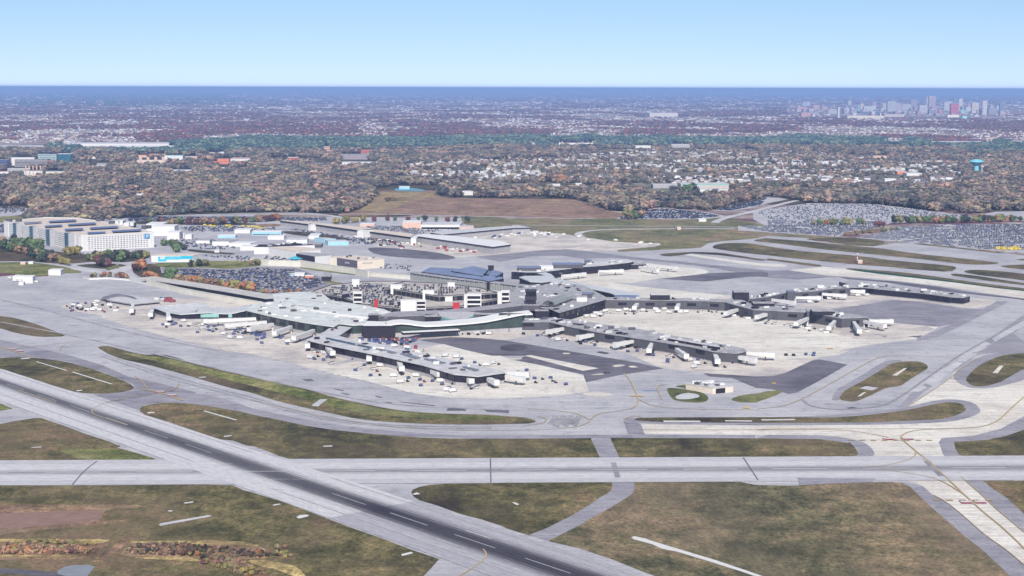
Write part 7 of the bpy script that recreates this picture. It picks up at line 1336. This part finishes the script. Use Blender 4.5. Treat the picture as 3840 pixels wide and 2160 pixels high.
# far woods and far roofs, thinning out towards the horizon
n_ = 60000; uu = npr.uniform(-500, 4340, n_); t_ = npr.rand(n_) ** 1.15; vv = 341 + (532 - 341) * t_
du, dv = uu - 1920, vv - 1080; du2, dv2 = du * CA + dv * SA, -du * SA + dv * CA; tt = HC / (FPX * SP + dv2 * CP); X = du2 * tt; Y = (FPX * CP - dv2 * SP) * tt
f = fbm(X, Y * .45, 420 + 0 * X, 41) + .12 * (np.exp(-((vv - 470) / 30) ** 2)) * (uu < 2500) ; f = f + .16 * ((uu > 500) & (uu < 1350) & (vv > 440) & (vv < 528)) * fbm(X, Y * .3, 900, 55) * 1.6 - .03; wood = f > .50
wood &= ~((uu > 2950) & (vv > 395) & (vv < 442)); X1, Y1 = X[wood], Y[wood]; m_ = X1.size; s = (Y1 / 6125 * npr.uniform(5.5, 13, m_)).clip(14, 140); hh = (Y1 / 6125 * npr.uniform(2.6, 5.0, m_)).clip(9, 24); print('far clumps', m_)
FARM = mixed('far_leaves', [(134, 82, 80), (146, 88, 84), (112, 80, 84), (104, 88, 94), (96, 84, 92), (132, 94, 88), (100, 94, 88), (92, 82, 92), (152, 90, 86), (118, 94, 94)], .9)
scatter('far_woods', np.c_[X1, Y1], np.c_[s, s * 1.6, hh], npr.uniform(0, 6.28, m_), crowns[:4], FARM)
# teal-dark woods high on the left and along the horizon
n_ = 12000; uu = npr.uniform(-500, 1050, n_); vv = npr.uniform(345, 400, n_); ok = (fbm(uu, vv * 4, 90, 77) > .42) & (vv < 402 - np.abs(uu - 300) * .03); uu, vv = uu[ok], vv[ok]
du, dv = uu - 1920, vv - 1080; du2, dv2 = du * CA + dv * SA, -du * SA + dv * CA; tt = HC / (FPX * SP + dv2 * CP); X = du2 * tt; Y = (FPX * CP - dv2 * SP) * tt; m_ = X.size; s = Y / 6125 * npr.uniform(6, 14, m_); hh = (Y / 6125 * npr.uniform(2.0, 3.6, m_)).clip(9, 30)
scatter('far_green_woods', np.c_[X, Y], np.c_[s, s * 1.4, hh], npr.uniform(0, 6.28, m_), crowns[:4], mixed('far_green_leaves', [(64, 112, 104), (76, 120, 108), (58, 98, 98), (80, 112, 100)], .9))
# ---- houses
hw = MB(); hw.box((0, 0, 0), (13, 9, 5.0)); hr = MB()
A5 = [(-7, -5, 5), (7, -5, 5), (7, 5, 5), (-7, 5, 5), (-7, 0, 8.2), (7, 0, 8.2)]
for f_ in ((0, 1, 5, 4), (2, 3, 4, 5), (1, 2, 5), (3, 0, 4)): hr.face([A5[i] for i in f_])
HW = [('white', plain('house_white', (228, 230, 234))), ('pale grey', plain('house_grey', (196, 200, 212))), ('tan', plain('house_tan', (206, 190, 174)))]
HRM = [('pale grey', plain('shingle_pale', (194, 198, 212), .8)), ('white', R_WHITE), ('dark grey', plain('shingle_dark', (118, 120, 140), .9)), ('brown', plain('shingle_brown', (150, 126, 120), .9))]
hwm = {}; NH = 285
for wn, wm_ in HW: o = hw.build('wall', wm_); hwm[wn] = o.data; bpy.data.objects.remove(o)
for rn, rm in HRM: o = hr.build('roof', rm); hwm['r' + rn] = o.data; bpy.data.objects.remove(o)
HOUSE_SRC = []
for i in range(min(NH, len(hx))):
    wn = rnd.choice(['white', 'white', 'pale grey', 'tan']); rn = rnd.choice(['pale grey', 'pale grey', 'white', 'dark grey', 'dark grey', 'brown', 'brown'])
    e = bpy.data.objects.new('house', None); COL.objects.link(e); tag(e, '%s-walled house with a %s roof among the autumn trees' % (wn, rn), 'house', '%s-walled houses with %s roofs among the trees' % (wn, rn))
    s = rnd.uniform(.8, 1.3); e.location = (hx[i], hy[i], 0); e.scale = (s, s, s * rnd.uniform(.9, 1.15)); e.rotation_euler.z = rnd.choice([0, .3, 1.57, -.4, .8, 2.1]) + rnd.uniform(-.15, .15)
    for nm, me in (('wall', hwm[wn]), ('roof', hwm['r' + rn])): o = bpy.data.objects.new(nm, me); COL.objects.link(o); o.parent = e
far = MB(); mats_h = [plain('house_white', (0, 0, 0)), R_WHITE, plain('house_tan', (0, 0, 0)), HRM[0][1], SALM, HRM[2][1]]
def hut_at(x, y, sx, sy, h_, mi, mr, rz):
    k = len(far.f); far.box((x, y, 0), (sx, sy, h_), rz, mi); far.m[k + 1] = mr
for i in range(NH, len(hx)): s = rnd.uniform(.7, 1.25); hut_at(hx[i], hy[i], 14 * s, 10 * s, 6.5 * s, rnd.choice([0, 3, 2]), rnd.choice([1, 3, 3, 5, 5]), rnd.uniform(0, 3))
n_ = 16000; uu = npr.uniform(-500, 4340, n_); vv = 338 + (536 - 338) * npr.rand(n_) ** 1.1
du, dv = uu - 1920, vv - 1080; du2, dv2 = du * CA + dv * SA, -du * SA + dv * CA; tt = HC / (FPX * SP + dv2 * CP); X = du2 * tt; Y = (FPX * CP - dv2 * SP) * tt; f = fbm(X, Y * .45, 420, 41); keepf = (f < .535) | (npr.rand(n_) < .12)
for x, y, v_ in zip(X[keepf], Y[keepf], vv[keepf]):
    q = y / 6125; big = rnd.random() < .12; sx = q * (rnd.uniform(9, 26) if big else rnd.uniform(3, 9)); hut_at(x, y, sx, max(10, sx * rnd.uniform(.5, 1.2)), max(5, min(22, q * rnd.uniform(1.2, 3.4))), rnd.choice([0, 2, 2, 3, 3, 5]), rnd.choice([1, 3, 2, 3, 5, 3]), rnd.uniform(-.3, .3))
fo = far.build('far_houses', mats_h); fo['kind'] = 'stuff'
# ---- cars
CARC = dict(navy=(44, 50, 84), black=(34, 36, 44), white=(226, 228, 232), silver=(150, 154, 166), red=(168, 40, 56), blue=(60, 92, 160))
def car_mesh(col):
    b = MB(); b.box((0, 0, .35), (4.6, 1.85, .65), 0, 0, .97); b.box((-.2, 0, 1.0), (2.7, 1.7, .5), 0, 1, .78)
    for x in (-1.4, 1.4):
        for y in (-.85, .85): b.tube((x, y - .12, .34), (x, y + .12, .34), .34, n=8, mi=2)
    o = b.build('car', [plain('car_' + col, CARC[col], .35, .5, .08), D_GLASS, DKM]); me = o.data; bpy.data.objects.remove(o); return me
CM = {k: car_mesh(k) for k in CARC}
def lot(poly, ang, pitch, spacing, occ, z=.1, seed=1, inside_z=0.0):
    w_ = [gnd(p, inside_z) for p in poly]; wp = [(p.x, p.y) for p in w_]; ca, sa = math.cos(ang), math.sin(ang); cx, cy_ = sum(p[0] for p in wp) / len(wp), sum(p[1] for p in wp) / len(wp); R_ = max(math.hypot(p[0] - cx, p[1] - cy_) for p in wp)
    a = np.arange(-R_, R_, pitch); rws = []
    for r_ in np.arange(-R_, R_, spacing): rws += [r_, r_ + 5.2]
    A, B_ = np.meshgrid(a, np.array(rws)); A, B_ = A.ravel(), B_.ravel(); X = cx + A * ca - B_ * sa; Y = cy_ + A * sa + B_ * ca
    ok = in_poly(X, Y, wp) & (npr.rand(X.size) < occ) & (fbm(X, Y, 60, seed) > .25); u, v = pix(X, Y, inside_z); ok &= (u > -30) & (u < 3870)
    return X[ok], Y[ok], np.full(ok.sum(), ang + math.pi / 2), np.full(ok.sum(), inside_z if inside_z else z)
LOTS = [
 ('in the full car park behind the rust-orange tree row', lot(T('M0', [(1700, 620), (2300, 632)], 'M1', [(0, 610), (380, 620), (600, 700), (690, 765), (540, 820), (440, 850), (60, 830)], 'M0', [(2500, 800), (2150, 750), (1800, 680)]), -.12, 2.9, 19, .52, .2, 3)),
 ('on the open cream parking deck', lot(T('M1', [(620, 850), (900, 895), (1080, 960), (1430, 995), (1700, 990), (1330, 850), (1340, 780), (1100, 755), (800, 790)]), -.1, 3.0, 20, .5, .1, 5, 9.2)),
 ('on the upper parking deck', lot(T('M1', [(1380, 810), (1840, 875), (2090, 865), (2380, 850), (2200, 805), (1900, 780), (1500, 760)]), -.1, 3.2, 22, .4, .1, 6, 15.2)),
 ('beside the cream cargo building', lot(T('M1', [(1300, 560), (1580, 590), (1600, 640), (1250, 610), (1050, 570)]), -.1, 3.4, 24, .35, .2, 8)),
]
FARL = [lot(T('M3', [(-300, 185), (400, 182), (1000, 192), (1080, 212), (780, 242), (680, 288), (300, 258), (0, 242)]), -.1, 2.8, 25, .8, .1, 9),
 lot(T('M3', [(1240, 192), (1600, 172), (2900, 155), (2900, 440), (2576, 430), (2300, 420), (1900, 395), (1400, 338), (1200, 325), (890, 293), (1100, 262)]), -.18, 2.8, 27, .8, .1, 10),
 lot(T('U3', [(0, 1400), (150, 1400), (900, 1420), (1200, 1430), (1150, 1475), (0, 1478)]), -.1, 2.8, 25, .6, .1, 11),
 lot(T('U3', [(-100, 1335), (120, 1285), (400, 1245), (1000, 1250), (1350, 1285), (1700, 1330), (2000, 1365), (1700, 1398), (1200, 1415), (0, 1400)]), -.05, 2.8, 17, .2, .1, 12),
 lot(T('U2', [(1060, 1392), (1220, 1350), (1400, 1305), (1550, 1295), (1900, 1335), (2100, 1370), (1900, 1395), (1300, 1398)]), .5, 2.8, 17, .5, .1, 13),
 lot(T('U2', [(2060, 1308), (2300, 1242), (2560, 1190), (2500, 1260), (2200, 1315)]), .5, 2.8, 17, .7, .1, 14),
 lot(T('M0', [(1280, 95), (1700, 88), (2576, 92)], 'M1', [(700, 98), (720, 130), (0, 135)], 'M0', [(2576, 140), (1300, 135)]), 0, 2.8, 17, .75, .1, 15),
 lot(T('M0', [(1800, 195), (2200, 180), (2576, 190)], 'M1', [(200, 195), (200, 225), (0, 230)], 'M0', [(2300, 240), (1900, 240)]), 0, 3.2, 19, .45, .1, 16),
 lot(T('M1', [(1080, 180), (1450, 185), (1750, 225), (1650, 270), (1200, 230)]), 0, 3.0, 19, .6, .1, 17), lot(T('M1', [(1000, 290), (1500, 320), (1500, 350), (1050, 330)]), -.1, 3, 17, .6, .1, 18),
 lot(T('M0', [(-60, 0), (100, -20), (250, 10), (250, 40), (-60, 60)]), 0, 3, 19, .5, .1, 19), lot(T('M1', [(80, 490), (400, 500), (700, 550), (1000, 600), (900, 610), (500, 560), (100, 520)]), -.2, 3.4, 20, .3, .2, 20), lot(T('M0', [(0, 170), (44, 170), (44, 260), (-60, 260)]), 0, 3, 18, .6, .1, 21)]
FARL += [lot(T('M0', [(1700, 320), (2100, 310), (2576, 350)], 'M1', [(0, 400), (-100, 410)], 'M0', [(2100, 420), (1700, 400)]), -.1, 3.4, 15, .22, .1, 22), lot(T('M1', [(330, 210), (560, 230), (1000, 300), (1500, 350), (1400, 380), (900, 360), (600, 290)]), -.1, 3.4, 14, .3, .1, 23), lot(T('M0', [(2000, 475), (2576, 560)], 'M1', [(0, 560), (0, 520)], 'M0', [(2500, 490)]), -.1, 3.2, 15, .3, .1, 24), lot(T('M1', [(1620, 170), (2150, 200), (2300, 230), (1760, 250), (1700, 220)]), 0, 3.2, 15, .3, .1, 25)]
allc = []
for where, (X, Y, A, Z) in LOTS:
    for t in zip(X, Y, A, Z): allc.append((t[1], where, t))
allc.sort(key=lambda q: q[0]); near_c = allc[:298]; rest = [q[2] for q in allc[298:]]; print('cars', len(allc), sum(len(l[0]) for l in FARL))
srcs = {}
for _, where, (x, y, a, z) in near_c:
    k = rnd.choices(list(CARC), [36, 28, 8, 16, 5, 7])[0]; o = bpy.data.objects.new('parked_car', CM[k]); COL.objects.link(o); tag(o, '%s car parked %s' % (k if k != 'navy' else 'navy blue', where), 'car', '%s cars %s' % (k, where)); o.location = (x, y, z); o.rotation_euler.z = a + rnd.choice([0, math.pi]); srcs.setdefault(k, o)
X = np.concatenate([np.array([q[0] for q in rest])] + [l[0] for l in FARL]); Y = np.concatenate([np.array([q[1] for q in rest])] + [l[1] for l in FARL]); A = np.concatenate([np.array([q[2] for q in rest])] + [l[2] for l in FARL]); Z = np.concatenate([np.array([q[3] for q in rest])] + [l[3] for l in FARL])
sl_ = [srcs[k] for k in ('navy', 'black', 'silver', 'navy', 'white', 'black', 'navy', 'blue', 'silver', 'blue', 'navy') if k in srcs]
o = scatter('parked_cars', np.c_[X, Y], np.ones((X.size, 3)), A, sl_, None, zs=Z)
# ---- vehicles on the aprons
def veh(kind, col):
    b = MB(); m_ = {'blue': BLUEC, 'white': METAL, 'red': REDV, 'yellow': YELW, 'dark': D_WALL, 'navy': NAVY}[col]
    if kind == 'baggage_cart': b.box((0, 0, .45), (3.4, 1.8, .2), mi=1); b.box((0, 0, .65), (3.2, 1.7, 1.5), mi=0, top=.94); b.tube((1.7, 0, .5), (2.8, 0, .4), .08, mi=1); w_ = [(-1.1, .7), (1.1, .7)]
    elif kind == 'service_truck': b.box((-.8, 0, .8), (5.2, 2.4, 2.5), mi=0); b.box((2.8, 0, .6), (1.8, 2.3, 1.9), mi=0, top=.85); b.box((3.1, 0, 1.5), (1.4, 2.34, .6), mi=2, top=.9); w_ = [(-2.4, 1.0), (2.6, 1.0)]
    elif kind == 'baggage_tug': b.box((0, 0, .4), (2.8, 1.5, .7), mi=0, top=.95); b.box((-.6, 0, 1.1), (1.0, 1.3, .9), mi=2, top=.85); w_ = [(-.9, .7), (.9, .7)]
    elif kind == 'belt_loader': b.box((0, 0, .4), (5.2, 1.7, .6), mi=0); b.beam((-3.4, 0, 1.0), (3.6, 0, 2.6), .9, .3, mi=1); w_ = [(-1.8, .8), (1.8, .8)]
    else: b.box((0, 0, .2), (5.5, 2.4, 2.4), mi=0); b.box((0, 0, 2.6), (5.6, 2.5, .12), mi=1); w_ = []
    for x, y in w_:
        for s in (-1, 1): b.tube((x, s * y - .15, .4), (x, s * y + .15, .4), .4, n=8, mi=1)
    o = b.build(kind, [m_, DKM, D_GLASS]); me = o.data; bpy.data.objects.remove(o); return me
VM = {}
def put(kind, col, x, y, rz, where, cat):
    k = (kind, col)
    if k not in VM: VM[k] = veh(*k)
    o = bpy.data.objects.new(kind, VM[k]); COL.objects.link(o); tag(o, '%s %s %s' % (col, kind.replace('_', ' '), where), cat, '%s %ss %s' % (col, kind.replace('_', ' '), where)); o.location = (x, y, .2); o.rotation_euler.z = rz
CATS = dict(baggage_cart='cart', service_truck='truck', baggage_tug='tug', belt_loader='belt loader', cargo_container='container')
def crowd(poly, n, choices, where):
    w_ = [gnd(p) for p in poly]; wp = [(p.x, p.y) for p in w_]; xs = [p[0] for p in wp]; ys = [p[1] for p in wp]; out = []; t = 0
    while len(out) < n and t < 4000:
        t += 1; x, y = rnd.uniform(min(xs), max(xs)), rnd.uniform(min(ys), max(ys))
        if in_poly(np.array([x]), np.array([y]), wp)[0] and all((x - a) ** 2 + (y - b) ** 2 > 30 for a, b in out): out.append((x, y))
    for x, y in out: k, c = rnd.choice(choices); put(k, c, x, y, rnd.uniform(-.7, .9), where, CATS[k])
bc, tg, st_, bl, cc = 'baggage_cart', 'baggage_tug', 'service_truck', 'belt_loader', 'cargo_container'
crowd(T('Z2', [(400, 985), (1150, 975), (1160, 1010), (1000, 1060), (560, 1030)]), 62, [(bc, 'blue')] * 6 + [(cc, 'blue'), (bc, 'red'), (bc, 'navy')], 'in the crowded cart yard below the dark cube')
crowd(T('Z2', [(830, 1080), (1140, 1060), (1320, 1160), (1180, 1180)]), 10, [(st_, 'white'), (bc, 'red'), (tg, 'white')], 'at the edge of the cart yard')
crowd(T('Z1', [(50, 900), (500, 880), (1000, 1000), (1700, 1100), (2100, 1200), (1500, 1180), (700, 1050), (100, 960)]), 34, [(bc, 'blue'), (bc, 'blue'), (tg, 'dark'), (bl, 'white'), (st_, 'white')], 'on the apron before the wavy-roofed pier')
crowd(T('Z1', [(1290, 1010), (1540, 1060), (1500, 1090), (1300, 1050)]), 7, [(cc, 'blue'), (cc, 'navy')], 'stacked by the third jet bridge')
crowd(T('Z0', [(860, 1240), (1300, 1200), (1650, 1290), (1600, 1350), (950, 1320)]), 30, [(bc, 'blue'), (tg, 'red'), (st_, 'white'), (cc, 'white'), (tg, 'dark'), (bc, 'navy')], 'on the cluttered patch at the west end of the apron')
crowd(T('Z0', [(2100, 1140), (2400, 1170), (2300, 1200), (2080, 1170)]), 8, [(st_, 'red'), (st_, 'white'), (bc, 'blue')], 'behind the wavy-roofed pier')
crowd(T('A1', [(560, 300), (900, 340), (1300, 440), (1900, 600), (2300, 680), (1900, 700), (1300, 600), (800, 460), (500, 380)]), 44, [(bc, 'blue'), (bc, 'blue'), (tg, 'dark'), (bl, 'white'), (st_, 'white'), (tg, 'red')], 'on the near side of the ribbon-glass pier')
crowd(T('A1', [(1300, 250), (1800, 330), (2400, 430), (2400, 480), (1800, 400), (1300, 290)]), 16, [(bc, 'blue'), (st_, 'white'), (tg, 'dark')], 'on the far side of the ribbon-glass pier')
crowd(T('A2', [(0, 480), (300, 500), (700, 620), (600, 660), (200, 640)]), 10, [(bc, 'blue'), (tg, 'dark')], 'on the pale apron off the ribbon-glass pier tip')
crowd(T('A2', [(100, 100), (600, 150), (1300, 260), (1900, 400), (2400, 460), (1800, 470), (1000, 280), (100, 150)]), 40, [(bc, 'blue'), (tg, 'dark'), (st_, 'white'), (bl, 'white'), (bc, 'navy')], 'along the near side of the cluttered pier')
crowd(T('Z3', [(800, 850), (1180, 790), (1500, 760), (2500, 760), (2500, 800), (1300, 830), (1100, 880)]), 30, [(st_, 'white'), (bl, 'white'), (tg, 'dark'), (st_, 'white')], 'between the cluttered pier and the long grey pier')
crowd(T('Z4', [(0, 600), (300, 620), (900, 720), (1600, 860), (2100, 900), (2500, 820), (2500, 860), (1600, 900), (400, 700)]), 28, [(st_, 'white'), (tg, 'dark'), (bl, 'white'), (cc, 'white'), (bl, 'white')], 'in front of the bending grey pier')
crowd(T('Z4', [(1040, 1190), (1500, 1160), (1520, 1200), (1060, 1215)]), 5, [(bc, 'blue'), (bc, 'navy')], 'parked alone on the open pale apron')
crowd(T('M1', [(1000, 290), (1500, 330), (1600, 400), (1500, 420), (1100, 360)]), 16, [(cc, 'white'), (cc, 'red'), (cc, 'navy')], 'by the navy-eaved sheds')
crowd(T('M2', [(20, 230), (500, 262), (460, 275), (20, 262)]), 18, [(cc, 'white'), (cc, 'blue'), (st_, 'white')], 'off the end of the freight piers')
crowd(T('W0', [(920, 225), (1850, 250), (2300, 300), (2200, 310), (1500, 265), (950, 250)]), 12, [(st_, 'yellow')], 'in the line at the back of the rental yard')
crowd(T('M3', [(2310, 405), (2530, 400), (2530, 425), (2310, 430)]), 16, [(st_, 'yellow')], 'in the yellow block of the right-hand car park')
crowd(T('Z4', [(0, 590), (900, 700), (1600, 820), (1600, 850), (800, 730), (0, 620)]), 16, [(tg, 'dark'), (bl, 'white'), (bc, 'navy')], 'close under the bending grey pier')
crowd(T('A2', [(350, 120), (1300, 240), (2200, 400), (2200, 430), (1200, 280), (350, 150)]), 22, [(tg, 'dark'), (bc, 'blue'), (bl, 'white'), (bc, 'navy')], 'close under the cluttered pier')
crowd(T('A1', [(560, 260), (1250, 400), (2100, 600), (2100, 630), (1200, 440), (560, 290)]), 22, [(tg, 'dark'), (bc, 'blue'), (bl, 'white'), (bc, 'navy')], 'close under the ribbon-glass pier')
crowd(T('Z1', [(300, 890), (1300, 960), (2000, 1120), (2000, 1150), (1200, 1030), (300, 930)]), 26, [(tg, 'dark'), (bc, 'blue'), (bl, 'white'), (bc, 'navy')], 'between the jet bridges of the curved hall')
crowd(T('Z4', [(900, 470), (1500, 450), (2200, 370), (2200, 400), (1500, 490), (900, 500)]), 14, [(tg, 'dark'), (bl, 'white'), (st_, 'white')], 'before the branch pier')
crowd(T('Y1', [(200, 600), (1100, 700), (1500, 760), (1500, 790), (900, 760), (200, 690)]), 26, [(cc, 'white'), (cc, 'red'), (st_, 'white'), (tg, 'dark')], 'in front of the white roofed freight pier')
crowd(T('Y1', [(950, 480), (1900, 420), (2300, 430), (2200, 480), (1500, 560), (1000, 520)]), 24, [(cc, 'white'), (st_, 'white'), (tg, 'dark'), (cc, 'blue')], 'between the two freight piers')
crowd(T('M2', [(0, 230), (450, 250), (1000, 330), (1450, 355), (1400, 375), (800, 330), (100, 290)]), 18, [(cc, 'white'), (st_, 'white')], 'strung out along the far freight apron')
crowd(T('M0', [(60, 690), (330, 700), (420, 760), (120, 770)]), 12, [(st_, 'white'), (cc, 'white'), (bc, 'blue')], 'beside the equipment sheds at the left apron edge')
crowd(T('Z2', [(1720, 880), (2100, 860), (2150, 920), (1750, 925)]), 22, [(tg, 'dark'), (bc, 'navy'), (st_, 'white')], 'at the foot of the wave-roofed connector')
crowd(T('Z3', [(1640, 170), (2200, 190), (2150, 250), (1700, 230)]), 8, [(st_, 'white'), (cc, 'white')], 'off the tip of the stepped pier')
# ---- light masts
for c, x, yt, yb, lb in (('Z2', 2395, 625, 875, 'tall dark light mast before the green glass connector'), ('Z2', 742, 690, 940, 'slim light mast over the left end of the wave roof'), ('Z1', 375, 770, 850, 'light mast before the wavy-roofed pier'), ('Z1', 1305, 770, 840, 'light mast at the joint of pier and curved hall'), ('A1', 1528, 400, 470, 'light mast half way down the ribbon-glass pier'), ('A1', 1885, 480, 560, 'light mast near the ribbon-glass pier tip'), ('Z0', 1575, 690, 750, 'light mast by the road fork'), ('M1', 2545, 1060, 1250, 'thin light mast right of the wave roof')):
    p = P(c, x, yb); h = high(px(c, x, yb), px(c, 0, yt)[1]); e = empty('light_mast', (p.x, p.y, 0), lb, 'light mast', 'light masts'); b = MB(); b.tube((0, 0, 0), (0, 0, h), .35, .2); b.build('pole', G_WALL, e); b = MB(); b.box((0, 0, h), (3, 1.2, .6)); b.build('lamp_head', R_GREY, e)
HAZE_TOP, HAZE_COL, HAZE_DEN = 262.0, (0.38, 0.57, 1.0, 1.0), 4.8e-5
# ------------------------------------------------------------ the air
HZ = MB(); hb = 210000.0
HZ.prism([(-hb, -hb), (hb, -hb), (hb, hb), (-hb, hb)], -1.0, HAZE_TOP, bottom=True)
hm = bpy.data.materials.new('haze_air'); hm.use_nodes = True; hn_ = hm.node_tree; hn_.nodes.clear()
out_ = hn_.nodes.new('ShaderNodeOutputMaterial'); vol = hn_.nodes.new('ShaderNodeVolumePrincipled')
vol.inputs['Color'].default_value = HAZE_COL; vol.inputs['Density'].default_value = HAZE_DEN; vol.inputs['Anisotropy'].default_value = 0.0
hn_.links.new(vol.outputs[0], out_.inputs['Volume'])
ho = HZ.build('haze', hm); ho['kind'] = 'stuff'
